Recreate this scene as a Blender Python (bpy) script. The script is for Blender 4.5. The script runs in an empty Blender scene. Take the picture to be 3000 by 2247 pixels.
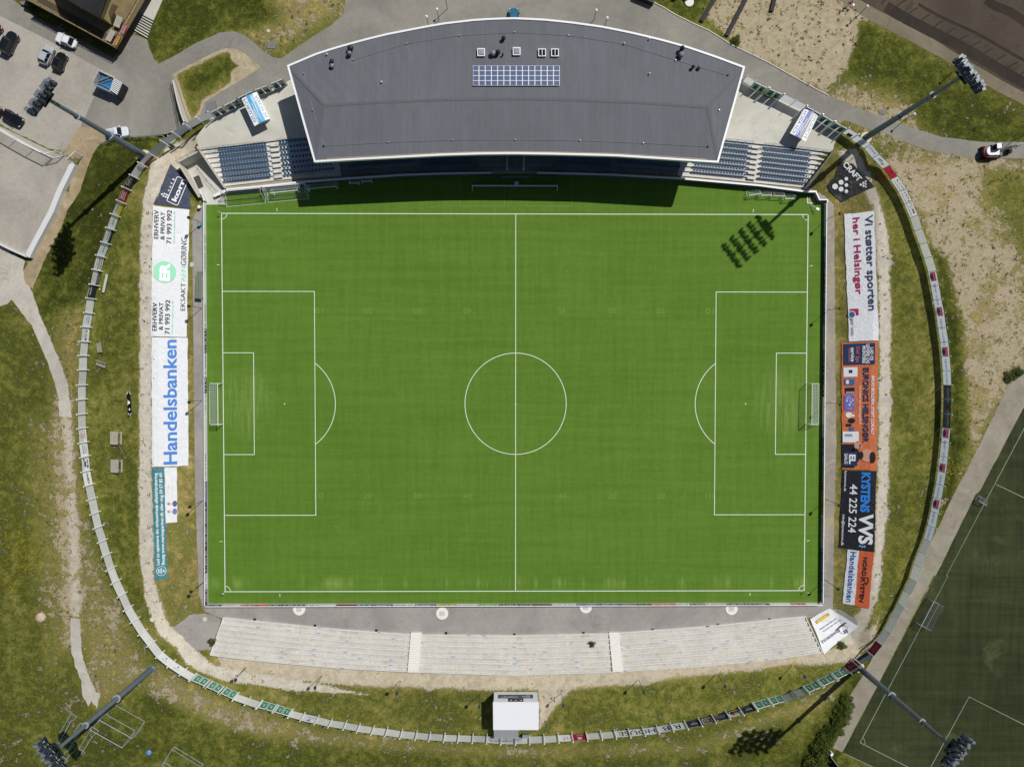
import bpy, bmesh, math, random
import numpy as np
from mathutils import Vector, Matrix
from mathutils.geometry import delaunay_2d_cdt, tessellate_polygon
random.seed(7); np.random.seed(7)
SC = bpy.context.scene
COL = SC.collection
PI = math.pi
R = math.radians

# ------------------------------------------------------------------ camera, sky, sun, exposure
CF = 2079.0                               # focal length in photo pixels (photo is 3000 px wide)
CAMP = (-1.6335, 6.8273, 128.035)
CAMR = (-.0247, -.0076, .0005)
cam = bpy.data.cameras.new('camera'); camo = bpy.data.objects.new('camera', cam); COL.objects.link(camo)
camo.location = CAMP; camo.rotation_euler = CAMR
cam.sensor_width = 36; cam.lens = CF / 3000 * 36; cam.clip_end = 3000; cam.clip_start = 1
SC.camera = camo
SUN_EL, SUN_AZ = R(54), R(42.5)           # azimuth measured counter-clockwise from +X, towards the sun
wd = bpy.data.worlds.new('World'); SC.world = wd; wd.use_nodes = True
wn = wd.node_tree.nodes; wl = wd.node_tree.links
sky = wn.new('ShaderNodeTexSky'); sky.sky_type = 'NISHITA'; sky.sun_disc = False
sky.sun_elevation = SUN_EL; sky.sun_rotation = PI / 2 - SUN_AZ
bg = wn['Background']; bg.inputs['Strength'].default_value = 0.05
wl.new(sky.outputs[0], bg.inputs['Color'])
sl = bpy.data.lights.new('sun', 'SUN'); sl.energy = 4.8; sl.angle = R(0.5); sl.color = (1, .96, .9)
so = bpy.data.objects.new('sun', sl); COL.objects.link(so); so.location = (60, 60, 150)
sd = Vector((math.cos(SUN_EL) * math.cos(SUN_AZ), math.cos(SUN_EL) * math.sin(SUN_AZ), math.sin(SUN_EL)))
so.rotation_euler = sd.to_track_quat('Z', 'Y').to_euler()
SC.view_settings.view_transform = 'Standard'; SC.view_settings.look = 'None'
SC.view_settings.exposure = -0.42; SC.view_settings.gamma = 1; SC.view_settings.use_curve_mapping = False

# ------------------------------------------------------------------ surveying: photo measurement -> point on the ground
CR = np.array(camo.rotation_euler.to_matrix())
def W(u, v, z=0.0):
    d = CR @ np.array([(u - 1500) / CF, -(v - 1123.5) / CF, -1.0]); t = (z - CAMP[2]) / d[2]
    return Vector((CAMP[0] + d[0] * t, CAMP[1] + d[1] * t, z))
K = 2.948
def Q(ox, oy, *p): return [(ox + x / K, oy + y / K) for x, y in p]
def V(*p): return [(x * 1.35624, y * 1.35624) for x, y in p]
def ZQ(ox, oy, k, *p): return [(ox + x / k, oy + y / k) for x, y in p]

TOP = 2.6                                  # level of the ground outside the sunken pitch
def xy(pts, z=0): return [tuple(W(u, v, z)[:2]) for u, v in pts]
YF = xy([(300, 465), (645, 458), (652, 547), (855, 524), (1180, 505), (1500, 499), (1820, 505), (2000, 515), (2364, 551), (2420, 575), (2800, 575)])
ROW0 = [(610, 1803), (654.5, 1809.8), (750, 1820), (1000, 1845), (1204, 1859), (1500, 1862.5), (1785, 1856), (2040, 1838), (2360, 1806), (2480, 1792)]
ROW7 = [(560, 1910), (615.5, 1918.3), (750, 1935), (980, 1956), (1194, 1967.5), (1500, 1977.7), (1795, 1968), (2060, 1950), (2250, 1932), (2409.4, 1910), (2520, 1895)]
YB = xy(ROW0)
XL = W(566, 1120)[0]; XR = W(2457, 1120)[0]
yfx = [p[0] for p in YF]; yfy = [p[1] for p in YF]; ybx = [p[0] for p in YB]; yby = [p[1] for p in YB]
HOLE = np.array(xy([(529, 481), (587, 450), (650, 545), (660, 600), (600, 600), (583, 574)]))
def inpoly(x, y, P):
    x = np.asarray(x, float); y = np.asarray(y, float); c = np.zeros(x.shape, bool); j = len(P) - 1
    for i in range(len(P)):
        xi, yi = P[i]; xj, yj = P[j]
        if yi != yj:
            c ^= ((yi > y) != (yj > y)) & (x < (xj - xi) * (y - yi) / (yj - yi) + xi)
        j = i
    return c
def H(x, y):
    x = np.asarray(x, float); y = np.asarray(y, float)
    hl = (XL - x) / 5.6; hr = (x - XR) / 5.4
    hb = (np.interp(x, ybx, yby) - y - 1.2) / 7.6
    yf = np.interp(x, yfx, yfy)
    stand = (x > W(651, 547)[0]) & (x < W(2364, 551)[0])
    ht = np.where(stand, (y - yf - 3.2) / 6.0, (y - yf) / 7.0)
    h = np.clip(np.maximum.reduce([hl, hr, hb, ht]), 0, 1) * (TOP + .05) - .05
    return np.where(inpoly(x, y, HOLE), -.05, h)
def G(u, v, off=0.0):
    z = TOP
    for _ in range(9):
        p = W(u, v, z + off); z = .5 * z + .5 * float(H(p[0], p[1])) if _ > 3 else float(H(p[0], p[1]))
    return W(u, v, z + off)

# ------------------------------------------------------------------ materials
def lin(c):
    c = c / 255.0
    return c / 12.92 if c <= .04045 else ((c + .055) / 1.055) ** 2.4
def C(r, g, b): return (lin(r), lin(g), lin(b), 1)
MATS = {}
def M(name, rgb, rough=.6, var=.1, scale=3.0, metal=0.0, bump=0.0, coat=0.0, spec=.3):
    if name in MATS: return MATS[name]
    m = bpy.data.materials.new(name); m.use_nodes = True; MATS[name] = m
    n = m.node_tree.nodes; l = m.node_tree.links; b = n['Principled BSDF']
    c = C(*rgb)
    b.inputs['Roughness'].default_value = rough; b.inputs['Metallic'].default_value = metal
    b.inputs['Coat Weight'].default_value = coat; b.inputs['Specular IOR Level'].default_value = spec
    tc = n.new('ShaderNodeTexCoord'); nz = n.new('ShaderNodeTexNoise'); nz.inputs['Scale'].default_value = scale
    nz.inputs['Detail'].default_value = 5; nz.inputs['Roughness'].default_value = .65
    l.new(tc.outputs['Object'], nz.inputs['Vector'])
    r = n.new('ShaderNodeMapRange'); r.inputs[1].default_value = .3; r.inputs[2].default_value = .7
    r.inputs[3].default_value = 1 - var; r.inputs[4].default_value = 1 + var
    l.new(nz.outputs['Fac'], r.inputs[0])
    mx = n.new('ShaderNodeVectorMath'); mx.operation = 'SCALE'; mx.inputs[0].default_value = c[:3]
    l.new(r.outputs[0], mx.inputs['Scale']); l.new(mx.outputs[0], b.inputs['Base Color'])
    if bump:
        bp = n.new('ShaderNodeBump'); bp.inputs['Strength'].default_value = bump; bp.inputs['Distance'].default_value = .05
        l.new(nz.outputs['Fac'], bp.inputs['Height']); l.new(bp.outputs[0], b.inputs['Normal'])
    return m
def nodes(name):
    m = bpy.data.materials.new(name); m.use_nodes = True; MATS[name] = m
    n = m.node_tree.nodes; l = m.node_tree.links
    return m, n, l, n['Principled BSDF']
def noise(n, l, vec, scale, detail=4, rough=.6, dist=0):
    z = n.new('ShaderNodeTexNoise'); z.inputs['Scale'].default_value = scale; z.inputs['Detail'].default_value = detail
    z.inputs['Roughness'].default_value = rough; z.inputs['Distortion'].default_value = dist
    l.new(vec, z.inputs['Vector']); return z.outputs['Fac']
def mathn(n, l, op, a, b=None, c=None, clamp=False):
    z = n.new('ShaderNodeMath'); z.operation = op; z.use_clamp = clamp
    for i, q in enumerate((a, b, c)):
        if q is None: continue
        if isinstance(q, (int, float)): z.inputs[i].default_value = q
        else: l.new(q, z.inputs[i])
    return z.outputs[0]
def mixc(n, l, fac, a, b):
    z = n.new('ShaderNodeMix'); z.data_type = 'RGBA'
    if isinstance(fac, (int, float)): z.inputs[0].default_value = fac
    else: l.new(fac, z.inputs[0])
    for i, q in ((6, a), (7, b)):
        if isinstance(q, tuple): z.inputs[i].default_value = q
        else: l.new(q, z.inputs[i])
    return z.outputs[2]
def smooth(n, l, v, lo, hi):
    z = n.new('ShaderNodeMapRange'); z.interpolation_type = 'SMOOTHSTEP'
    l.new(v, z.inputs[0]); z.inputs[1].default_value = lo; z.inputs[2].default_value = hi
    return z.outputs[0]
def remap(n, l, v, lo, hi, a, b):
    z = n.new('ShaderNodeMapRange'); l.new(v, z.inputs[0])
    for i, q in enumerate((lo, hi, a, b)): z.inputs[i + 1].default_value = q
    return z.outputs[0]
def scalec(n, l, col, f):
    z = n.new('ShaderNodeVectorMath'); z.operation = 'SCALE'
    l.new(col, z.inputs[0]); l.new(f, z.inputs['Scale']); return z.outputs[0]

# ------------------------------------------------------------------ mesh helpers
class MB:
    def __init__(s): s.v = []; s.f = []; s.m = []
    def add(s, vs, fs, mi=0):
        o = len(s.v); s.v += [tuple(p) for p in vs]
        for f in fs: s.f.append([i + o for i in f]); s.m.append(mi)
        return s
    def box(s, c, d, rz=0, mi=0, taper=1.0):
        x, y, z = [q / 2 for q in d]; ca, sa = math.cos(rz), math.sin(rz); P = []
        for k, (zz, t) in enumerate(((-z, 1), (z, taper))):
            for a, b in ((-x, -y), (x, -y), (x, y), (-x, y)):
                a *= t; b *= t
                P.append((c[0] + a * ca - b * sa, c[1] + a * sa + b * ca, c[2] + zz))
        return s.add(P, [(3, 2, 1, 0), (4, 5, 6, 7), (0, 1, 5, 4), (1, 2, 6, 5), (2, 3, 7, 6), (3, 0, 4, 7)], mi)
    def wall(s, a, b, w, z0, z1, z2=None, mi=0):        # upright slab from plan point a to b, top z1 at a, z2 at b
        z2 = z1 if z2 is None else z2
        a = Vector(a[:2]); b = Vector(b[:2]); d = (b - a).normalized(); n = Vector((-d.y, d.x)) * w / 2
        P = [a + n, a - n, b - n, b + n]
        vs = [(p.x, p.y, z0) for p in P] + [(P[0].x, P[0].y, z1), (P[1].x, P[1].y, z1), (P[2].x, P[2].y, z2), (P[3].x, P[3].y, z2)]
        return s.add(vs, [(3, 2, 1, 0), (4, 5, 6, 7), (0, 1, 5, 4), (1, 2, 6, 5), (2, 3, 7, 6), (3, 0, 4, 7)], mi)
    def path(s, pts, w, z0, z1, mi=0):                  # mitred upright slab along a polyline (z1 may be a list)
        P = [Vector(p[:2]) for p in pts]; n = len(P); zs = z1 if isinstance(z1, (list, tuple)) else [z1] * n
        z0s = z0 if isinstance(z0, (list, tuple)) else [z0] * n; vs = []
        for i in range(n):
            d = ((P[min(i + 1, n - 1)] - P[i]).normalized() + (P[i] - P[max(i - 1, 0)]).normalized())
            d = d.normalized() if d.length > 1e-6 else Vector((1, 0)); q = Vector((-d.y, d.x)) * w / 2
            for p, z in ((P[i] + q, z0s[i]), (P[i] - q, z0s[i]), (P[i] - q, zs[i]), (P[i] + q, zs[i])): vs.append((p.x, p.y, z))
        fs = []
        for i in range(n - 1):
            a = 4 * i; b = a + 4
            for j in range(4): fs.append((a + j, a + (j + 1) % 4, b + (j + 1) % 4, b + j))
        fs += [(3, 2, 1, 0), (4 * n - 4, 4 * n - 3, 4 * n - 2, 4 * n - 1)]
        return s.add(vs, fs, mi)
    def bar(s, a, b, r, r2=None, n=6, mi=0):
        r2 = r if r2 is None else r2; a = Vector(a); b = Vector(b); d = b - a
        if d.length < 1e-6: return s
        q = d.to_track_quat('Z', 'Y'); vs = []
        for p, rr in ((a, r), (b, r2)):
            for i in range(n):
                t = 2 * PI * i / n; vs.append(p + q @ Vector((rr * math.cos(t), rr * math.sin(t), 0)))
        fs = [(i, (i + 1) % n, n + (i + 1) % n, n + i) for i in range(n)] + [tuple(range(n))[::-1], tuple(range(n, 2 * n))]
        return s.add(vs, fs, mi)
    def tube(s, pts, r, n=6, mi=0):
        for a, b in zip(pts[:-1], pts[1:]): s.bar(a, b, r, n=n, mi=mi)
        return s
    def prism(s, poly, z0, z1, mi=0, top_only=False):
        n = len(poly); P = [Vector((p[0], p[1])) for p in poly]
        if sum(P[i].x * P[(i + 1) % n].y - P[(i + 1) % n].x * P[i].y for i in range(n)) < 0: P.reverse()
        tri = [t for t in tessellate_polygon([[Vector((p.x, p.y, 0)) for p in P]])]
        def ccw(t):
            a, b, c = (P[i] for i in t); return t if (b - a).cross(c - a) > 0 else (t[0], t[2], t[1])
        tri = [ccw(t) for t in tri]
        vs = [(p.x, p.y, z1) for p in P]; fs = list(tri)
        if not top_only:
            vs += [(p.x, p.y, z0) for p in P]; fs += [(n + a, n + c, n + b) for a, b, c in tri]
            fs += [(i, n + i, n + (i + 1) % n, (i + 1) % n) for i in range(n)]
        return s.add(vs, fs, mi)
    def lathe(s, prof, c=(0, 0, 0), n=12, mi=0):
        vs = []; m = len(prof)
        for r, z in prof:
            for i in range(n):
                t = 2 * PI * i / n; vs.append((c[0] + r * math.cos(t), c[1] + r * math.sin(t), c[2] + z))
        fs = [(k * n + i, k * n + (i + 1) % n, (k + 1) * n + (i + 1) % n, (k + 1) * n + i) for k in range(m - 1) for i in range(n)]
        fs += [tuple(range(n))[::-1], tuple(range((m - 1) * n, m * n))]
        return s.add(vs, fs, mi)
    def net(s, a, b, c, d, nx, ny, w=.02, mi=0):        # flat cords woven on the quad a b c d
        a, b, c, d = [Vector(p) for p in (a, b, c, d)]
        def P(u, v): return a.lerp(b, u).lerp(d.lerp(c, u), v)
        lu = (b - a).length + (c - d).length; lv = (d - a).length + (c - b).length
        for i in range(nx + 1):
            u = i / nx; e = w / max(lu, .1); s.add([P(u - e, 0), P(u + e, 0), P(u + e, 1), P(u - e, 1)], [(0, 1, 2, 3)], mi)
        for j in range(ny + 1):
            v = j / ny; e = w / max(lv, .1); s.add([P(0, v - e), P(1, v - e), P(1, v + e), P(0, v + e)], [(0, 1, 2, 3)], mi)
        return s
    def build(s, name, mats, parent=None, world=False, smooth=False):
        me = bpy.data.meshes.new(name); vs = s.v
        if world and parent is not None:
            q = parent; off = Vector((0, 0, 0))
            while q is not None: off += q.location; q = q.parent
            vs = [(p[0] - off.x, p[1] - off.y, p[2] - off.z) for p in vs]
        me.from_pydata(vs, [], s.f); mats = mats if isinstance(mats, (list, tuple)) else [mats]
        for m in mats: me.materials.append(m)
        if len(mats) > 1: me.polygons.foreach_set('material_index', s.m)
        if smooth: me.polygons.foreach_set('use_smooth', [True] * len(me.polygons))
        me.update(); o = bpy.data.objects.new(name, me); COL.objects.link(o)
        if parent is not None: o.parent = parent
        return o
def tag(o, label, cat, group=None):
    o['label'] = label; o['category'] = cat
    if group: o['group'] = group
    return o
def thing(name, label, cat, loc=(0, 0, 0), rz=0, group=None):
    o = bpy.data.objects.new(name, None); COL.objects.link(o); o.location = loc; o.rotation_euler = (0, 0, rz)
    o.empty_display_size = .3
    return tag(o, label, cat, group)
def struct(name, mb, m):
    o = mb.build(name, m); o['kind'] = 'structure'; return o
def kids(o): return [c for c in bpy.data.objects if c.parent == o]
def dup(root, loc, rz, label, group=None, ch=None):
    def rec(o, p):
        c = o.copy(); COL.objects.link(c); c.parent = p
        for q in ch.get(o.name, ()): rec(q, c)
        return c
    if ch is None:
        ch = {}
        for q in bpy.data.objects:
            if q.parent: ch.setdefault(q.parent.name, []).append(q)
    r = rec(root, None); r.location = loc; r.rotation_euler = (0, 0, rz); r['label'] = label
    if group: r['group'] = group
    return r
TXT = {}
def text_shape(t, bold=0.0):
    k = (t, bold)
    if k in TXT: return TXT[k]
    cu = bpy.data.curves.new('t', 'FONT'); cu.body = t; cu.size = 1; cu.offset = bold; cu.resolution_u = 3
    o = bpy.data.objects.new('t', cu); COL.objects.link(o)
    dg = bpy.context.evaluated_depsgraph_get(); dg.update()
    me = bpy.data.meshes.new_from_object(o.evaluated_get(dg))
    vs = [(p.co.x, p.co.y) for p in me.vertices]; fs = [tuple(p.vertices) for p in me.polygons]
    bpy.data.objects.remove(o); bpy.data.curves.remove(cu); bpy.data.meshes.remove(me)
    if not vs: vs = [(0, 0), (1, 0), (0, 1)]; fs = []
    x0 = min(p[0] for p in vs); x1 = max(p[0] for p in vs); y0 = min(p[1] for p in vs); y1 = max(p[1] for p in vs)
    vs = [((p[0] - x0) / (x1 - x0), (p[1] - y0) / (y1 - y0)) for p in vs]
    TXT[k] = (vs, fs); return TXT[k]
def put_text(mb, t, box, mp, mi=0, bold=0.0):           # fit a word into box (s0,s1,t0,t1) of the surface map mp
    s0, s1, t0, t1 = box; mark(mb, 't')
    if t[0] == '~':                                       # a line of print too small to read
        rg = random.Random(len(t) + int(abs(s0 * 977 + t0 * 131))); x = s0; e = (s1 - s0) / 40
        while abs(x - s0) < abs(s1 - s0) - abs(e):
            k = rg.choice((.5, .8, 1.1, .6)) * e; y = t0 + (t1 - t0) * rg.choice((.6, .7, 1)); x2 = x + k
            mb.add([mp(x, t0), mp(x2, t0), mp(x2, y), mp(x, y)], [(0, 1, 2, 3)], mi); x = x2 + e * rg.choice((.35, .35, .4, 1.0))
        return
    vs, fs = text_shape(t, bold)
    mb.add([mp(s0 + x * (s1 - s0), t0 + y * (t1 - t0)) for x, y in vs], fs, mi)
def put_rect(mb, box, mp, mi=0, n=1):
    s0, s1, t0, t1 = box; mark(mb, 'p')
    for i in range(n):
        a = s0 + (s1 - s0) * i / n; b = s0 + (s1 - s0) * (i + 1) / n
        mb.add([mp(a, t0), mp(b, t0), mp(b, t1), mp(a, t1)], [(0, 1, 2, 3)], mi)
def put_ell(mb, c, rs, rt, mp, mi=0, n=20, hole=0):
    mark(mb, 'p'); P = [(c[0] + rs * math.cos(2 * PI * i / n), c[1] + rt * math.sin(2 * PI * i / n)) for i in range(n)]
    if hole:
        I = [(c[0] + (p[0] - c[0]) * hole, c[1] + (p[1] - c[1]) * hole) for p in P]
        mb.add([mp(*p) for p in P] + [mp(*p) for p in I], [(i, (i + 1) % n, n + (i + 1) % n, n + i) for i in range(n)], mi)
    else: mb.add([mp(*p) for p in P], [tuple(range(n))], mi)

def near(mb, fn):
    k = len(mb.v); fn(); return k
def split_build(mb, mats, parent, name='lettering'):     # one part for every group of shapes that lies together
    el = getattr(mb, 'marks', None)
    if not el: return mb.build(name, mats, parent, world=True)
    el = el + [(len(mb.v), len(mb.f), '')]; bx = []
    for (a, fa, kd), (b, fb, _) in zip(el[:-1], el[1:]):
        v = np.array(mb.v[a:b]) if b > a else np.zeros((1, 3)); bx.append([v.min(0) - .05, v.max(0) + .05, a, b, fa, fb, kd])
    grp = list(range(len(bx)))
    for i in range(len(bx)):
        for j in range(i):
            if np.all(bx[i][0] <= bx[j][1]) and np.all(bx[j][0] <= bx[i][1]):
                gi, gj = grp[i], grp[j]; grp = [gj if g == gi else g for g in grp]
    for g in sorted(set(grp)):
        q = MB(); tx = False
        for i, b in enumerate(bx):
            if grp[i] != g: continue
            tx |= b[6] == 't'; q.add(mb.v[b[2]:b[3]], [[x - b[2] for x in f] for f in mb.f[b[4]:b[5]]]); q.m[-(b[5] - b[4]):] = mb.m[b[4]:b[5]] if b[5] > b[4] else []
        if not q.f: continue
        used = sorted(set(q.m)); q.m = [used.index(x) for x in q.m]; q.build('lettering' if tx else 'print', [mats[x] for x in used], parent, world=True)
def mark(mb, kind):
    if not hasattr(mb, 'marks'): mb.marks = []
    if kind and len(mb.marks) == 0 and len(mb.v): mb.marks.append((0, 0, 'p'))
    mb.marks.append((len(mb.v), len(mb.f), kind))
# common materials
WHITE = M('white_paint', (238, 240, 242), .45, .03); GREY = M('grey_metal', (120, 128, 136), .5, .08, metal=.2)
DARK = M('dark_metal', (38, 42, 48), .5, .1); BLACK = M('black', (16, 17, 19), .5, .1)
GALV = M('galvanised_steel', (170, 176, 180), .4, .08, metal=.4); CONC = M('concrete', (200, 197, 188), .8, .07, 1.5)
CONCD = M('concrete_dark', (120, 122, 122), .8, .08, 1.5); RUBBER = M('rubber', (22, 22, 24), .8, .1)
NAVY = M('navy', (44, 56, 82), .55, .06); NETM = M('net_cord', (215, 220, 222), .7, .05)
GLASS = M('dark_glass', (20, 26, 32), .06, .05, spec=.6); SKIN = M('skin', (205, 160, 135), .6, .05)

# ------------------------------------------------------------------ ground
def sdf(x, y, P):
    P = np.asarray(P, float); d = np.full(x.shape, 1e9)
    for i in range(len(P)):
        a = P[i]; b = P[(i + 1) % len(P)]; e = b - a; L = max((e ** 2).sum(), 1e-9)
        t = np.clip(((x - a[0]) * e[0] + (y - a[1]) * e[1]) / L, 0, 1)
        d = np.minimum(d, np.hypot(x - a[0] - t * e[0], y - a[1] - t * e[1]))
    return np.where(inpoly(x, y, P), d, -d)
# (polygon, grass cover, dryness, gravel tone, soft edge m)
LAND = [
 (V((-300, 640), (0, 650), (60, 700), (110, 900), (140, 1000), (150, 1300), (190, 1520), (0, 1700), (-300, 1700)), .84, .33, .1, 3), (V((60, 900), (120, 900), (150, 1150), (150, 1400), (110, 1450), (80, 1250)), .6, .5, .1, 3),
 (V((200, 310), (345, 298), (290, 380), (240, 500), (205, 640), (160, 740), (95, 680), (90, 590), (150, 400)), .97, .12, .2, 2),
 (V((120, 680), (200, 640), (178, 760), (168, 1000), (190, 1170), (320, 1440), (345, 1480), (330, 1560), (250, 1600), (190, 1500), (160, 1250), (140, 1050), (118, 850)), .6, .62, .15, 2.5),
 (V((130, 870), (155, 870), (162, 1000), (168, 1100), (174, 1250), (177, 1385), (152, 1385), (147, 1200), (138, 1050)), .3, .6, .4, .9), (V((124, 860), (134, 1000), (142, 1200), (150, 1400), (140, 1400), (128, 1150), (112, 950)), .3, .6, .1, 1.5),
 (V((190, 1560), (330, 1470), (420, 1510), (600, 1590), (1000, 1630), (1000, 1750), (-100, 1750)), .9, .3, .2, 3),
 (V((340, 1440), (480, 1510), (700, 1580), (1060, 1615), (1500, 1610), (1840, 1470), (1830, 1500), (1500, 1635), (1060, 1640), (650, 1615), (450, 1560), (320, 1490)), .62, .72, .2, 1.6),
 (V((600, 1600), (1100, 1640), (1500, 1625), (1690, 1560), (1760, 1750), (600, 1750)), .88, .3, .2, 3),
 (V((330, 330), (290, 400), (240, 500), (205, 600), (180, 750), (172, 900), (182, 1050), (230, 1250), (330, 1400), (470, 1500), (700, 1560), (1060, 1595), (1500, 1575), (1830, 1440), (1960, 1230), (2030, 1000), (2042, 850), (2010, 600), (1930, 400), (1860, 310)), .95, .5, .3, .6),
 (V((205, 700), (240, 500), (280, 420), (300, 480), (300, 1000), (310, 1250), (330, 1360), (250, 1240), (200, 1050), (190, 850)), .94, .38, .3, 1.5),
 (V((1905, 480), (1950, 560), (1990, 700), (2010, 850), (1990, 1050), (1940, 1200), (1910, 1250), (1925, 1050), (1930, 750)), .92, .42, .3, 1.5),
 (V((600, 1490), (1000, 1500), (1060, 1500), (1060, 1580), (1500, 1570), (1800, 1440), (1750, 1440), (1400, 1480), (1230, 1510), (1165, 1575), (1060, 1590), (700, 1550)), .86, .42, .2, 1.2),
 (V((335, 430), (415, 430), (423, 1250), (460, 1330), (430, 1360), (370, 1380), (330, 1250)), .88, .68, .3, .8),
 (V((1790, 430), (1895, 430), (1897, 1180), (1870, 1340), (1800, 1335), (1815, 1000)), .86, .62, .2, .8),
 (V((1740, 405), (1800, 325), (1830, 335), (1895, 420), (1890, 470), (1800, 450)), .84, .7, .2, .8),
 # bare tracks and sand
 (V((330, 345), (420, 285), (530, 232), (440, 325), (385, 352), (355, 385), (332, 440), (330, 700), (328, 1000), (334, 1250), (362, 1355), (430, 1420), (470, 1440), (700, 1480), (800, 1500), (620, 1490), (480, 1470), (400, 1435), (340, 1370), (312, 1290), (301, 1200), (300, 900), (302, 560), (308, 430)), .06, .6, .55, .45),
 (V((455, 1412), (880, 1450), (1330, 1450), (1790, 1408), (1860, 1390), (1900, 1330), (1890, 1380), (1850, 1430), (1700, 1440), (1400, 1475), (1235, 1490), (1190, 1540), (1165, 1575), (1165, 1490), (1065, 1490), (800, 1485), (650, 1470), (480, 1445)), .13, .7, .3, .8),
 (V((1805, 325), (1850, 320), (1885, 375), (1920, 500), (1926, 700), (1925, 900), (1918, 1100), (1905, 1240), (1885, 1330), (1855, 1395), (1820, 1400), (1865, 1320), (1888, 1180), (1896, 1000), (1899, 800), (1897, 600), (1888, 450), (1865, 385)), .08, .6, .5, .7),
 (V((350, 310), (440, 278), (420, 320), (380, 350), (340, 400)), .1, .6, .35, .6),
 # outside to the right
 (V((1890, 340), (2300, 330), (2300, 740), (2200, 800), (2060, 1060), (2050, 850), (2020, 600), (1950, 430)), .38, .62, .05, 2),
 (V((1985, 520), (2040, 560), (2075, 700), (2085, 850), (2090, 960), (2040, 1120), (2048, 1000), (2052, 850), (2035, 700), (2005, 590)), .97, .1, .1, 1.5),
 (V((2130, 370), (2230, 380), (2230, 560), (2190, 520), (2140, 440)), .74, .36, .1, 4),
 (V((1990, 350), (2120, 360), (2080, 420), (2010, 470), (1970, 400)), .33, .7, .05, 2),
 (V((1850, 1450), (1880, 1440), (1800, 1580), (1850, 1700), (1680, 1700), (1745, 1590)), .97, .12, .1, 1.5),
 (V((1845, 300), (1880, 285), (1990, 470), (2035, 620), (2000, 580), (1950, 440)), .82, .45, .1, 1),
 # top
 (V((-300, -60), (60, -20), (100, 50), (0, -10)), .95, .2, .2, 1),
 (V((345, -60), (760, -60), (745, 30), (700, 60), (600, 110), (555, 120), (500, 75), (420, 95), (330, 132), (318, 85)), .95, .2, .15, 1.5),
 (V((560, -60), (760, -60), (745, 30), (700, 60), (600, 115), (555, 120), (530, 70), (600, 40)), .56, .7, .1, 2.5),
 (V((1400, -80), (1900, -80), (1885, 50), (1835, 150), (1790, 205), (1600, 110)), .22, .45, .02, 1),
 (V((1380, -80), (1560, -80), (1520, 40), (1500, 60), (1420, 10)), .92, .25, .2, 1.5),
 (V((1860, 50), (1885, 55), (2300, 320), (2300, 350), (2000, 320), (1780, 205), (1830, 150)), .9, .24, .15, 1),
 (V((1835, 175), (1950, 210), (1990, 280), (2080, 330), (1990, 330), (1880, 295), (1770, 215)), .42, .68, .05, 3),
 (V((130, 290), (200, 305), (165, 350), (120, 330)), .5, .6, .2, 1),
]
LANDW = [(np.array(xy(p, TOP)), g, d, t, s) for p, g, d, t, s in LAND]
def land(x, y):
    g = np.full(x.shape, .82); d = np.full(x.shape, .38); t = np.full(x.shape, .15)
    for P, a, b, c, s in LANDW:
        lo = P.min(0) - s; hi = P.max(0) + s
        k = np.where((x > lo[0]) & (x < hi[0]) & (y > lo[1]) & (y < hi[1]))
        if len(k[0]) == 0: continue
        m = np.clip(sdf(x[k], y[k], P) / (2 * s) + .5, 0, 1); m = m * m * (3 - 2 * m)
        g[k] += (a - g[k]) * m; d[k] += (b - d[k]) * m; t[k] += (c - t[k]) * m
    return g, d, t
def axis(lim, step, far):
    c = list(np.arange(-lim, lim + 1e-6, step)); e = lim; s = step; out = []
    while e < far: s *= 1.5; e += s; out.append(e)
    return np.array([-q for q in out[::-1]] + c + out)
gx = axis(100, .45, 1200); gy = axis(76, .45, 1200); X, Y = np.meshgrid(gx, gy)
Z = H(X, Y); ga, da, ta = land(X, Y); ny, nx = X.shape
idx = np.arange(nx * ny).reshape(ny, nx)
F = np.stack([idx[:-1, :-1], idx[:-1, 1:], idx[1:, 1:], idx[1:, :-1]], -1).reshape(-1, 4)
me = bpy.data.meshes.new('ground'); me.vertices.add(nx * ny); me.loops.add(F.size); me.polygons.add(len(F))
me.vertices.foreach_set('co', np.stack([X, Y, Z], -1).ravel().astype(np.float32))
me.loops.foreach_set('vertex_index', F.ravel().astype(np.int32))
me.polygons.foreach_set('loop_start', np.arange(0, F.size, 4, dtype=np.int32))
me.polygons.foreach_set('loop_total', np.full(len(F), 4, dtype=np.int32)); me.update(calc_edges=True)
at = me.attributes.new('cover', 'FLOAT_COLOR', 'POINT')
at.data.foreach_set('color', np.stack([ga, da, ta, np.ones_like(ga)], -1).ravel().astype(np.float32))
ground = bpy.data.objects.new('ground', me); COL.objects.link(ground); ground['kind'] = 'structure'
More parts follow.
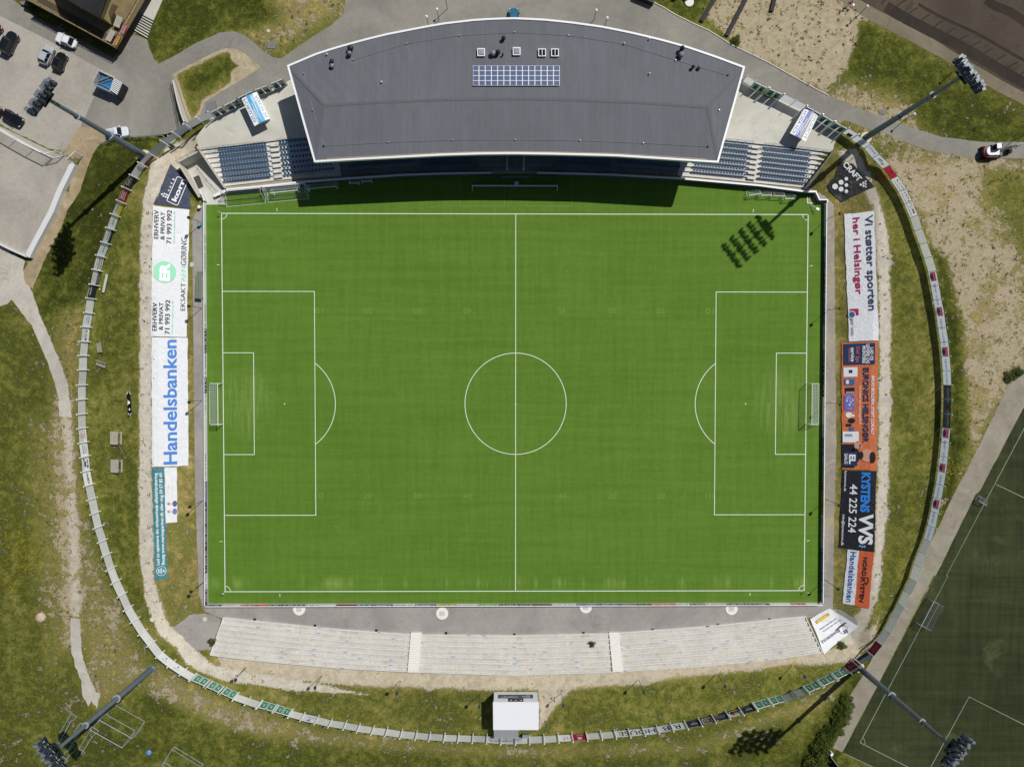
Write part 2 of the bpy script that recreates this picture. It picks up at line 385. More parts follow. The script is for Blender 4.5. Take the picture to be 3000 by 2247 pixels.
def ground_material():
    m, n, l, b = nodes('grass_and_sand')
    p = n.new('ShaderNodeNewGeometry').outputs['Position']
    a = n.new('ShaderNodeAttribute'); a.attribute_name = 'cover'
    sp = n.new('ShaderNodeSeparateColor'); l.new(a.outputs['Color'], sp.inputs[0])
    g, d, t = sp.outputs[0], sp.outputs[1], sp.outputs[2]
    n1 = noise(n, l, p, .16, 5, .65, .6); n2 = noise(n, l, p, .75, 6, .72, .3); n3 = noise(n, l, p, 4.0, 4, .75); n4 = noise(n, l, p, 14, 3, .7)
    n5 = noise(n, l, p, .05, 3, .6)
    k = mathn(n, l, 'ADD', g, mathn(n, l, 'MULTIPLY', mathn(n, l, 'SUBTRACT', n1, .5), 1.5))
    k = mathn(n, l, 'ADD', k, mathn(n, l, 'MULTIPLY', mathn(n, l, 'SUBTRACT', n2, .5), 1.9))
    k = mathn(n, l, 'ADD', k, mathn(n, l, 'MULTIPLY', mathn(n, l, 'SUBTRACT', n3, .5), 1.1))
    cover = smooth(n, l, k, .38, .62)
    dr = mathn(n, l, 'ADD', d, mathn(n, l, 'MULTIPLY', mathn(n, l, 'SUBTRACT', n1, .5), 1.15))
    dr = mathn(n, l, 'ADD', dr, mathn(n, l, 'MULTIPLY', mathn(n, l, 'SUBTRACT', n3, .5), 1.0))
    dr = mathn(n, l, 'ADD', dr, mathn(n, l, 'MULTIPLY', mathn(n, l, 'SUBTRACT', n2, .5), 1.5))
    r = n.new('ShaderNodeValToRGB'); e = r.color_ramp.elements; l.new(dr, r.inputs[0])
    e[0].position = 0; e[0].color = C(56, 62, 20); e[1].position = 1; e[1].color = C(176, 158, 102)
    for pos, c in ((.25, C(80, 86, 32)), (.5, C(110, 113, 50)), (.75, C(138, 128, 76))): q = e.new(pos); q.color = c
    gr = scalec(n, l, r.outputs[0], remap(n, l, n4, .3, .7, .6, 1.35))
    gr = scalec(n, l, gr, remap(n, l, n5, .3, .7, .85, 1.15))
    sand = mixc(n, l, smooth(n, l, n2, .3, .7), C(160, 146, 118), C(196, 183, 156))
    grav = mixc(n, l, smooth(n, l, n2, .3, .7), C(184, 176, 160), C(214, 208, 194))
    bare = mixc(n, l, smooth(n, l, t, .1, .55), sand, grav)
    bare = scalec(n, l, bare, remap(n, l, n4, .3, .7, .84, 1.12))
    bare = scalec(n, l, bare, remap(n, l, n1, .3, .7, .88, 1.08))
    l.new(mixc(n, l, cover, bare, gr), b.inputs['Base Color']); b.inputs['Roughness'].default_value = .95
    b.inputs['Specular IOR Level'].default_value = .1
    bp = n.new('ShaderNodeBump'); bp.inputs['Strength'].default_value = .55; bp.inputs['Distance'].default_value = .16
    hh = mathn(n, l, 'MULTIPLY', mathn(n, l, 'ADD', n3, n4), mathn(n, l, 'ADD', mathn(n, l, 'MULTIPLY', cover, .9), .12))
    l.new(hh, bp.inputs['Height']); l.new(bp.outputs[0], b.inputs['Normal'])
    return m
me.materials.append(ground_material())

def paving(name, a, b2, sc1=.2, sc2=2.5, rough=.85, stain=None, stain_amt=.5, grain=.12):
    m, n, l, b = nodes(name)
    p = n.new('ShaderNodeNewGeometry').outputs['Position']
    n1 = noise(n, l, p, sc1, 6, .62, .8); n2 = noise(n, l, p, sc2, 5, .7); n3 = noise(n, l, p, 18, 2, .6)
    c = mixc(n, l, smooth(n, l, n1, .3, .7), C(*a), C(*b2))
    if stain:
        s = smooth(n, l, mathn(n, l, 'ADD', mathn(n, l, 'MULTIPLY', noise(n, l, p, .45, 5, .7, 1.2), .8), mathn(n, l, 'MULTIPLY', n2, .2)), .52, .64)
        c = mixc(n, l, mathn(n, l, 'MULTIPLY', s, stain_amt), c, C(*stain))
    c = scalec(n, l, c, remap(n, l, n2, .3, .7, 1 - grain * .6, 1 + grain * .6))
    c = scalec(n, l, c, remap(n, l, n3, .3, .7, 1 - grain, 1 + grain))
    l.new(c, b.inputs['Base Color']); b.inputs['Roughness'].default_value = rough; b.inputs['Specular IOR Level'].default_value = .2
    bp = n.new('ShaderNodeBump'); bp.inputs['Strength'].default_value = .25; bp.inputs['Distance'].default_value = .03
    l.new(n3, bp.inputs['Height']); l.new(bp.outputs[0], b.inputs['Normal'])
    return m
ASPH = paving('asphalt', (128, 126, 120), (150, 147, 139), .09, 1.2, stain=(160, 148, 124), stain_amt=.3)
ASPH2 = paving('pitchside_asphalt', (146, 142, 138), (166, 162, 157), .12, 1.5, stain=(128, 124, 120), stain_amt=.35)
ASPH3 = paving('pitchside_asphalt_sandy', (138, 134, 130), (160, 152, 138), .15, 1.5, stain=(178, 162, 130), stain_amt=.85)
GRAV = paving('gravel', (158, 153, 144), (176, 171, 161), .1, 2.5, stain=(140, 136, 126), stain_amt=.3, grain=.18)
GRAVP = paving('path_gravel', (176, 172, 164), (196, 191, 182), .15, 2.5, stain=(160, 148, 122), stain_amt=.6, grain=.18)
DIRT = paving('sandy_path', (146, 130, 102), (172, 156, 126), .3, 2.5, stain=(190, 178, 150), stain_amt=.5, grain=.16)
SLAB = paving('concrete_terrace', (190, 188, 178), (208, 206, 197), .12, .9, stain=(176, 168, 148), stain_amt=.4, grain=.06)
BROWN = paving('ploughed_sand', (70, 62, 54), (92, 80, 68), .05, .5, stain=(58, 50, 44), stain_amt=.6, grain=.1)
TRACKG = paving('track_gravel', (112, 104, 88), (132, 122, 104), .08, 1.5, stain=(100, 92, 76), stain_amt=.4)
PAVE = paving('paving_slabs', (138, 132, 118), (158, 152, 138), .2, .9, stain=(120, 110, 84), stain_amt=.4, grain=.1)
EXCL = []                                  # plan areas kept free of weeds
def fray(P, amp, step=.5):
    out = []; n = len(P)
    for i in range(n):
        a = Vector(P[i]); b = Vector(P[(i + 1) % n]); L = (b - a).length; k = max(1, int(L / step)); d = (b - a).normalized() if L > 0 else Vector((1, 0))
        nn = Vector((-d.y, d.x))
        for j in range(k):
            q = a.lerp(b, j / k); f = math.sin(q.x * 1.3 + q.y * .7) * .35 + math.sin(q.x * 3.1 - q.y * 2.3) * .3 + random.uniform(-.5, .5)
            out.append(q + nn * amp * f)
    return [tuple(p) for p in out]
def overlay(name, pts, z, m, rag=0.0, ex=True):
    P = xy(pts, z)
    if ex: EXCL.append(np.array(P))
    if rag: P = fray(P, rag)
    mb = MB(); mb.prism(P, 0, z, top_only=True)
    return struct(name, mb, m)
c00 = lambda *p: Q(0, 0, *p); c01 = lambda *p: Q(0, 562, *p); c02 = lambda *p: Q(0, 1124, *p); c03 = lambda *p: Q(0, 1686, *p)
c10 = lambda *p: Q(750, 0, *p); c13 = lambda *p: Q(750, 1686, *p); c20 = lambda *p: Q(1500, 0, *p); c23 = lambda *p: Q(1500, 1686, *p)
c30 = lambda *p: Q(2250, 0, *p); c31 = lambda *p: Q(2250, 562, *p); c32 = lambda *p: Q(2250, 1124, *p); c33 = lambda *p: Q(2250, 1686, *p)
Zo = TOP
overlay('car_park', c00((-500, -250), (0, 135), (420, 345), (860, 590), (1060, 680), (850, 800), (790, 900), (700, 1100), (590, 1300), (430, 1290), (0, 1078), (-500, 830)), Zo + .012, GRAV, .12)
overlay('road', c00((-500, -330), (60, -40), (300, 145), (640, 320), (975, 500), (1020, 470), (1150, 300), (1270, 340), (1290, 420), (1335, 520), (1370, 555), (1500, 490), (1700, 370), (1900, 285), (2010, 270), (2120, 310), (2211, 385))
        + c10((80, 455), (150, 500), (220, 508), (450, 345), (640, 225), (755, 130), (772, 0), (780, -150), (2000, -200))
        + c20((1000, -150), (1160, 0), (1240, 30), (1400, 120), (1700, 265), (1900, 390), (2211, 545)) + c30((250, 680), (520, 828), (780, 935), (1000, 1015), (1240, 1105), (1500, 1185), (1850, 1228), (2500, 1228), (2500, 1370), (1800, 1372), (1600, 1342), (1380, 1300), (1240, 1250), (1000, 1150), (880, 1120), (660, 1040), (600, 1080), (440, 1000), (0, 790))
        + c20((1990, 690), (1800, 700), (1000, 420), (0, 300)) + c10((1000, 420), (300, 690)) + c00((2080, 850), (1830, 1000), (1650, 1090), (1440, 1160), (1060, 1195), (900, 1205), (860, 1095), (700, 1100), (790, 890), (835, 790), (1000, 665), (850, 592), (420, 350), (0, 140), (-500, -120)), Zo + .02, ASPH, .04)
ISLAND = c00((1490, 645), (1640, 562), (1850, 455), (1950, 420), (2050, 425), (2140, 485), (2205, 545)) + c10((45, 580), (0, 612)) + c00((2130, 665), (1900, 800), (1770, 880), (1725, 1000), (1650, 1062), (1600, 950), (1535, 740))
overlay('sandy_track', c00((690, 1095), (880, 1085), (930, 1200), (860, 1250), (820, 1310), (755, 1450), (690, 1657)) + c01((580, 170), (500, 380), (400, 560), (335, 700), (285, 840), (215, 790), (200, 680), (250, 600), (330, 480), (500, 130), (560, 0)) + c00((590, 1657), (640, 1500), (700, 1380), (570, 1320), (580, 1260)), Zo + .016, DIRT, .12)
overlay('footpath', c01((-300, 300), (0, 462), (215, 600), (205, 700), (275, 850), (300, 930), (350, 1080), (430, 1260), (520, 1480), (585, 1657)) + c02((605, 150), (620, 290), (515, 280), (500, 100), (472, 0)) + c01((400, 1450), (330, 1290), (270, 1150), (200, 1070), (150, 1000), (100, 935), (60, 970), (-300, 1050)), Zo + .008, GRAVP, .14)
overlay('footpath', c03((612, 370), (692, 368), (700, 640), (735, 780), (785, 900), (830, 1000), (870, 1015), (840, 1150), (790, 1080), (765, 1130), (712, 1030), (700, 900), (650, 790), (612, 640)), Zo + .01, GRAVP, .16)
overlay('gravel_court', c00((-500, 870), (0, 1090), (450, 1310), (600, 1370), (640, 1405)) + c01((515, 0), (380, 280), (222, 560), (0, 450), (-300, 310)), Zo + .014, GRAV, .03)
overlay('harness_track', c30((560, -40), (870, 178), (1100, 290), (1400, 450), (1590, 560), (1850, 720), (2211, 912), (2700, 1200), (2700, 1070), (2211, 800), (2000, 685), (1690, 505), (1400, 322), (1100, 172), (780, 0), (600, -120)), Zo + .012, TRACKG, .1)
overlay('ploughed_field', c30((740, -30), (780, 0), (1100, 170), (1400, 320), (1690, 503), (2000, 683), (2211, 800), (2900, 1180), (2900, -300), (740, -300)), Zo + .016, BROWN, .08)
mb = MB()                                   # drag-mark lines left across the dark field
for x0, y0, x1, y1 in ((1030, -5, 985, 45), (1190, 5, 1095, 95), (1295, 70, 1205, 155), (1405, 127, 1310, 212), (1515, 183, 1418, 270), (1622, 245, 1525, 325), (1730, 308, 1630, 385), (1838, 362, 1738, 442), (1945, 422, 1843, 498), (2052, 480, 1950, 562), (2160, 542, 2055, 620), (2240, 610, 2160, 690)):
    P = [W(*q, Zo + .03) for q in Q(2250, 0, *[(x0 + (x1 - x0) * t - 12 * math.sin(t * PI), y0 + (y1 - y0) * t - 9 * math.sin(t * PI)) for t in (0, .25, .5, .75, 1)])]
    mb.path(P, .22, Zo + .02, Zo + .03)
for a, b, w in (((1880, 0), (2300, 230), 1.6), ((1300, 40), (2300, 560), .5), ((1020, 60), (2300, 760), 1.9)):
    P = [W(*q, Zo + .022) for q in Q(2250, 0, *[(a[0] + (b[0] - a[0]) * t, a[1] + (b[1] - a[1]) * t + 9 * math.sin(t * 9)) for t in np.linspace(0, 1, 12)])]
    mb.path(P, w, Zo + .018, Zo + .022)
struct('field_marks', mb, paving('dark_drag_marks', (48, 42, 37), (58, 50, 44), .3, 2))
# concrete concourse round the stand
overlay('concourse', c00((1480, 1290), (1720, 1290), (1690, 1190), (1830, 1010), (2090, 900)) + c10((300, 690), (900, 600)) + c20((1500, 620), (1960, 700), (2211, 850)) + c30((110, 860), (330, 930), (560, 1070), (640, 1140), (575, 1240), (556, 1310)) + [(2436, 447), (2125.5, 411), (1820, 386), (1500, 379), (1180, 385), (845.5, 408), (587, 440)], Zo + .028, SLAB)
# asphalt strip round the pitch at the bottom of the bowl
overlay('pitch_path', [(563, 640), (600, 592), (640, 575), (700, 560), (2300, 540), (2400, 560), (2444, 600), (2446, 900), (2450, 1300), (2444, 1500), (2440, 1790), (2410, 1806)] + [(p[0], p[1] + 4) for p in ROW0[1:-1]][::-1] + [(600, 1790), (583, 1740), (570, 1400), (563, 1000)], -.02, ASPH2, .08)
overlay('pitch_path', [(2425, 600), (2444, 610), (2446, 900), (2450, 1300), (2444, 1500), (2440, 1750), (2412, 1750), (2418, 1200)], -.012, ASPH3, .1)
# second pitch, bottom right
overlay('paved_path', c31((2300, 1340), (2211, 1480), (2140, 1600)) + c32((2080, 0), (2010, 150), (1850, 480), (1700, 780), (1600, 960), (1500, 1180), (1400, 1380), (1330, 1540)) + c33((1230, 100), (1010, 500), (820, 860), (700, 1050), (685, 1170), (560, 1390), (525, 1420), (560, 1485), (640, 1525), (960, 920), (1430, 0)) + c32((1450, 1657), (1790, 960), (1830, 925), (2300, 30), (2600, -600)), Zo + .012, PAVE, .06)
def turf_material(name, a, b2, c3, blot, stripe, wear=False):
    m, n, l, b = nodes(name)
    p = n.new('ShaderNodeNewGeometry').outputs['Position']
    sx = n.new('ShaderNodeSeparateXYZ'); l.new(p, sx.inputs[0])
    mp = n.new('ShaderNodeMapping'); l.new(p, mp.inputs[0]); mp.inputs['Scale'].default_value = (1, .06, 1)
    mq = n.new('ShaderNodeMapping'); l.new(p, mq.inputs[0]); mq.inputs['Scale'].default_value = (.05, 1, 1)
    st = noise(n, l, mp.outputs[0], 1.1, 5, .75); sy = noise(n, l, mq.outputs[0], .8, 4, .7)
    n1 = noise(n, l, p, .05, 5, .6, .3); n2 = noise(n, l, p, 1.2, 5, .75); n3 = noise(n, l, p, 9, 3, .7)
    f = mathn(n, l, 'ADD', mathn(n, l, 'MULTIPLY', n1, blot), mathn(n, l, 'MULTIPLY', mathn(n, l, 'ADD', st, sy), stripe))
    c = mixc(n, l, smooth(n, l, f, .5 * (blot + 2 * stripe) - .38, .5 * (blot + 2 * stripe) + .38), C(*a), C(*b2))
    wv = noise(n, l, p, .11, 6, .7, .5)
    if wear:                                              # trodden goalmouths and scuffed fibres
        x, y = sx.outputs[0], sx.outputs[1]
        ex = mathn(n, l, 'SUBTRACT', mathn(n, l, 'ABSOLUTE', x), 48.5); gm = mathn(n, l, 'ADD', mathn(n, l, 'MULTIPLY', mathn(n, l, 'MULTIPLY', ex, ex), .03), mathn(n, l, 'MULTIPLY', mathn(n, l, 'MULTIPLY', y, y), .02))
        w1 = remap(n, l, gm, 0, 1.1, .75, 0); w2 = smooth(n, l, noise(n, l, mp.outputs[0], 1.6, 5, .7), .35, .75)
        c = mixc(n, l, mathn(n, l, 'MULTIPLY', w1, w2, None, True), c, C(134, 160, 90))
        yy = mathn(n, l, 'ABSOLUTE', mathn(n, l, 'ADD', y, 32.6)); sc = mathn(n, l, 'MULTIPLY', remap(n, l, yy, 0, 1.6, .8, 0), smooth(n, l, noise(n, l, mp.outputs[0], .35, 5, .7), .5, .66))
        c = mixc(n, l, mathn(n, l, 'MULTIPLY', sc, 1.0, None, True), c, C(126, 156, 78))
        c = mixc(n, l, mathn(n, l, 'MULTIPLY', smooth(n, l, wv, .6, .75), .45), c, C(*c3))
    else: c = mixc(n, l, smooth(n, l, wv, .56, .72), c, C(*c3))
    c = scalec(n, l, c, remap(n, l, n2, .3, .7, .92, 1.08)); c = scalec(n, l, c, remap(n, l, n3, .3, .7, .86, 1.14))
    l.new(c, b.inputs['Base Color']); b.inputs['Roughness'].default_value = .8; b.inputs['Specular IOR Level'].default_value = .15
    bp = n.new('ShaderNodeBump'); bp.inputs['Strength'].default_value = .2; bp.inputs['Distance'].default_value = .03
    l.new(n3, bp.inputs['Height']); l.new(bp.outputs[0], b.inputs['Normal']); return m
TURF = turf_material('artificial_turf', (82, 115, 35), (97, 131, 48), (108, 140, 58), .35, .9, True)
struct('entrance_floor', MB().prism([tuple(p) for p in HOLE], 0, .004, top_only=True), SLAB); EXCL.append(HOLE)
overlay('front_walkway', [(645, 560), (651, 545), (855, 522), (1180, 503), (1500, 497), (1820, 503), (2000, 513.6), (2364, 549), (2395, 561), (2226, 547), (2000, 527), (1800, 516), (1574, 510.5), (1439, 510.5), (1300, 513), (1180, 517), (1000, 529), (863, 540), (765, 550), (668, 561)], .002, paving('walkway_concrete', (158, 150, 134), (176, 168, 152), .3, 1.5, stain=(150, 140, 116), stain_amt=.5))
overlay('pitch_turf', [(603.5, 592), (656, 591.5), (668, 562), (765, 552), (863, 541), (1180, 522), (1439, 513), (1500, 512), (1574, 512), (1800, 519), (2000, 531), (2226, 551), (2362, 568), (2395, 570), (2395, 596), (2416, 598), (2411, 1200), (2404, 1764), (1500, 1767), (610.5, 1767)], 0, TURF)
TURF2 = turf_material('worn_turf', (38, 44, 25), (66, 72, 44), (76, 82, 54), .9, .7)
overlay('practice_pitch', c32((2700, -750), (2300, 30), (1830, 925), (1790, 960), (1450, 1657)) + c33((645, 1525), (900, 1640), (1500, 1950), (3200, 2600), (3200, -2300)), Zo + .008, TURF2)

def lawn_patch():
    P = xy(ISLAND, Zo + .026); n0 = len(P); A = np.array(P); x0, y0 = A.min(0); x1, y1 = A.max(0); pts = [Vector(p) for p in P]
    gx_, gy_ = np.meshgrid(np.arange(x0, x1, .45), np.arange(y0, y1, .45)); gx_ = gx_.ravel(); gy_ = gy_.ravel(); k = inpoly(gx_, gy_, A) & (sdf(gx_, gy_, A) > .2)
    pts += [Vector((a, b)) for a, b in zip(gx_[k], gy_[k])]
    v, e, f, _, _, _ = delaunay_2d_cdt(pts, [], [list(range(n0))], 1, 1e-4); X_ = np.array([p.x for p in v]); Y_ = np.array([p.y for p in v]); d = sdf(X_, Y_, A)
    rim = np.interp(X_, [x0, x0 + 10, x1 - 6, x1], [.3, .5, 1.9, 2.6]); g = np.clip((d - rim) / 1.0 + .35, 0, 1) * .97; mb = MB()
    fs = []
    for t in f:
        a, b, c = [v[i] for i in t[:3]]; fs.append(tuple(t) if (b - a).cross(c - a) > 0 else tuple(t[::-1]))
    mb.add([(p.x, p.y, Zo + .026) for p in v], fs); o = struct('grass_island', mb, MATS['grass_and_sand']); at = o.data.attributes.new('cover', 'FLOAT_COLOR', 'POINT')
    at.data.foreach_set('color', np.stack([g, np.clip(.6 - d * .12, .2, .6), np.full_like(g, .1), np.ones_like(g)], -1).ravel().astype(np.float32)); EXCL.append(A)
lawn_patch()
# ------------------------------------------------------------------ painted lines
LM = M('line_paint', (222, 230, 216), .7, .12, 2.0)
LX, LY = 52.64, 34.06
def line(mb, a, b, w=.12, z=.006): mb.path([a, b], w, z - .003, z)
def arc(mb, c, r, a0, a1, w=.12, z=.006, n=40):
    mb.path([(c[0] + r * math.cos(a0 + (a1 - a0) * i / n), c[1] + r * math.sin(a0 + (a1 - a0) * i / n)) for i in range(n + 1)], w, z - .003, z)
mb = MB()
for y in (LY, -LY): line(mb, (-LX - .06, y), (LX + .06, y), .14)
for x in (LX, -LX): line(mb, (x, -LY - .06), (x, LY + .06), .14, .007)
line(mb, (0, -LY), (0, LY), .12, .008); arc(mb, (0, 0), 9.15, 0, 2 * PI, .12, .009, 72); mb.lathe([(.13, 0), (.13, .009)], (0, 0, 0))
for s in (-1, 1):
    for d, y in ((16.5, 20.16), (5.5, 9.16)):
        for t in (-1, 1): line(mb, (s * LX, t * y), (s * (LX - d), t * y), .12, .008)
        line(mb, (s * (LX - d), -y - .06), (s * (LX - d), y + .06), .12, .009)
    t = math.acos(5.5 / 9.15); cx = s * (LX - 11)
    arc(mb, (cx, 0), 9.15, (-t if s < 0 else PI - t), (t if s < 0 else PI + t), .12, .0095); mb.lathe([(.12, 0), (.12, .009)], (cx, 0, 0))
    for t in (-1, 1):
        arc(mb, (s * LX, t * LY), 1, (PI if s > 0 else 0) - (0 if s * t < 0 else 0) + (0), (PI if s > 0 else 0) + (PI / 2) * (s * t), .1, .0095, 10)
        line(mb, (s * (LX + .4), t * (LY - 9.15)), (s * (LX + .9), t * (LY - 9.15)), .1); line(mb, (s * (LX - 9.9), t * (LY + .4)), (s * (LX - 9.9), t * (LY + .95)), .1)
struct('pitch_lines', mb, LM)
PL = M('faint_line_paint', (182, 216, 166), .8, .2, 2)
mb = MB()
for x0, x1 in ((1347, 1478), (1543, 1676)):
    a = [W(x0, 520), W(x0, 604.5), W(x1, 604.5), W(x1, 520)]; mb.path(a, .14, .003, .006)
for i, (px, t) in enumerate(((689, '10'), (795, '20'), (902, '30'), (1010, '40'), (1214, '40'), (1323, '30'), (1427, '20'), (1533, '10'))):
    for py, s in ((672, -1), (1071, 1)):
        o = W(px * 1.35624, py * 1.35624)
        put_text(mb, t, (-.75, .75, -.5, .5), lambda a, b, o=o, s=s: (o.x + s * a, o.y + s * b, .0055))
struct('faint_pitch_lines', mb, M('faded_paint', (108, 142, 62), .8, .15, 2))
LM2 = M('worn_line_paint', (140, 146, 136), .8, .2, 2)
mb = MB()
def pl(pts, w=.13): mb.path([W(*p, Zo + .016) for p in pts], w, Zo + .012, Zo + .016)
pl(c32((2500, -110), (2211, 390), (1540, 1657)) + c33((1555, 0), (795, 1440))); pl(c33((795, 1440), (1230, 1662), (1900, 1990)))
pl(c32((1968, 868), (2600, 1170))); pl(c33((2600, 1480), (2211, 1285), (1737, 1045), (1390, 1680)))
pl(c33((660, 1533), (900, 1650), (1100, 1750)), .1); pl(c33((822, 1397), (835, 1420), (840, 1465)), .11)
struct('practice_pitch_lines', mb, LM2)
mb = MB(); P = [W(*p, Zo) for p in c20((1225, 25), (1320, 75), (1400, 125), (1560, 205), (1700, 268), (1900, 393), (2211, 543)) + c30((250, 683), (400, 765), (525, 830))]
mb.path(P, .16, Zo - .1, Zo + .14); struct('kerb', mb, CONC)

# ------------------------------------------------------------------ grandstand
def felt_material():
    m, n, l, b = nodes('roofing_felt')
    p = n.new('ShaderNodeNewGeometry').outputs['Position']
    br = n.new('ShaderNodeTexBrick'); mp = n.new('ShaderNodeMapping'); mp.inputs['Rotation'].default_value = (0, 0, PI / 2)
    l.new(p, mp.inputs[0]); l.new(mp.outputs[0], br.inputs['Vector']); br.inputs['Scale'].default_value = 1
    br.inputs['Brick Width'].default_value = 7; br.inputs['Row Height'].default_value = 1.0; br.inputs['Mortar Size'].default_value = .03
    br.inputs['Mortar Smooth'].default_value = .6; br.inputs['Bias'].default_value = -.1
    br.inputs['Color1'].default_value = C(104, 107, 114); br.inputs['Color2'].default_value = C(108, 111, 118); br.inputs['Mortar'].default_value = C(98, 101, 108)
    c = scalec(n, l, br.outputs['Color'], remap(n, l, noise(n, l, p, .12, 6, .68), .3, .7, .93, 1.06))
    mq = n.new('ShaderNodeMapping'); l.new(p, mq.inputs[0]); mq.inputs['Scale'].default_value = (1, .12, 1)
    c = scalec(n, l, c, remap(n, l, noise(n, l, mq.outputs[0], 2.2, 4, .7), .3, .7, .94, 1.06))
    l.new(c, b.inputs['Base Color']); b.inputs['Roughness'].default_value = .8; b.inputs['Specular IOR Level'].default_value = .2
    return m
FELT = felt_material()
ZR = 10.15
BACK = [(841.6, 193.4), (935, 154), (1030, 126), (1123, 102), (1210, 85), (1293, 69.5), (1400, 57), (1500, 53), (1590, 57), (1669.6, 65), (1760, 77.5), (1839, 93), (1925, 113), (2008.8, 135.7), (2095, 165), (2182, 197.4)]
FRONT = [(921.3, 476.6), (1030, 470), (1170, 463), (1300, 456.5), (1400, 453.5), (1500, 452.4), (1620, 454), (1800, 458.5), (1950, 468), (2103.8, 478)]
RIDGE = [(950, 309), (1100, 301), (1300, 293), (1500, 290), (1700, 294), (1900, 303), (2073, 315)]
def resample(pts, n):
    x = np.array([p[0] for p in pts]); y = np.array([p[1] for p in pts]); t = np.linspace(0, 1, n)
    u = (x - x[0]) / (x[-1] - x[0]); return [(x[0] + (x[-1] - x[0]) * k, float(np.interp(k, u, y))) for k in t]
def zb(k): return 9.6 + .5 * (1 - abs(2 * k - 1))
NC = 33; B3 = [W(*p, zb(i / (NC - 1))) for i, p in enumerate(resample(BACK, NC))]
R3 = [W(*p, 10.75) for p in resample(RIDGE, NC)]; F3 = [W(*p, ZR + .2 * (1 - abs(2 * i / (NC - 1) - 1))) for i, p in enumerate(resample(FRONT, NC))]
gs = thing('grandstand', 'large grandstand with curved dark grey felt roof edged in white', 'grandstand', (0, W(1500, 290, 10)[1], TOP))
mb = MB(); n = NC
mb.add(B3 + R3 + F3, [(i, n + i, n + i + 1, i + 1) for i in range(n - 1)] + [(n + i, 2 * n + i, 2 * n + i + 1, n + i + 1) for i in range(n - 1)] + [(0, 2 * n, n), (2 * n - 1, 3 * n - 1, n - 1)])
roof = mb.build('roof', FELT, gs, world=True)
loop = B3 + F3[::-1]
def inset(P, d):
    P = [Vector(p[:2]) for p in P]; o = []; m = len(P)
    for i in range(m):
        a = (P[i] - P[i - 1]).normalized(); b = (P[(i + 1) % m] - P[i]).normalized(); nn = (Vector((a.y, -a.x)) + Vector((b.y, -b.x)))
        k = 1 + a.dot(b); o.append(P[i] + nn * d / max(k, .35))
    return o
IN = inset(loop, .3); OUT = inset(loop, -.02); m = len(loop)
mb = MB()
vs = [(p.x, p.y, q[2] + .16) for p, q in zip(OUT, loop)] + [(p.x, p.y, q[2] + .16) for p, q in zip(IN, loop)] + [(p.x, p.y, q[2] - .55) for p, q in zip(OUT, loop)] + [(p.x, p.y, q[2] - .05) for p, q in zip(IN, loop)]
fs = []
for i in range(m):
    j = (i + 1) % m; fs += [(i, m + i, m + j, j), (i, j, 2 * m + j, 2 * m + i), (m + i, 3 * m + i, 3 * m + j, m + j)]
mb.add(vs, fs); mb.build('fascia', WHITE, roof, world=True)
mb = MB()                                   # soffit
mb.add([(p[0], p[1], p[2] - .55) for p in B3] + [(p[0], p[1], p[2] - .55) for p in F3], [(i, i + 1, n + i + 1, n + i) for i in range(n - 1)])
mb.build('soffit', M('soffit_boards', (150, 152, 156), .7, .05), roof, world=True)
mb = MB()
for A_ in (R3, [B3[0], R3[0]], [F3[0], R3[0]], [B3[-1], R3[-1]], [F3[-1], R3[-1]]):
    for a, b in zip(A_[:-1], A_[1:]):
        d_ = (b - a).normalized(); q_ = Vector((-d_.y, d_.x, 0)).normalized() * .22; e_ = Vector((0, 0, .03)); mb.add([a - q_ + e_, b - q_ + e_, b + q_ + e_, a + q_ + e_], [(0, 1, 2, 3)])
mb.build('ridge_strip', M('ridge_felt', (97, 100, 107), .8, .06), roof, world=True)
gut = MB(); gut.path([(p[0], p[1] + .42) for p in F3[1:-1]], .12, ZR + .02, ZR + .26); gut.build('gutter', M('tan_metal', (176, 156, 130), .5, .05), roof, world=True)
# walls under the roof
wl_in = [Vector((p.x, p.y, TOP)) for p in inset(loop, 1.5)[1:NC - 1]]
mb = MB(); mb.path(wl_in, .3, TOP, 9.3); mb.build('rear_wall', M('wall_render', (205, 204, 200), .8, .05), gs, world=True)
sw = [(wl_in[0], W(940, 395, TOP)), (wl_in[-1], W(2085, 400, TOP))]
for a, b in sw: mb = MB(); mb.wall(a, b, .3, TOP, 9.3); mb.build('side_wall', M('wall_render', (205, 204, 200), .8, .05), gs, world=True)
wm = MB()
fw = [W(*p, TOP) for p in [(940, 395), (1180, 378), (1500, 371), (1820, 379), (2085, 400)]]
wm.path(fw, .25, TOP, 9.3); wm.build('front_wall', M('dark_cladding', (60, 66, 76), .6, .08), gs, world=True)
wm = MB()
for i in range(4):
    a, b = Vector(fw[i]), Vector(fw[i + 1])
    for k in range(5):
        p = a.lerp(b, (k + .12) / 5); q = a.lerp(b, (k + .88) / 5); wm.wall((p.x, p.y - .16), (q.x, q.y - .16), .06, TOP + 3.2, TOP + 5.2)
wm.build('window_band', GLASS, gs, world=True)
for x in (1010, 1120, 1240, 1370, 1640, 1770, 1890, 1990):
    p = W(x, 440 + abs(x - 1500) * .03, 3); mb = MB(); mb.bar((p.x, p.y + 1.2, .8), (p.x, p.y + 1.2, 9.5), .14, n=10); mb.build('column', GALV, gs, world=True)

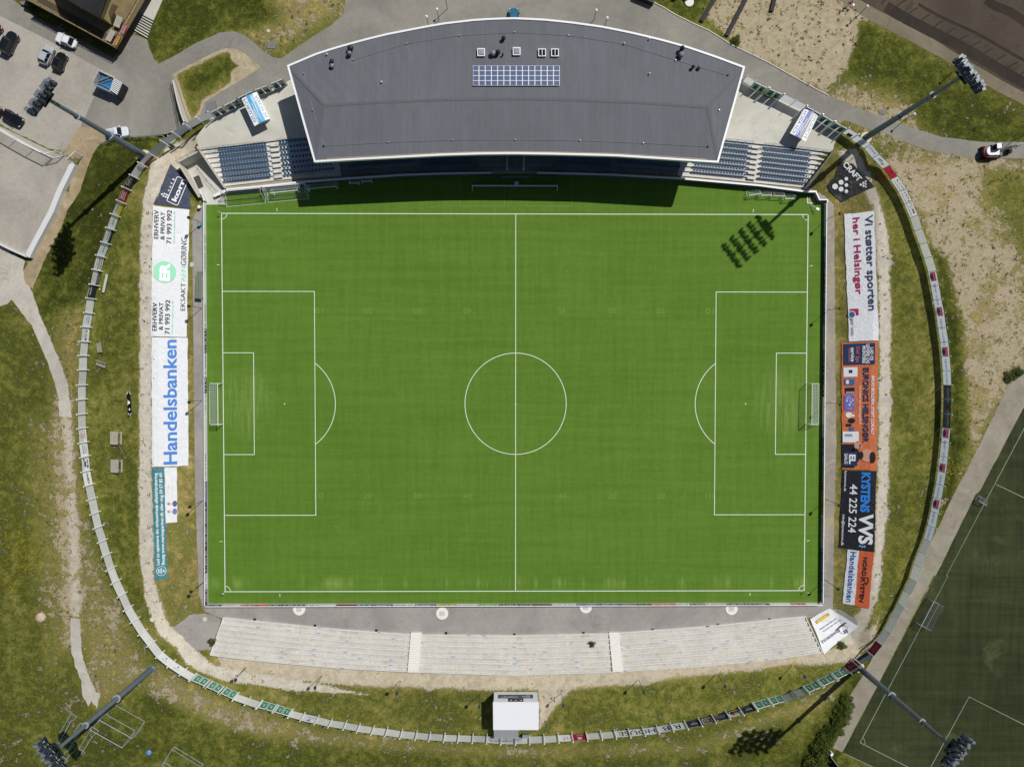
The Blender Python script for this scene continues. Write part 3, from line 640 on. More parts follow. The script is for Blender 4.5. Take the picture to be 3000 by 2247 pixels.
# stepped decks: tier j runs between curve j and j+1
CB = [(587, 437), (845.5, 404.7), (1180, 382), (1500, 376), (1820, 383), (2125.5, 408), (2436, 444.4)]
CFR = [(651, 547), (855, 524), (1180, 505), (1500, 499), (1820, 505), (2000, 515.6), (2364, 550.7)]
NT = 8
def zt(j): return TOP - .3 * (j + 1)
def curve(j, n=160):
    f = j / NT; xs = np.linspace(0, 1, n)
    bx = CB[0][0] + (CB[-1][0] - CB[0][0]) * xs; fx = CFR[0][0] + (CFR[-1][0] - CFR[0][0]) * xs
    by = np.interp(bx, [p[0] for p in CB], [p[1] for p in CB]); fy = np.interp(fx, [p[0] for p in CFR], [p[1] for p in CFR])
    k = np.ones(9) / 9.0
    x = bx + (fx - bx) * f; y = by + (fy - by) * f
    ys = np.convolve(np.pad(y, 4, mode='reflect', reflect_type='odd'), k, 'valid')
    return np.stack([x, ys], 1)
def cpts(j, xa, xb, z):
    c = curve(j); xa = max(xa, c[0][0]); xb = min(xb, c[-1][0])
    xs = np.concatenate([[xa], c[(c[:, 0] > xa + 1) & (c[:, 0] < xb - 1)][:, 0][::4], [xb]])
    return [W(x, float(np.interp(x, c[:, 0], c[:, 1])), z) for x in xs]
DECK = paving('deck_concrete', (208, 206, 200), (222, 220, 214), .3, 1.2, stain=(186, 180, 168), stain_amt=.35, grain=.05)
DECK_SHADE = paving('shade_toned_deck_concrete', (128, 130, 132), (146, 147, 147), .3, 1.2, stain=(112, 112, 110), stain_amt=.4, grain=.06)  # centre deck concrete, roof shade painted into its darker colours
def deck(parent, xa, xb, m=None):
    mb = MB()
    for j in range(NT):
        z = zt(j); a = cpts(j, xa(j), xb(j), z); b = cpts(j + 1, xa(j + 1), xb(j + 1), z)
        c2 = None
        la = [tuple(p) for p in a]; lb = [tuple(p) for p in b]
        P = [p[:2] for p in la] + [p[:2] for p in lb][::-1]
        mb.prism(P, -.1 if j == NT - 1 else z - .5, z)
    mb.build('concrete_steps', m or DECK, parent, world=True)
def ln(p0, p1): return lambda j: p0 + (p1 - p0) * j / NT
LFT = ln(587, 651); AB = ln(789, 803); BC = ln(975, 1000); CE = ln(2010, 1985); DC = ln(2201, 2188); RGT = ln(2436, 2364)
GAPW = 0
SEATB = M('blue_seat_plastic', (34, 104, 152), .35, .1, 2.0, spec=.5); SEATD = M('dark_seat_plastic', (28, 34, 48), .4, .1, 2)
def seat_mesh():
    mb = MB()
    mb.box((0, 0, .39), (.40, .30, .05)); mb.box((0, .14, .53), (.40, .06, .24)); mb.box((0, .145, .66), (.32, .055, .05)); mb.box((0, .1, .19), (.05, .05, .38))
    me = bpy.data.meshes.new('seat'); me.from_pydata(mb.v, [], mb.f); me.materials.append(SEATB); me.update()
    bm = bmesh.new(); bm.from_mesh(me); bmesh.ops.bevel(bm, geom=bm.edges[:], offset=.012, segments=1, affect='EDGES'); bm.to_mesh(me); bm.free()
    return me
SEAT = seat_mesh(); sv = np.array([v.co for v in SEAT.vertices]); sf = [tuple(p.vertices) for p in SEAT.polygons]
def seats(parent, rows, mat=SEATB, cap=100):
    # rows: (tier, (u,v) first seat, (u,v) last seat, count); nearest rows individually, the surplus as one object
    pos = []
    for j, a, b, k in rows:
        pa = W(*a, zt(j) + .45); pb = W(*b, zt(j) + .45); d = (pb - pa); r = math.atan2(d.y, d.x)
        for i in range(k):
            p = pa.lerp(pb, i / max(k - 1, 1)); pos.append((p.x, p.y, zt(j), r))
    off = parent.location
    for x, y, z, r in pos[:cap]:
        o = bpy.data.objects.new('seat', SEAT); COL.objects.link(o); o.parent = parent; o.location = (x - off.x, y - off.y, z - off.z); o.rotation_euler = (0, 0, r)
    if len(pos) > cap:
        mb = MB()
        for x, y, z, r in pos[cap:]:
            ca, sa = math.cos(r), math.sin(r)
            mb.add([(x + p[0] * ca - p[1] * sa, y + p[0] * sa + p[1] * ca, z + p[2]) for p in sv], sf)
        o = mb.build('remaining_seats', mat, parent, world=True); o['kind'] = 'stuff'
def rowset(k0, k1, f0, l0, f6, l6, n, ox, oy, k, ext=None):
    out = []
    for i in range(k0, k1):
        t = i / 6; a = (f0[0] + (f6[0] - f0[0]) * t, f0[1] + (f6[1] - f0[1]) * t); b = (l0[0] + (l6[0] - l0[0]) * t, l0[1] + (l6[1] - l0[1]) * t)
        out.append((i, ZQ(ox, oy, k, a)[0], ZQ(ox, oy, k, b)[0], n if not callable(n) else n(i)))
    return out
def railing(mb, pts, h=1.05, step=1.6, r=.025, mid=True):
    for a, b in zip(pts[:-1], pts[1:]):
        a = Vector(a); b = Vector(b); k = max(1, round((b - a).length / step))
        for i in range(k + 1):
            p = a.lerp(b, i / k); mb.bar(p, p + Vector((0, 0, h)), r, n=5)
        up = Vector((0, 0, h)); mb.bar(a + up, b + up, r, n=5)
        if mid: mb.bar(a + up * .5, b + up * .5, r * .8, n=5)
RAIL = M('railing_steel', (70, 76, 84), .45, .08, metal=.3)
def steps(parent, pa, pb, za=0):                    # half-height stair blocks in the aisle, one per tier
    mb = MB()
    for j in range(7):
        t = j / 6; a = Vector(W(*pa(t), zt(j) + .15)); b = Vector(W(*pb(t), zt(j) + .15)); mb.wall(a, b, .42, zt(j) + .002, zt(j) + .15)
    mb.build('aisle_step', DECK, parent, world=True)
zq = lambda ox, oy, k, a, b: (lambda t: ZQ(ox, oy, k, (a[0] + (b[0] - a[0]) * t, a[1] + (b[1] - a[1]) * t))[0])
BL = []
def block(label, xa, xb, rows, cx, cy):
    t = thing('seating_block', label, 'seating', tuple(W(cx, cy, 1.5)), group='open air seating blocks of the stand'); deck(t, xa, xb); seats(t, rows); BL.append(t); return t
bA = block('outermost left block of blue seats on pale steps, fully in the sun', LFT, AB, rowset(0, 7, (565, 305), (1180, 242), (635, 728), (1242, 662), 17, 520, 370, 4.608)[::-1], 700, 490)
bB = block('block of blue seats left of the roof, mostly in its shadow', AB, BC, rowset(0, 7, (1385, 220), (1840, 168), (1453, 642), (2100, 575), lambda i: 12 + i // 2, 520, 370, 4.608)[::-1], 880, 470)
bD = block('outermost right block of blue seats beside the slanting side railing', DC, RGT, [q for q in rowset(0, 7, (1078, 212), (1662, 280), (1012, 612), (1592, 678), 17, 2000, 380, 4.424)][::-1], 2290, 490)
bC = block('block of blue seats at the right corner of the roof, nearly all sunlit', CE, DC, rowset(0, 7, (250, 124), (862, 190), (150, 530), (805, 592), 18, 2000, 380, 4.424)[::-1], 2090, 470)
steps(bA, zq(520, 370, 4.608, (1250, 262), (1305, 690)), zq(520, 370, 4.608, (1365, 250), (1415, 675)))
steps(bD, zq(2000, 380, 4.424, (897, 222), (838, 622)), zq(2000, 380, 4.424, (1000, 234), (945, 636)))
ck = thing('seating_deck', 'shaded centre seating steps below the front edge of the roof', 'seating', tuple(W(1500, 470, 1.5))); deck(ck, BC, CE, DECK_SHADE)
seats(ck, [(6, (1026, 487), (1210, 473), 19), (5, (1026, 471), (1210, 458), 19), (6, (1812, 474), (1990, 489), 19), (5, (1812, 459), (1990, 473), 19), (6, (1240, 484), (1380, 479), 15), (5, (1240, 470), (1380, 466), 15), (6, (1645, 479), (1785, 484), 15), (5, (1645, 466), (1785, 469), 15)])
mb = MB()
for x0, x1 in ((1405, 1487), (1537, 1617)):
    for i in range(9):
        p = W(x0 + (x1 - x0) * i / 8, 484, .9); mb.bar((p.x, p.y, .4), (p.x, p.y, 1.6), .03, n=4); q = W(x0 + (x1 - x0) * i / 8, 462, 1.8); mb.bar((q.x, q.y, 1.6), (p.x, p.y, 1.6), .03, n=4)
    mb.bar(W(x0, 484, 1.6), W(x1, 484, 1.6), .05)
mb.build('box_railing', GALV, ck, world=True)
mb = MB()
for x in (1486, 1534): a, b = W(x, 455, .5), W(x, 500, .5); mb.wall(a, b, .3, 0, 2.2)
mb.build('tunnel_wall', CONC, ck, world=True)
# railings and the left-hand entrance cut
mb = MB(); P = [W(*p, TOP) for p in ZQ(520, 370, 4.608, (320, 330), (640, 285), (1190, 228))]; railing(mb, P)
P = [W(*p, TOP) for p in ZQ(520, 370, 4.608, (1360, 205), (1500, 188))]; railing(mb, P); o = mb.build('railing', RAIL, bA, world=True)
mb = MB(); a = curve(0)[0]; b = curve(8)[0]; mb.wall(W(*a, 2), W(*b, 2), .22, -.05, TOP + .9, .9); mb.build('side_wall', CONC, bA, world=True)
mb = MB(); P = [W(*p, TOP) for p in ZQ(2000, 380, 4.424, (555, 142), (700, 158), (905, 180))]; railing(mb, P)
P = [W(*p, TOP) for p in ZQ(2000, 380, 4.424, (1040, 195), (1400, 236), (1700, 270), (1905, 300))]; railing(mb, P); mb.build('railing', RAIL, bD, world=True)
mb = MB(); a = curve(0)[-1]; b = curve(8)[-1]; mb.wall(W(*a, 2), W(*b, 2), .2, -.05, TOP + .9, .9); mb.build('side_wall', CONCD, bD, world=True)
mb = MB(); P = [W(*p, z) for p, z in zip([a, ((a[0] + b[0]) / 2, (a[1] + b[1]) / 2), b], (TOP + .9, 2.6, .9))]; railing(mb, P, .9, 1.2); mb.build('side_railing', GALV, bD, world=True)
ew = thing('entrance_walls', 'concrete retaining walls round the sunken entrance beside the outermost left seats', 'retaining wall', tuple(W(560, 470, TOP)))
mb = MB(); A0, A1, A2 = [W(*p, TOP) for p in ZQ(440, 430, 8.72, (1265, 120), (720, 410), (1255, 1290))]
mb.wall(A0, A1, .25, -.05, TOP + .25); mb.build('back_wall', CONC, ew, world=True)
mb = MB(); mb.wall(A1, W(*ZQ(440, 430, 8.72, (1265, 1300))[0], .8), .3, -.05, TOP + .25, 1.0); mb.build('side_wall', CONC, ew, world=True)
mb = MB(); railing(mb, [A0 + Vector((0, 0, .2)), A1 + Vector((0, 0, .2))], 1.0, 1.7); mb.build('railing', RAIL, ew, world=True)
mb = MB(); P = [W(*p, .0) for p in ZQ(440, 430, 8.72, (1225, 560), (1450, 850), (1720, 1140))]; railing(mb, P, 1.0, 1.8)
tag(mb.build('handrail', RAIL), 'dark handrail standing in the sunken entrance left of the seats', 'handrail')
mb = MB(); mb.prism(xy(ZQ(440, 430, 8.72, (1100, 790), (1245, 730), (1365, 1030), (1235, 1085)), 0), -.0, .02)
tag(mb.build('floor_mat', M('dark_mat', (72, 72, 66), .9, .1)), 'dark rectangular mat lying in the sunken entrance', 'mat')
# roof furniture
def rp(u, v): return W(u, v, 10.45)
def roof_z(p):
    for T in (roof.matrix_world,): pass
    me = roof.data
    q = Vector((p[0] - gs.location.x, p[1] - gs.location.y, 30 ))
    ok, h, nn, i = roof.ray_cast(q, Vector((0, 0, -1)))
    return h.z + gs.location.z if ok else 10.4
bpy.context.view_layer.update()
def onroof(u, v):
    z = 10.5
    for _ in range(3): p = W(u, v, z); z = roof_z(p)
    return Vector((p.x, p.y, z))
ACR = M('skylight_acrylic', (150, 160, 172), .15, .05, spec=.6)
for i, (u, v) in enumerate(((1409.8, 157), (1513.6, 154), (1587.9, 158), (1625.5, 158))):
    p = onroof(u, v); mb = MB(); mb.box((p.x, p.y, p.z + .2), (1.25, 1.25, .5)); o = mb.build('skylight', WHITE, roof, world=True)
    mb = MB(); mb.box((p.x, p.y, p.z + .52), (1.02, 1.02, .16), taper=.72, mi=0)
    if i > 1: mb.box((p.x, p.y, p.z + .56), (.1, 1.0, .14), mi=1)
    mb.build('skylight_dome', [ACR if i < 2 else GLASS, WHITE], o, world=True)
def vent(u, v, r, h, m=DARK):
    p = onroof(u, v); mb = MB(); mb.lathe([(r * .75, -.05), (r * .75, h * .6), (r * 1.15, h * .6), (r * 1.15, h * .75), (r * .8, h), (.01, h * 1.12)], p, 14)
    mb.build('roof_vent', m, roof, world=True)
for u, v, r, h in ((1029, 147, .42, 1.1), (1026, 162, .34, 1.0), (974, 183, .3, .7), (974, 197, .34, .7), (1475.5, 117, .3, .9), (1444, 161, .42, .9), (1459, 159, .33, 1.1), (1473, 164, .14, .7), (1993, 166, .42, 1.0), (1995, 149, .34, 1.3), (2028, 201, .24, .9), (2047.5, 201, .28, .8)):
    vent(u, v, r, h, GREY if r in (.34, .28, .42) and v > 150 else DARK)
for u, v in ((1827.5, 130), (1901.5, 117), (1902, 218.5), (1119, 243), (959, 162)): vent(u, v, .12, .5, WHITE)
CG = GALV
def lw(pts, name='lightning_wire'):
    mb = MB(); P = [onroof(*p) for p in pts]
    for p in P: mb.box((p.x, p.y, p.z + .12), (.18, .18, .3))
    for a, b in zip(P[:-1], P[1:]):
        for k in range(3): mb.bar(a.lerp(b, k / 3) + Vector((0, 0, .07)), a.lerp(b, (k + 1) / 3) + Vector((0, 0, .07)), .028, n=4)
    mb.build(name, CG, roof, world=True)
lw(c10((417, 640), (492, 955), (587, 1265))); lw(c10((587, 1265), (1145, 1233), (1697, 1213)) + c20((30, 1212), (588, 1218), (1133, 1240), (1690, 1270)))
lw(c20((1690, 1270), (1787, 955), (1862, 655))); lw(c10((845, 520), (1303, 382), (1760, 312)) + c20((22, 285), (490, 312), (965, 385), (1412, 525), (1862, 655)))
sa = thing('solar_array', 'array of blue solar panels lying on the stand roof', 'solar panels', tuple(onroof(1512, 224)))
def pv_material():
    m, n, l, b = nodes('solar_cells'); tc = n.new('ShaderNodeTexCoord'); br = n.new('ShaderNodeTexBrick'); l.new(tc.outputs['Object'], br.inputs['Vector'])
    br.offset = 0; br.inputs['Scale'].default_value = 1; br.inputs['Brick Width'].default_value = .16; br.inputs['Row Height'].default_value = .16; br.inputs['Mortar Size'].default_value = .012
    br.inputs['Color1'].default_value = C(84, 100, 136); br.inputs['Color2'].default_value = C(72, 90, 128); br.inputs['Mortar'].default_value = C(120, 132, 160)
    l.new(br.outputs[0], b.inputs['Base Color']); b.inputs['Roughness'].default_value = .25; return m
PV = pv_material(); u0, v0, u1, v1 = 1385.5, 195.5, 1639.5, 253.5
cellm = None
for r in range(2):
    for c in range(14):
        a = onroof(u0 + (u1 - u0) * c / 14, v0 + (v1 - v0) * (r + .5) / 2); b = onroof(u0 + (u1 - u0) * (c + 1) / 14, v0 + (v1 - v0) * (r + .5) / 2); ctr = (a + b) / 2
        w = (b - a).length; hh = abs(onroof(1500, v0).y - onroof(1500, v1).y) / 2; rz = math.atan2((b - a).y, (b - a).x)
        if cellm is None:
            mb = MB(); mb.box((0, 0, 0), (w, hh, .05), mi=1)
            for k in (-1, 1): mb.box((0, k * hh / 4, .03), (w - .13, hh / 2 - .09, .02), mi=0)
            o = mb.build('solar_panel', [PV, WHITE], sa); cellm = o
        else: o = cellm.copy(); COL.objects.link(o)
        o.location = ctr - sa.location + Vector((0, 0, .25)); o.rotation_euler = (0, 0, rz)
        o.rotation_euler.x = math.atan2(onroof(1500, v0).z - onroof(1500, v1).z, onroof(1500, v0).y - onroof(1500, v1).y) * 1.0

# front wall between seats and turf
def wall_thing(name, label, pts, w, z0, z1, m, capm=WHITE, cat='wall'):
    t = thing(name, label, cat, (pts[0][0], pts[0][1], z0 if isinstance(z0, (int, float)) else 0))
    mb = MB(); mb.path(pts, w, z0, z1); mb.build('wall_body', m, t, world=True)
    mb = MB(); mb.path(pts, w + .08, z1 + .002, z1 + .08); mb.build('coping', capm, t, world=True); return t
ZW = 1.35; WM = M('wall_dark_blue', (84, 96, 112), .6, .08)
wall_thing('parapet_wall', 'white capped curved front wall below the left half of the stand', [W(*p, ZW) for p in ((663, 556), (765, 546.5), (863, 536), (1000, 525), (1180, 513), (1300, 509), (1439, 507))], .22, -.02, ZW, WM)
wall_thing('parapet_wall', 'white capped curved front wall below the right half of the stand', [W(*p, ZW) for p in ((1574, 507), (1690, 509.5), (1800, 513), (2000, 524), (2226, 544), (2361, 562), (2392, 562))], .22, -.02, ZW, WM)
pb = thing('barrier_board', 'long thin white barrier board in the shade at the halfway line', 'barrier', tuple(W(1508, 546, 0)))
mb = MB(); mb.wall(W(1382, 544.5, .9), W(1634, 545, .9), .1, 0.0, .85); mb.build('board', M('barrier_blue', (96, 112, 132), .5, .08), pb, world=True)
mb = MB(); mb.wall(W(1382, 544.5, .9), W(1634, 545, .9), .2, .852, .93); mb.build('top_rail', WHITE, pb, world=True)
for x in (1384, 1632):
    mb = MB(); p = W(x, 548, 0); mb.box((p.x, p.y - .3, .4), (.08, .9, .8)); mb.build('end_foot', WHITE, pb, world=True)
mb = MB(); p = W(1513.5, 538, .8); mb.lathe([(.3, 0), (.06, .05), (.06, .7), (.43, .72), (.43, .77)], (p.x, p.y, 0), 20)
tag(mb.build('round_table', M('pale_blue_plastic', (190, 210, 235), .4, .03)), 'round pale table behind the shaded barrier board', 'table')
bn = thing('substitute_bench', 'low dark bench in the shade between the barrier board and the stand', 'bench', tuple(W(1509, 519, 0)))
mb = MB(); mb.wall(W(1466, 519, .5), W(1553, 519, .5), .4, .42, .47); mb.build('seat', GREY, bn, world=True)
for x in (1470, 1509, 1549): mb = MB(); p = W(x, 519, .4); mb.box((p.x, p.y, .21), (.08, .35, .42)); mb.build('leg', DARK, bn, world=True)

# ------------------------------------------------------------------ standing terrace below the pitch
NROW = 8
def trow(i):
    f = i / (NROW - 1); a = resample(ROW0[1:-1], 40); b = resample(ROW7[1:-1], 40)
    return [(p[0] + (q[0] - p[0]) * f, p[1] + (q[1] - p[1]) * f) for p, q in zip(a, b)]
def ztr(i): return .325 * (i + 1)
te = thing('standing_terrace', 'gravel standing terrace with long white kerb steps below the pitch', 'terrace', tuple(W(1500, 1900, 0)))
KERB = paving('kerb_concrete', (206, 208, 208), (222, 223, 222), .4, 3, grain=.08); BLUEM = M('blue_row_mark', (120, 168, 220), .6, .05)
TG = paving('terrace_gravel', (192, 188, 178), (206, 202, 193), .25, 3, stain=(164, 155, 136), stain_amt=.6, grain=.22)
mb = MB()
for i in range(NROW - 1):
    z = ztr(i) - .03; a = [W(*p, z) for p in trow(i)]; b = [W(*p, z) for p in trow(i + 1)]; k = len(a)
    mb.add(a + b, [(j, k + j, k + j + 1, j + 1) for j in range(k - 1)])
mb.build('gravel_tread', TG, te, world=True)
rng = random.Random(3)
for i in range(NROW):
    P = [W(*p, ztr(i)) for p in trow(i)]; mb = MB(); mb.path(P, .16, ztr(i) - .6, ztr(i), 0)
    for k in range(7):
        x = rng.randrange(2, 37); a, b = P[x].lerp(P[x + 1], .3), P[x].lerp(P[x + 1], .55)
        if rng.random() < .75: mb.wall(a, b, .15, ztr(i) - .05, ztr(i) + .004, mi=1)
    mb.build('kerb_step', [KERB, BLUEM], te, world=True)
for nm, c in (('left', 0), ('right', -1)):
    mb = MB(); a = W(*trow(0)[c], ztr(0)); b = W(*trow(7)[c], ztr(7)); mb.wall(a, b, .14, -.3, ztr(0) + .05, ztr(7) + .05); mb.build('end_kerb', KERB, te, world=True)
def stair(label, pts):
    t = thing('stair', label, 'stairs', tuple(W(*pts[0], 0))); (a, b, c, d) = pts
    for i in range(17):
        z = .145 * i + .4; f = i / 17; g = (i + 1) / 17; L = lambda p, q, f: (p[0] + (q[0] - p[0]) * f, p[1] + (q[1] - p[1]) * f)
        P = [W(*L(a, d, f), z)[:2], W(*L(b, c, f), z)[:2], W(*L(b, c, g), z)[:2], W(*L(a, d, g), z)[:2]]
        P = [(x, y - (.0 if k < 2 else 0)) for k, (x, y) in enumerate(P)]
        mb = MB(); mb.prism(P, z - .45, z); mb.build('step', STC, t, world=True)
STC = M('stair_concrete', (226, 224, 218), .8, .05, 4)
stair('left of the two white stairs up the terrace', c13((1338, 490), (1430, 490), (1400, 836), (1308, 836)))
stair('right of the two white stairs up the terrace', c23((838, 490), (925, 490), (958, 832), (870, 832)))
mb = MB(); z = .1; P = [W(*p, .0) for p in c03((1490, 455), (1640, 340), (1765, 325), (1905, 372), (1820, 640), (1700, 640), (1600, 560))]
def drape(ptsS, off, step=.9, rag=0):
    P = [tuple(G(u, v, off)[:2]) for u, v in ptsS]
    if rag: P = fray(P, rag)
    n = len(P); A = np.array(P); pts = [Vector(p) for p in P]; x0, y0 = A.min(0); x1, y1 = A.max(0)
    for x in np.arange(x0 + step / 2, x1, step):
        for y in np.arange(y0 + step / 2, y1, step):
            if inpoly(np.array([x]), np.array([y]), A)[0] and sdf(np.array([x]), np.array([y]), A)[0] > step * .3: pts.append(Vector((x, y)))
    v, e, f, _, _, _ = delaunay_2d_cdt(pts, [], [list(range(n))], 1, 1e-4)
    vs = [(p.x, p.y, float(H(p.x, p.y)) + off) for p in v]; fs = []
    for t in f:
        a, b, c = [Vector(vs[i][:2]) for i in t[:3]]; fs.append(tuple(t) if (b - a).cross(c - a) > 0 else tuple(t[::-1]))
    return vs, fs
for pts in (c03((1490, 455), (1640, 340), (1765, 325), (1905, 372), (1820, 640), (1700, 640), (1600, 560)), ZQ(2350, 1770, 10.357, (850, 160), (1150, 150), (1420, 330), (1660, 470), (1690, 640), (1600, 600))):
    mb = MB(); mb.add(*drape(pts, .06, .7, .12)); struct('asphalt_patch', mb, ASPH2)
for i, p in enumerate(c13((373, 288), (1608, 325)) + c23((637, 270), (1895, 285))):
    q = W(*p, 0); t = thing('manhole_cover', ('leftmost', 'second from left', 'third from left', 'rightmost')[i] + ' of the four round white slabs on the grey path', 'manhole cover', (q.x, q.y, -.02), group='round white slabs along the grey path')
    lim = W(1500, 1769, 0).y - q.y - .12; mb = MB(); mb.prism([(1.1 * math.cos(2 * PI * k / 40), min(1.1 * math.sin(2 * PI * k / 40), lim + .001 * k / 40)) for k in range(40)], 0, .12); mb.build('slab', M('white_concrete', (232, 231, 224), .8, .04), t)
    mb = MB(); mb.box((0, min(0, lim - .5), .13), (.95, .85, .03)); mb.build('hatch', M('hatch_grey', (196, 200, 200), .6, .05), t)
DR = []
for p in c03((2200, 378)) + c13((510, 430), (1040, 472), (1642, 495)) + c23((20, 508), (617, 495), (1213, 467), (1778, 423)) + c33((12, 378)):
    q = W(*p, 0); DR.append(q)
ordn = ['first', 'second', 'third', 'fourth', 'fifth', 'sixth', 'seventh', 'eighth', 'ninth', 'tenth', 'eleventh', 'twelfth', 'thirteenth', 'fourteenth', 'fifteenth', 'sixteenth', 'seventeenth', 'eighteenth', 'nineteenth', 'twentieth']
ordn += ['twenty-' + o for o in ordn[:9]] + ['thirtieth'] + ['thirty-' + o for o in ordn[:9]] + ['fortieth']
for i, q in enumerate(DR):
    mb = MB(); mb.box((0, 0, .05), (.42, .42, .14)); mb.box((0, 0, .13), (.34, .34, .03), mi=1); o = mb.build('drain_grate', [DARK, BLACK]); o.location = (q.x, q.y, -.02)
    tag(o, ordn[i] + ' small dark drain box from the left along the foot of the terrace', 'drain', 'dark drain boxes at the foot of the terrace')

# ------------------------------------------------------------------ floodlight masts
MAST = M('mast_steel', (112, 124, 138), .45, .08, 1.5, metal=.25); LAMPB = M('lamp_housing', (44, 51, 62), .35, .2, 3, metal=.3); LAMPG = M('lamp_glass', (190, 200, 205), .1, .05, spec=.6)
FLG = M('flange_steel', (150, 158, 164), .5, .06)
def mast(label, u, v, fr_=1.0, fm_=None):
    b = W(u, v, TOP); t = thing('floodlight_mast', label, 'floodlight', tuple(b), group='four tall floodlight masts at the corners of the stadium')
    d = Vector((0 - b.x, 0 - b.y)); d.normalize()            # towards the pitch
    t.rotation_euler = (0, 0, math.atan2(d.y, d.x))
    mb = MB(); mb.lathe([(fr_, -.2), (fr_, .3), (fr_ - .08, .35)], n=28); mb.build('base', fm_ or M('mast_footing', (205, 198, 178), .85, .06), t)
    secs = ((.35, .54, .44, 11.3), (11.3, .43, .34, 19.8), (19.8, .32, .23, 28.6))
    for z0, r0, r1, z1 in secs:
        mb = MB(); mb.bar((0, 0, z0), (0, 0, z1), r0, r1, n=20); mb.build('mast_section', MAST, t, smooth=False)
    for z, r in ((11.3, .64), (19.8, .5)):
        mb = MB(); mb.lathe([(r, -.1), (r, .1)], (0, 0, z), 20); o = mb.build('flange', FLG, t)
    mb = MB(); mb.box((.35, 0, 27.2), (1.1, 2.2, .12)); mb.box((.7, .8, 27.6), (.4, .6, .7)); mb.box((.7, -.8, 27.6), (.4, .6, .7))
    P = [Vector(p) for p in ((-.2, -1.1, 27.25), (.9, -1.1, 27.25), (.9, 1.1, 27.25), (-.2, 1.1, 27.25))]; railing(mb, P, 1, .8, .03); mb.build('platform', LAMPB, t)
    a0, a1 = Vector((.1, 0, 27.7)), Vector((4.1, 0, 33.1))
    mb = MB(); mb.bar((0, 0, 28.4), a0 + Vector((0, 0, -.2)), .26, .2, 10); mb.bar(a0, a1, .16, .12, 8)
    for i in range(5):
        p = a0.lerp(a1, i / 4); mb.bar(p + Vector((0, -2.45, 0)), p + Vector((0, 2.45, 0)), .07, n=6)
    for y in (-1.6, 1.6): mb.bar(a0 + Vector((0, y, 0)), a1 + Vector((0, y, 0)), .05, n=6)
    hd = mb.build('head_frame', DARK, t)
    up = (a1 - a0).normalized(); fw_ = Vector((math.cos(R(-38)), 0, math.sin(R(-38))))
    me = None; rg_ = random.Random(int(u))
    for i in range(5):
        p = a0.lerp(a1, i / 4)
        for k in range(8):
            y = -2.3 + 4.6 * k / 7
            if me is None:
                mb = MB(); q0 = Vector((0, 0, 0)); mb.bar(q0 - fw_ * .4, q0 + fw_ * .12, .17, .29, 10); mb.bar(q0 + fw_ * .12, q0 + fw_ * .36, .3, .32, 12); mb.bar(q0 + fw_ * .36, q0 + fw_ * .38, .27, .27, 12, mi=1)
                mb.box((-.62, 0, .12), (.44, .34, .28), mi=2); mb.bar((0, -.3, 0), (-.1, -.3, -.5), .04, n=5, mi=2); mb.bar((0, .3, 0), (-.1, .3, -.5), .04, n=5, mi=2)
                o = mb.build('floodlight', [LAMPB, LAMPG, GREY], hd); me = o
            else: o = me.copy(); COL.objects.link(o)
            o.location = p + Vector((.2 + .22 * ((k + i) % 2), y, .35 - .15 * ((k + i) % 2)))
            o.rotation_euler = (0, R(rg_.uniform(-9, 9)), R(rg_.uniform(-24, 24)))
    return t
mast('floodlight mast rising beside the car park with a white van', 427, 458)
mast('floodlight mast by the asphalt road whose shadow reaches the pitch', 2535, 405)
mast('floodlight mast on the grass beside the stack of empty goal frames', 444, 1959, .72, MAST)
mast('floodlight mast leaning over the dark worn practice pitch', 2513, 1952)

# ------------------------------------------------------------------ perimeter fence
def slat_material(name, a, b2, f=14.0):
    m, n, l, b = nodes(name); tc = n.new('ShaderNodeTexCoord'); w = n.new('ShaderNodeTexWave'); w.bands_direction = 'Z'; w.inputs['Scale'].default_value = f / 2.0
    w.inputs['Distortion'].default_value = 0; l.new(tc.outputs['Object'], w.inputs['Vector'])
    c = mixc(n, l, smooth(n, l, w.outputs['Fac'], .15, .6), C(*a), C(*b2)); c = scalec(n, l, c, remap(n, l, noise(n, l, tc.outputs['Object'], 1.1, 4), .3, .7, .92, 1.05)); oi = n.new('ShaderNodeObjectInfo'); c = scalec(n, l, c, remap(n, l, oi.outputs['Random'], 0, 1, .84, 1.04))
    l.new(c, b.inputs['Base Color']); b.inputs['Roughness'].default_value = .6; return m
def sheer(m, share=.55):                                 # thin sheet that glows when the sun is behind it
    n = m.node_tree.nodes; l = m.node_tree.links; b = n['Principled BSDF']; out = n['Material Output']
    src = b.inputs['Base Color'].links[0].from_socket; tr = n.new('ShaderNodeBsdfTranslucent'); l.new(src, tr.inputs['Color'])
    mx = n.new('ShaderNodeMixShader'); mx.inputs[0].default_value = share; l.new(b.outputs[0], mx.inputs[1]); l.new(tr.outputs[0], mx.inputs[2]); l.new(mx.outputs[0], out.inputs['Surface']); m['sheer'] = 1; return m
def sheet(mb, a, b, z0, z1): return mb.add([(a.x, a.y, z0), (b.x, b.y, z0), (b.x, b.y, z1), (a.x, a.y, z1)], [(0, 1, 2, 3)])
SLATL = slat_material('pale_slats', (200, 203, 204), (240, 242, 242)); SLATG = slat_material('grey_green_slats', (204, 210, 206), (238, 242, 240)); PLAIN = M('grey_sheet', (204, 208, 214), .5, .05); PLAINT = M('clear_grey_sheet', (224, 228, 234), .5, .05)
for q_ in (SLATG, PLAINT): sheer(q_, .7)
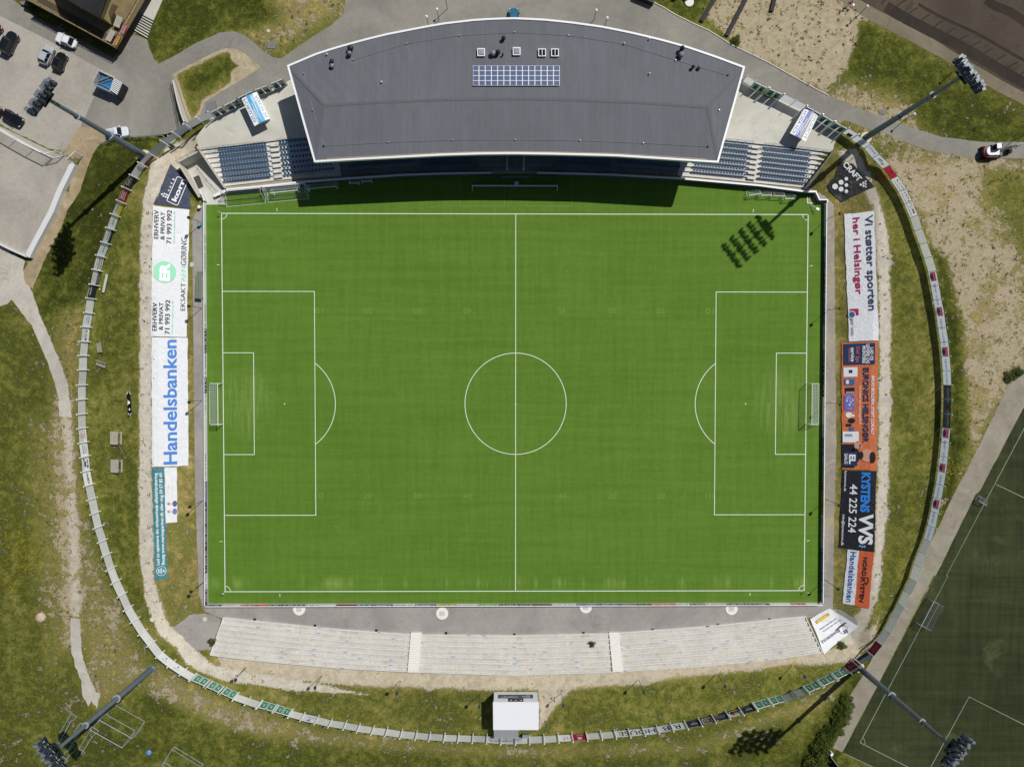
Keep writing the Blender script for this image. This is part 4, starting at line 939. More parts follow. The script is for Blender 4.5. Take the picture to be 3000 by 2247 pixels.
def fence(label, pts, post_m, panel_m, skip=(), ph=2.55, hp=3.3, pr=.1, mats=None):
    P = [W(u, v, TOP) for u, v in pts]; t = thing('fence', label, 'fence', tuple(P[0]), group='runs of the tall perimeter fence')
    ctr = Vector((0, 0, 0))
    inw = []
    for i in range(len(P)):
        d = (P[min(i + 1, len(P) - 1)] - P[max(i - 1, 0)]); nn = Vector((-d.y, d.x, 0)).normalized(); nn = nn if nn.dot(ctr - P[i]) > 0 else -nn; inw.append(nn)
    for i, p in enumerate(P):
        mb = MB(); q = p + inw[i] * .06; mb.bar(q + Vector((0, 0, -.1)), q + Vector((0, 0, hp)), pr, n=8); mb.build('post', post_m, t, world=True)
    for i in range(len(P) - 1):
        if i in skip: continue
        mb = MB(); a = P[i] - inw[i] * .13; b = P[i + 1] - inw[i + 1] * .13; ln_ = inw[i] * random.uniform(-.07, .05); k0, k1 = TOP + .3 + random.uniform(-.05, .05), TOP + ph + random.uniform(-.06, .04)
        mb.add([(a.x, a.y, k0), (b.x, b.y, k0), (b.x + ln_.x, b.y + ln_.y, k1), (a.x + ln_.x, a.y + ln_.y, k1)], [(0, 1, 2, 3)])
        mb.build('panel', (mats or {}).get(i, panel_m), t, world=True)
    t_info = (P, inw); return t_info
def banner(info, i0, i1, rgb, label, texts=(), extra=None, z0=.32, z1=2.5, group=None, name='fence_banner'):
    P, inw = info; lo = int(math.floor(i0)); L = [i0] + [k for k in range(lo + 1, int(math.ceil(i1)))] + [i1]
    def at(f, off):
        k = min(int(f), len(P) - 2); u = f - k; return P[k].lerp(P[k + 1], u) + inw[k].lerp(inw[k + 1], u).normalized() * off
    pts = [at(f, 0) for f in L]; mid = at((i0 + i1) / 2, 0); out = -at((i0 + i1) / 2, 1) + mid
    right = Vector((out.x, out.y, 0)).cross(Vector((0, 0, 1)))
    if right.dot(pts[-1] - pts[0]) < 0: L = L[::-1]
    cum = [0]
    for a, b in zip(L[:-1], L[1:]): cum.append(cum[-1] + (at(a, 0) - at(b, 0)).length)
    T = cum[-1]
    def mp(s, t, off=-.10):
        f = float(np.interp(s * T, cum, L)); p = at(f, off); return (p.x, p.y, TOP + z0 + t * (z1 - z0))
    t = thing(name, label, 'banner', tuple(mid + Vector((0, 0, .2))), group=group)
    mb = MB(); k = max(2, len(L) * 2)
    ss = sorted(set([c / T for c in cum] + [j / k for j in range(k + 1)]))
    for a, b in zip(ss[:-1], ss[1:]):
        mb.add([mp(a, 0, -.118), mp(b, 0, -.118), mp(b, 1, -.118), mp(a, 1, -.118)], [(0, 1, 2, 3)])
    cm = M(('sheer_' if info is FR else '') + 'cloth_%d_%d_%d' % rgb, tuple(min(246, int(c * 1.12)) for c in rgb) if info is FR else tuple(min(248, int(c * 1.07)) for c in rgb), .55, .05, 1.5)
    if info is FR and 'sheer' not in cm: sheer(cm, .72)
    mb.build('cloth', cm, t, world=True)
    if texts or extra:
        mb = MB(); ms = []
        def mi(c):
            if c not in ms: ms.append(c)
            return ms.index(c)
        for tx in texts: put_text(mb, tx[0], tx[1:5], mp, mi(tx[5]), tx[6] if len(tx) > 6 else .01)
        for e in (extra or ()):
            if e[0] == 'rect': put_rect(mb, e[1], lambda s, q: mp(s, q, -.112), mi(e[2]), 3)
            else: put_ell(mb, e[1], e[2], e[3], lambda s, q: mp(s, q, -.106), mi(e[4]), 18, e[5] if len(e) > 5 else 0)
        dk_ = sum(rgb) < 240
        im = [M(('sheer_' if info is FR and not dk_ else '') + 'ink_%d_%d_%d' % c, c, .55, .03) for c in ms]
        for q_ in im:
            if info is FR and not dk_ and 'sheer' not in q_: sheer(q_, .72)
        split_build(mb, im, t)
    return t
Lp = c00((1650, 1127), (1560, 1192), (1460, 1262), (1350, 1362), (1270, 1445), (1200, 1550), (1135, 1650)) + c01((1090, 108), (1040, 222), (1000, 338), (960, 458), (915, 570), (885, 690), (860, 815), (832, 930), (815, 1053), (792, 1173), (780, 1297), (768, 1416), (765, 1538)) \
   + c02((755, 10), (755, 132), (755, 257), (757, 377), (767, 500), (782, 620), (792, 743), (815, 862), (840, 980), (867, 1100), (893, 1220), (930, 1337), (965, 1455), (1000, 1572)) + c03((1043, 27), (1097, 140), (1148, 253), (1207, 355), (1272, 460), (1345, 555), (1418, 650), (1515, 730), (1618, 797), (1696, 842))
FL = fence('long pale slatted fence run with white posts along the left side', Lp, WHITE, SLATL, mats={0: PLAINT, 1: SLATG, 2: SLATG})
Bp1 = c03((2066, 1010), (2168, 1045)) + c13((52, 1076)); FB1 = fence('short pale fence run between the two left groups of green gates', Bp1, WHITE, SLATL)
Bp = c13((322, 1153), (425, 1180), (545, 1207), (660, 1235), (785, 1255), (900, 1277), (1022, 1295), (1140, 1308), (1265, 1328), (1392, 1340), (1508, 1350), (1633, 1358), (1752, 1362), (1875, 1366), (1995, 1370), (2115, 1378)) \
   + c23((28, 1380), (148, 1375), (273, 1370), (395, 1362), (515, 1357), (637, 1348), (760, 1338), (880, 1328), (1000, 1318), (1122, 1305), (1243, 1290), (1362, 1268), (1485, 1250), (1605, 1225), (1720, 1197), (1840, 1165), (1955, 1133), (2070, 1097))
FB = fence('long pale slatted fence run with white posts behind the white scoreboard house', Bp, WHITE, SLATL)
Bp2 = c33((112, 1025), (200, 985), (293, 957)); FB2 = fence('short grey fence run between the two right groups of green gates', Bp2, GALV, PLAINT)
Bp3 = c33((652, 785), (722, 732)); FB3 = fence('stub of grey fence beside the floodlight mast of the practice pitch', Bp3, GALV, PLAIN)
Rp = c30((705, 1215), (820, 1290), (890, 1375), (980, 1465), (1045, 1560)) + c31((1115, 5), (1165, 110), (1215, 230), (1250, 345), (1295, 462), (1335, 580), (1370, 700), (1395, 820), (1415, 940), (1440, 1057), (1455, 1178), (1475, 1300), (1485, 1422), (1495, 1545)) \
   + c32((1500, 10), (1500, 132), (1497, 256), (1492, 378), (1482, 497), (1470, 620), (1455, 745), (1437, 860), (1415, 975), (1392, 1095), (1365, 1215), (1330, 1330), (1285, 1440), (1245, 1550)) + c33((1210, 15), (1155, 120), (1108, 232), (1045, 340), (990, 450), (920, 550), (845, 645), (742, 712))
FR = fence('long grey green fence run with thin steel posts along the right side', Rp, WHITE, SLATG, pr=.06, hp=3.25, skip=set(range(0, 7)) | set(range(11, 30)) | {38, 39, 40})
Tp = c00((1660, 1120), (1760, 1065), (1862, 1022)); FT = fence('short pale fence run left of the green glass gates, near the curved ramp wall', Tp, WHITE, PLAINT)
Tr = ZQ(2180, 220, 5.813, (575, 437), (765, 537), (950, 625)); FT2 = fence('plain grey fence run between the two pairs of right hand glass gates', Tr, GALV, PLAINT, pr=.05)
Tr2 = ZQ(2180, 220, 5.813, (1645, 1003), (1810, 1105)) + c30((705, 1212),); FT3 = fence('short fence run with a small dark hatch before the road side mast', Tr2, GALV, PLAINT, pr=.05)
Tr3 = [(2172, 243), (2197, 257)]; FT4 = fence('pale fence stub by the right end of the grandstand roof', Tr3, GALV, PLAINT, pr=.05)
W_, K_, N_ = (240, 242, 245), (34, 36, 42), (52, 62, 92)
g_ = 'advertising banners along the perimeter fence'
banner(FL, 3.02, 3.98, (112, 30, 48), 'maroon fence banner with a grey box logo, at the foot of the car park mast', [('~', .3, .68, .2, .42, (170, 120, 130))], [('rect', (.42, .66, .55, .86), (196, 170, 176))], group=g_)
banner(FL, 5.02, 5.98, (38, 44, 52), 'black fence banner with large white handwritten style cafe lettering', [('Cafe', .22, .85, .62, .95, (225, 228, 230), .02), ('Torvet', .2, .8, .42, .58, (215, 218, 222), .02)], group=g_)
banner(FL, 6.02, 6.98, (140, 36, 44), 'red fence banner with white burger bar lettering above the yellow banner', [("Typhon's", .15, .9, .7, .92, W_, .02), ('Burger', .2, .8, .48, .66, W_, .03), ('~', .15, .85, .28, .4, W_, .02)], group=g_)
banner(FL, 7.02, 7.98, (196, 184, 40), 'yellow fence banner with pale green writing', [('~', .25, .8, .5, .85, (150, 200, 170), .03)], group=g_)
banner(FL, 8.02, 8.98, (214, 220, 230), 'pale fence banner with faint grey script, below the yellow one', [('~', .3, .75, .42, .6, (150, 158, 172), 0)], group=g_)
banner(FL, 9.02, 9.98, (40, 46, 54), 'black fence banner with blue and red small print between two pale banners', [('~', .25, .8, .25, .38, (90, 190, 190), .01), ('~', .2, .8, .5, .62, (150, 120, 150), .01)], group=g_)
banner(FL, 10.02, 10.98, (216, 222, 232), 'pale fence banner with faint grey script, above the food service one', [('~', .3, .75, .42, .6, (150, 158, 172), 0)], group=g_)
banner(FL, 11.02, 11.98, (232, 232, 238), 'white fence banner with bold black capitals and a purple script line', [('Dagrofa', .08, .92, .68, .92, (150, 70, 96), 0), ('FOOD', .08, .95, .34, .62, K_, .03), ('SERVICE', .08, .95, .1, .28, K_, .02)], group=g_)
banner(FL, 12.02, 12.98, (38, 42, 48), 'black fence banner with a white pot outline, beside the long grey bench', [('LP-PB.com', .12, .9, .3, .44, W_, .02), ('~', .15, .85, .12, .22, (190, 192, 196), 0)], [('ell', (.5, .7), .14, .18, (200, 202, 206), .8)], group=g_)
banner(FL, 13.02, 13.98, (42, 46, 52), 'black fence banner with white heading and dense small print', [('~', .2, .85, .7, .9, W_, .02)], group=g_)
banner(FL, 15.02, 15.98, (222, 228, 236), 'pale fence banner with two faint lines of blue script', [('~', .3, .7, .55, .7, (160, 170, 190), 0), ('~', .2, .8, .3, .45, (170, 178, 195), 0)], group=g_)
banner(FL, 16.02, 16.98, (226, 232, 240), 'white fence banner with a blue square and multicoloured letters', [('i', .35, .42, .3, .6, (190, 50, 50), .03), ('l', .5, .56, .3, .6, (220, 180, 40), .03), ('a', .66, .8, .3, .55, (60, 150, 80), .03)], [('rect', (.05, .25, .3, .75), (60, 120, 200))], group=g_)
banner(FL, 23.02, 23.98, (232, 234, 240), 'white fence banner with a red ring logo', [('~', .2, .85, .2, .32, (160, 90, 110), 0)], [('ell', (.45, .6), .14, .2, (190, 70, 80), .7)], group=g_)
banner(FL, 24.02, 24.98, (228, 230, 236), 'white fence banner with three lines of thin grey print', [('~', .2, .85, .6, .75, (120, 130, 160), 0), ('~', .2, .8, .4, .52, (140, 150, 170), 0), ('~', .2, .8, .2, .32, (190, 170, 130), 0)], group=g_)
banner(FL, 25.02, 25.98, (222, 226, 232), 'white fence banner with dark printed pictures', [], [('rect', (.3, .7, .45, .7), (90, 96, 110)), ('rect', (.2, .4, .15, .35), (60, 80, 130)), ('rect', (.5, .8, .2, .3), (70, 74, 84)), ('rect', (.75, .9, .6, .8), (80, 130, 80))], group=g_)
banner(FL, 26.02, 26.98, (230, 232, 238), 'white fence banner with a grey word whose first letter is red', [('a', .08, .22, .35, .6, (200, 50, 60), .03), ('servo', .26, .85, .35, .6, (90, 90, 100), .03)], group=g_)
banner(FL, 40.02, 40.98, (216, 220, 226), 'white fence banner with a small black crescent, second from the green gates', [('~', .3, .75, .62, .76, (140, 146, 158), 0)], [('ell', (.5, .35), .05, .09, (20, 22, 30))], group=g_)
banner(FL, 41.02, 41.98, (218, 222, 228), 'white fence banner with a small black crescent, just left of the green gates', [('~', .3, .75, .62, .76, (140, 146, 158), 0)], [('ell', (.5, .35), .05, .09, (20, 22, 30))], group=g_)
banner(FB, 1.02, 1.98, (206, 210, 218), 'pale grey fence banner with two large dark initials beside green gates', [('JP', .38, .66, .55, .9, (50, 52, 58), .03), ('Stilladser', .1, .75, .28, .46, (110, 116, 128), 0)], group=g_)
banner(FB, 19.02, 19.98, (222, 222, 230), 'white fence banner with two thin red initials beside the crimson one', [('LT', .3, .7, .4, .75, (170, 50, 80), 0)], group=g_)
banner(FB, 20.02, 20.98, (150, 26, 54), 'crimson fence banner with a white box logo, right of the scoreboard house', [('~', .25, .75, .15, .4, (220, 150, 165))], [('rect', (.35, .65, .5, .82), (230, 210, 215))], group=g_)
banner(FB, 23.0, 28.0, (206, 212, 222), 'very long white fence banner with huge black serif capitals', [('RIB', .08, .33, .2, .85, (44, 48, 56), 0), ('HOUSE', .44, .95, .2, .85, (44, 48, 56), 0)], group=g_)
korn = [('café', .3, .6, .3, .42, (190, 194, 204), 0), ('korn', .22, .66, .48, .72, (205, 208, 216), .02)]
NV = (40, 48, 68)
banner(FB, 28.02, 28.98, NV, 'navy cafe banner with pale lettering next to the very long white banner', korn, group=g_)
banner(FB, 29.02, 29.98, NV, 'navy fence banner with a framed picture of a pale sandwich', [], [('rect', (.12, .85, .12, .9), (200, 206, 216)), ('rect', (.18, .8, .2, .84), (40, 34, 32)), ('ell', (.5, .5), .2, .22, (170, 130, 110)), ('ell', (.45, .48), .1, .12, (196, 186, 170))], group=g_)
banner(FB, 30.02, 30.98, NV, 'navy fence banner with yellow patches and two lines of writing', [('~', .2, .85, .55, .68, (150, 154, 166), 0), ('~', .15, .9, .32, .46, (170, 172, 182), 0)], [('ell', (.72, .1), .18, .09, (196, 150, 50)), ('rect', (.76, .92, .84, .98), (190, 196, 90))], group=g_)
banner(FB, 31.02, 31.98, NV, 'navy fence banner with a framed picture of brown pastries', [], [('rect', (.1, .85, .1, .92), (196, 202, 212)), ('rect', (.16, .8, .18, .86), (44, 34, 28)), ('ell', (.4, .5), .16, .14, (190, 120, 60)), ('ell', (.6, .6), .12, .14, (170, 100, 50))], group=g_)
banner(FB, 32.02, 32.98, NV, 'navy cafe banner with pale lettering next to the right green gates', korn, group=g_)
MA = (98, 30, 44)
banner(FR, 40.02, 40.98, MA, 'dark maroon fence banner right beside the practice pitch mast', [('~', .15, .85, .55, .68, (150, 90, 100), 0), ('~', .25, .75, .3, .42, (150, 90, 100), 0)], group=g_)
banner(FR, 38.02, 38.98, MA, 'dark maroon fence banner farther from the practice pitch mast', [('~', .15, .85, .55, .68, (150, 90, 100), 0), ('~', .25, .75, .3, .42, (150, 90, 100), 0)], group=g_)
banner(FR, 39.02, 39.98, (130, 146, 160), 'blue grey fence banner between the two dark maroon ones', [], [('rect', (.05, .95, .05, .45), (60, 68, 72))], group=g_)
banner(FR, .02, .98, (196, 206, 216), 'pale fence banner with faint pink writing at the road side mast', [('~', .35, .8, .4, .58, (200, 150, 170), 0)], group=g_)
banner(FR, 1.02, 1.98, (186, 194, 208), 'grey fence banner with one word in slate blue capitals', [('STAYE', .15, .9, .5, .8, (120, 134, 160), .02)], group=g_)
banner(FR, 2.02, 2.98, (190, 196, 206), 'grey fence banner with blue bars and a yellow square', [], [('rect', (.25, .32, .4, .75), (90, 110, 160)), ('rect', (.36, .43, .4, .75), (90, 110, 160)), ('rect', (.47, .54, .4, .75), (90, 110, 160)), ('rect', (.6, .82, .25, .55), (206, 196, 90))], group=g_)
banner(FR, 3.02, 3.98, (158, 46, 62), 'crimson fence banner with a white box logo, above the long white two line banner', [('~', .3, .75, .15, .36, (225, 190, 196))], [('rect', (.35, .7, .5, .85), (230, 200, 206)), ('rect', (.42, .63, .6, .75), (158, 46, 62))], group=g_)
banner(FR, 4.02, 6.98, (204, 210, 216), 'long white fence banner with a crimson line over a grey line of capitals', [('KONVENTUM', .06, .94, .55, .88, (150, 56, 84), .005), ('HØJSTRUPGÅRD', .05, .98, .14, .44, (110, 116, 128), .005)], group=g_)
def spar(i0, i1, label, a=.02, e=.98):
    k = (i1 - i0) * 2.5; w = 1.6 / k
    banner(FR, i0, i1, (196, 206, 220), label, [('spar', a + w + .07, a + w + .07 + (e - a - w - .07) * .46, .3, .6, (84, 100, 130), .0), ('NORD', a + w + .07 + (e - a - w - .07) * .53, e, .34, .6, (84, 100, 130), 0)],
           [('rect', (a, a + w, .16, .86), (224, 112, 124)), ('ell', (a + w * .5, .3), w * .42, .26, (196, 206, 220)), ('ell', (a + w * .52, .3), w * .34, .2, (108, 132, 180))], group=g_)
spar(11.0, 13.48, 'pale blue bank banner with red logo on the right fence, topmost of six'); spar(13.48, 16.3, 'pale blue bank banner with red logo on the right fence, second of the six')
spar(16.3, 19.0, 'pale blue bank banner with red logo just above the black curtain shop banner')
banner(FR, 19.02, 21.98, (46, 56, 60), 'long black fence banner with white lettering and a red X', [('Gardin', .06, .4, .45, .85, (205, 210, 212), .02), ('perten', .6, .97, .4, .82, (205, 210, 212), .02), ('X', .44, .56, .4, .9, (176, 40, 60), .05)], group=g_)
spar(22.0, 24.42, 'pale blue bank banner with red logo just below the black curtain shop banner'); spar(24.42, 27.05, 'pale blue bank banner with red logo on the right fence, fifth of the six'); spar(27.05, 30.0, 'pale blue bank banner with red logo on the right fence, lowest of six')

# ------------------------------------------------------------------ green gates
GREEN = M('green_sign', (40, 138, 112), .4, .05); GLSG = M('green_glass', (34, 84, 74), .12, .25, 1.5, spec=.6); GLSL = M('light_green_glass', (96, 156, 138), .15, .08, 1.5, spec=.6); RING = M('dark_disc', (26, 62, 62), .3, .08)
def gate(label, a, b, pane=GREEN, mark='man', z0=.12, z1=2.5):
    A, B = W(*a, TOP), W(*b, TOP); t = thing('gate', label, 'gate', tuple(A), group='green double gates in the perimeter fence')
    d = (B - A); L = d.length; d.normalize(); nn = Vector((-d.y, d.x, 0)); nn = nn if nn.dot(-A) > 0 else -nn; up = Vector((0, 0, 1))
    for k, f in enumerate((0, 1)):
        p = A + d * (L * f) + nn * .05; mb = MB(); mb.bar(p, p + up * 3.1, .075, n=8); mb.build('post', WHITE if mark == 'man' else GALV, t, world=True)
    for k in (0, 1):
        p0 = A + d * (.12 + k * (L / 2 - .03)); p1 = A + d * (L / 2 - .05 + k * (L / 2 - .07))
        mb = MB()
        for q0, q1 in ((z0, z0 + .1), (z1 - .1, z1)): mb.wall(p0, p1, .07, TOP + q0, TOP + q1)
        for q, s in ((p0, 1), (p1, -1)): mb.wall(q, q + d * (.09 * s), .07, TOP + z0 + .1, TOP + z1 - .1)
        lf = mb.build('gate_leaf', WHITE, t, world=True)
        i0, i1 = p0 + d * .09, p1 - d * .09
        mb = MB(); mb.wall(i0, i1, .03, TOP + z0 + .1, TOP + z1 - .1)
        mb.build('pane', pane, lf, world=True)
        if nn.cross(up).dot(d) > 0: o_, e_ = i0, d
        else: o_, e_ = i0, d
        w = (i1 - i0).length; hgt = z1 - z0 - .2
        def mp(s, q): p = o_ + e_ * (s * w) + nn * .028; return (p.x, p.y, TOP + z0 + .1 + q * hgt)
        mb = MB()
        if mark == 'man':
            put_ell(mb, (.58, .74), .07, .05, mp, 0, 10)
            for (x0, y0, x1, y1, ww) in ((.56, .66, .48, .44, .05), (.56, .64, .74, .58, .03), (.54, .64, .34, .57, .03), (.48, .45, .68, .34, .035), (.68, .34, .65, .2, .03), (.48, .44, .34, .32, .035), (.34, .32, .2, .33, .03)):
                dx, dy = x1 - x0, (y1 - y0); q = math.hypot(dx, dy); ex, ey = -dy / q * ww, dx / q * ww
                mb.add([mp(x0 + ex, y0 + ey), mp(x1 + ex, y1 + ey), mp(x1 - ex, y1 - ey), mp(x0 - ex, y0 - ey)], [(0, 1, 2, 3)])
            mb.build('running_figure', M('sign_white', (214, 226, 220), .5, .03), lf, world=True)
        elif mark == 'disc':
            put_ell(mb, (.62 if k == 0 else .38, .42), .3, .3, mp, 0, 18); mb.build('disc', RING, lf, world=True)
    return t
for i, (a, b) in enumerate(((c03((1706, 848))[0], c03((1818, 899))[0]), (c03((1834, 906))[0], c03((1940, 953))[0]), (c03((1956, 960))[0], c03((2062, 1008))[0]))): gate(('leftmost', 'middle', 'rightmost')[i] + ' of the three green exit gates in the lower left fence curve', a, b)
for i, (a, b) in enumerate(((c13((58, 1078))[0], c13((186, 1112))[0]), (c13((196, 1116))[0], c13((318, 1151))[0]))): gate(('left', 'right')[i] + ' one of the two green exit gates next to the banner with two dark initials', a, b)
for i, (a, b) in enumerate(((c23((2078, 1094))[0], c23((2200, 1058))[0]), (c23((2208, 1056))[0], c33((104, 1027))[0]))): gate(('left', 'right')[i] + ' one of the two green exit gates next to the rightmost navy cafe banner', a, b)
for i, (a, b) in enumerate(((c33((300, 954))[0], c33((412, 903))[0]), (c33((424, 898))[0], c33((536, 845))[0]), (c33((545, 840))[0], c33((650, 787))[0]))): gate(('leftmost', 'middle', 'rightmost')[i] + ' of the three green exit gates near the practice pitch mast', a, b)
gate('dark green glass gate, outermost left of the upper fence, by the blue kiosk roof', c00((1866, 1020))[0], c00((1968, 968))[0], GLSG, None); gate('dark green glass gate directly left of the blue kiosk roof', c00((1980, 962))[0], c00((2096, 905))[0], GLSG, None)
gate('dark green glass gate directly right of the blue kiosk roof', ZQ(680, 180, 7.363, (585, 745))[0], ZQ(680, 180, 7.363, (872, 645))[0], GLSG, None); gate('dark green glass gate closest to the left end of the grandstand roof', ZQ(680, 180, 7.363, (925, 612))[0], ZQ(680, 180, 7.363, (1195, 505))[0], GLSG, None)
zr = lambda x, y: ZQ(2180, 220, 5.813, (x, y))[0]
gate('pale green glass gate closest to the right end of the grandstand roof', zr(95, 220), zr(312, 322), GLSL, 'disc'); gate('pale green glass gate left of the plain grey fence panels', zr(335, 330), zr(568, 430), GLSL, 'disc')
gate('pale green glass gate directly right of the lilac kiosk roof', zr(1225, 770), zr(1412, 882), GLSL, 'disc'); gate('pale green glass gate nearest to the road side floodlight mast', zr(1432, 890), zr(1645, 1003), GLSL, 'disc')
gate('green gate half hidden behind the blue kiosk roof', ZQ(680, 180, 7.363, (235, 915))[0], ZQ(680, 180, 7.363, (570, 755))[0], GLSG, None); gate('green gate half hidden behind the lilac kiosk roof', zr(960, 630), zr(1215, 765), GLSL, None)
mb = MB(); p, q = W(*zr(1690, 1035), TOP), W(*zr(1765, 1080), TOP); mb.wall(p + Vector((.0, -.12, 0)), q + Vector((0, -.12, 0)), .05, TOP + .9, TOP + 1.9)
tag(mb.build('fence_hatch', M('hatch_blue', (70, 84, 110), .3, .05)), 'small dark blue hatch on the fence between gate and road side mast', 'hatch')

# ------------------------------------------------------------------ kiosks with printed canopy roofs
def kiosk(label, corners, zc, stripe, stripe2, txa, txb, flip):
    P = [W(*c, TOP + zc) for c in corners]                   # a b c d : a-b is the upper short side, then down the long side b-c
    t = thing('kiosk', label, 'kiosk', tuple((P[0] + P[2]) / 2 - Vector((0, 0, zc))), group='ticket kiosks with printed canopy roofs')
    a, b, c, d = P
    def mp(s, q, off=.02):                                    # s along the long side, q across; low ridge in the middle
        p = (a.lerp(d, s)).lerp(b.lerp(c, s), q); return (p.x, p.y, p.z + .22 * (1 - abs(2 * q - 1)) + off)
    mb = MB()
    for lo, hi, mi in ((0, .3, 0), (.3, .5, 1), (.5, .72, 2), (.72, 1, 0)):
        mb.add([mp(0, lo, 0), mp(0, hi, 0), mp(1, hi, 0), mp(1, lo, 0)], [(0, 1, 2, 3)], mi)
    mb.add([mp(0, 0, 0), mp(0, .5, 0), mp(0, 1, 0), mp(0, 1, -.1), mp(0, .5, -.1), mp(0, 0, -.1)], [(0, 1, 2, 3, 4, 5)], 0); mb.add([mp(1, 0, 0), mp(1, .5, 0), mp(1, 1, 0), mp(1, 1, -.1), mp(1, .5, -.1), mp(1, 0, -.1)], [(5, 4, 3, 2, 1, 0)], 0)
    for q in (0, 1): mb.add([mp(0, q, 0), mp(1, q, 0), mp(1, q, -.1), mp(0, q, -.1)], [(0, 1, 2, 3)], 0)
    cn = mb.build('canopy', [M('canopy_white', (246, 247, 250), .5, .02), stripe, stripe2], t, world=True)
    mb = MB(); put_text(mb, txa, (.06, .9, .24, .05) if not flip else (.94, .1, .06, .25), mp, 0, .0); put_text(mb, txb, (.1, .92, .95, .77) if not flip else (.9, .08, .76, .95), mp, 1, 0)
    for i, (s0, s1, q0, q1) in enumerate(((.08, .62, .56, .60), (.3, .8, .42, .46), (.5, .95, .34, .38), (.05, .3, .64, .68), (.6, .9, .52, .55))): put_rect(mb, (s0, s1, q0, q1), mp, 2)
    split_build(mb, [M('canopy_blue_ink', (84, 130, 170), .5, .05), M('canopy_grey_ink', (140, 168, 190), .5, .05), M('canopy_white_ink', (236, 240, 246), .5, .02)], cn)
    mb = MB(); IN4 = [P[i].lerp((a + c) / 2, .3) for i in range(4)]
    mb.prism([(p.x, p.y) for p in IN4], TOP + .02, TOP + 1.1); mb.build('counter', M('kiosk_body', (196, 200, 206), .6, .05), t, world=True)
    for p in IN4: mb = MB(); mb.bar((p.x, p.y, TOP), (p.x, p.y, TOP + zc - .05), .05, n=6); mb.build('leg', GALV, t, world=True)
    return t
kiosk('kiosk with white and sky blue printed canopy roof, left of the grandstand', ZQ(690, 260, 13.81, (245, 415), (855, 140), (1395, 1215), (765, 1525)), 2.3, M('sky_blue_print', (100, 184, 232), .5, .05), M('sky_blue_print2', (112, 190, 236), .5, .05), 'FORSUSS', 'ASICH 25', False)
kiosk('kiosk with white, lilac and grey printed canopy roof, right of the grandstand', ZQ(2300, 300, 12.75, (735, 215), (1270, 440), (765, 1480), (185, 1160)), 2.1, M('lilac_print', (132, 142, 214), .5, .05), M('grey_print', (168, 164, 166), .5, .05), 'ICH ASICH', 'FORSUSS', True)

# ------------------------------------------------------------------ scoreboard house
zs = ZQ
sh = thing('scoreboard_house', 'white box shaped scoreboard house with flat white roof', 'scoreboard', tuple(W(1511, 2080, TOP)))
f0, f1 = W(*ZQ(1360, 2000, 7.9, (690, 208))[0], TOP), W(*ZQ(1360, 2000, 7.9, (1690, 208))[0], TOP); zt_ = TOP + 3.9
r0, r1, r2, r3 = [W(*p, zt_) for p in ZQ(1360, 2000, 7.9, (665, 452), (1722, 452), (1722, 1075), (672, 1075))]
b0 = Vector((f0.x, r2.y + .15)); b1 = Vector((f1.x, r2.y + .15))
mb = MB(); mb.prism([(f0.x, f0.y), (f1.x, f1.y), (b1.x, b1.y), (b0.x, b0.y)], TOP, zt_ - .02); mb.build('wall', M('house_white', (226, 230, 236), .5, .03, 1.2), sh, world=True)
mb = MB(); mb.prism([(f0.x - .12, f0.y + .12), (f1.x + .12, f1.y + .12), (r2.x, r2.y), (r3.x, r3.y)], zt_, zt_ + .18); mb.build('roof', M('roof_white', (232, 235, 240), .5, .02), sh, world=True)
def fm(x, y, off): # front face in zoom coords
    s = (x - 690) / 1000.0; q = (y - 208) / 242.0
    return (f0.x + (f1.x - f0.x) * s, f0.y + .003 + off, TOP + 3.88 * q)
mb = MB(); put_rect(mb, (785, 1585, 275, 362), lambda x, y: fm(x, y, .02)); o = mb.build('sponsor_sign', M('sign_slate', (66, 80, 108), .5, .04), sh, world=True)
mb = MB(); put_text(mb, '~', (1430, 1330, 335, 308), lambda x, y: fm(x, y, .03), 0, .02); put_text(mb, '~', (1245, 845, 340, 318), lambda x, y: fm(x, y, .03), 0, .02); put_ell(mb, (1465, 322), 45, 30, lambda x, y: fm(x, y, .03), 1, 16, .5)
mb.build('lettering', [M('sign_white', (214, 226, 220), .5, .03), M('logo_sand', (200, 196, 170), .5, .03)], o, world=True)
mb = MB(); put_rect(mb, (1015, 1360, 364, 445), lambda x, y: fm(x, y, .02)); o = mb.build('score_display', M('display_maroon', (66, 22, 32), .3, .05), sh, world=True)
mb = MB(); put_text(mb, '0', (1100, 1062, 420, 398), lambda x, y: fm(x, y, .03), 0, .05); put_text(mb, 'H', (1325, 1288, 420, 398), lambda x, y: fm(x, y, .03), 0, .05); put_rect(mb, (1165, 1215, 404, 414), lambda x, y: fm(x, y, .03)); mb.build('digits', M('digit_white', (230, 230, 232), .5, .02), o, world=True)
ys = r2.y; xl = f0.x + .05; xr = f0.x + 4.3; LD = ys - W(1470, 2163, TOP + 2.1).y
mb = MB(); mb.prism([(xl, ys + .1), (xr, ys + .1), (xr, ys - LD), (xl, ys - LD)], TOP + 2.0, TOP + 2.12); mb.build('landing', GALV, sh, world=True)
mb = MB()
for i in range(9): mb.box((xr + .12 + i * .26, ys - .75, TOP + 1.9 - i * .22), (.28, .95, .05))
mb.build('stair_flight', GALV, sh, world=True)
mb = MB(); railing(mb, [Vector((xl, ys, TOP + 2.12)), Vector((xl, ys - LD, TOP + 2.12)), Vector((xr, ys - LD, TOP + 2.12)), Vector((xr + 2.4, ys - LD, TOP + .1))], 1, 1.4, .035)
for x in (xl, xr): mb.bar((x, ys - LD + .05, TOP), (x, ys - 1.25, TOP + 2.1), .06)
mb.build('stair_railing', GALV, sh, world=True)
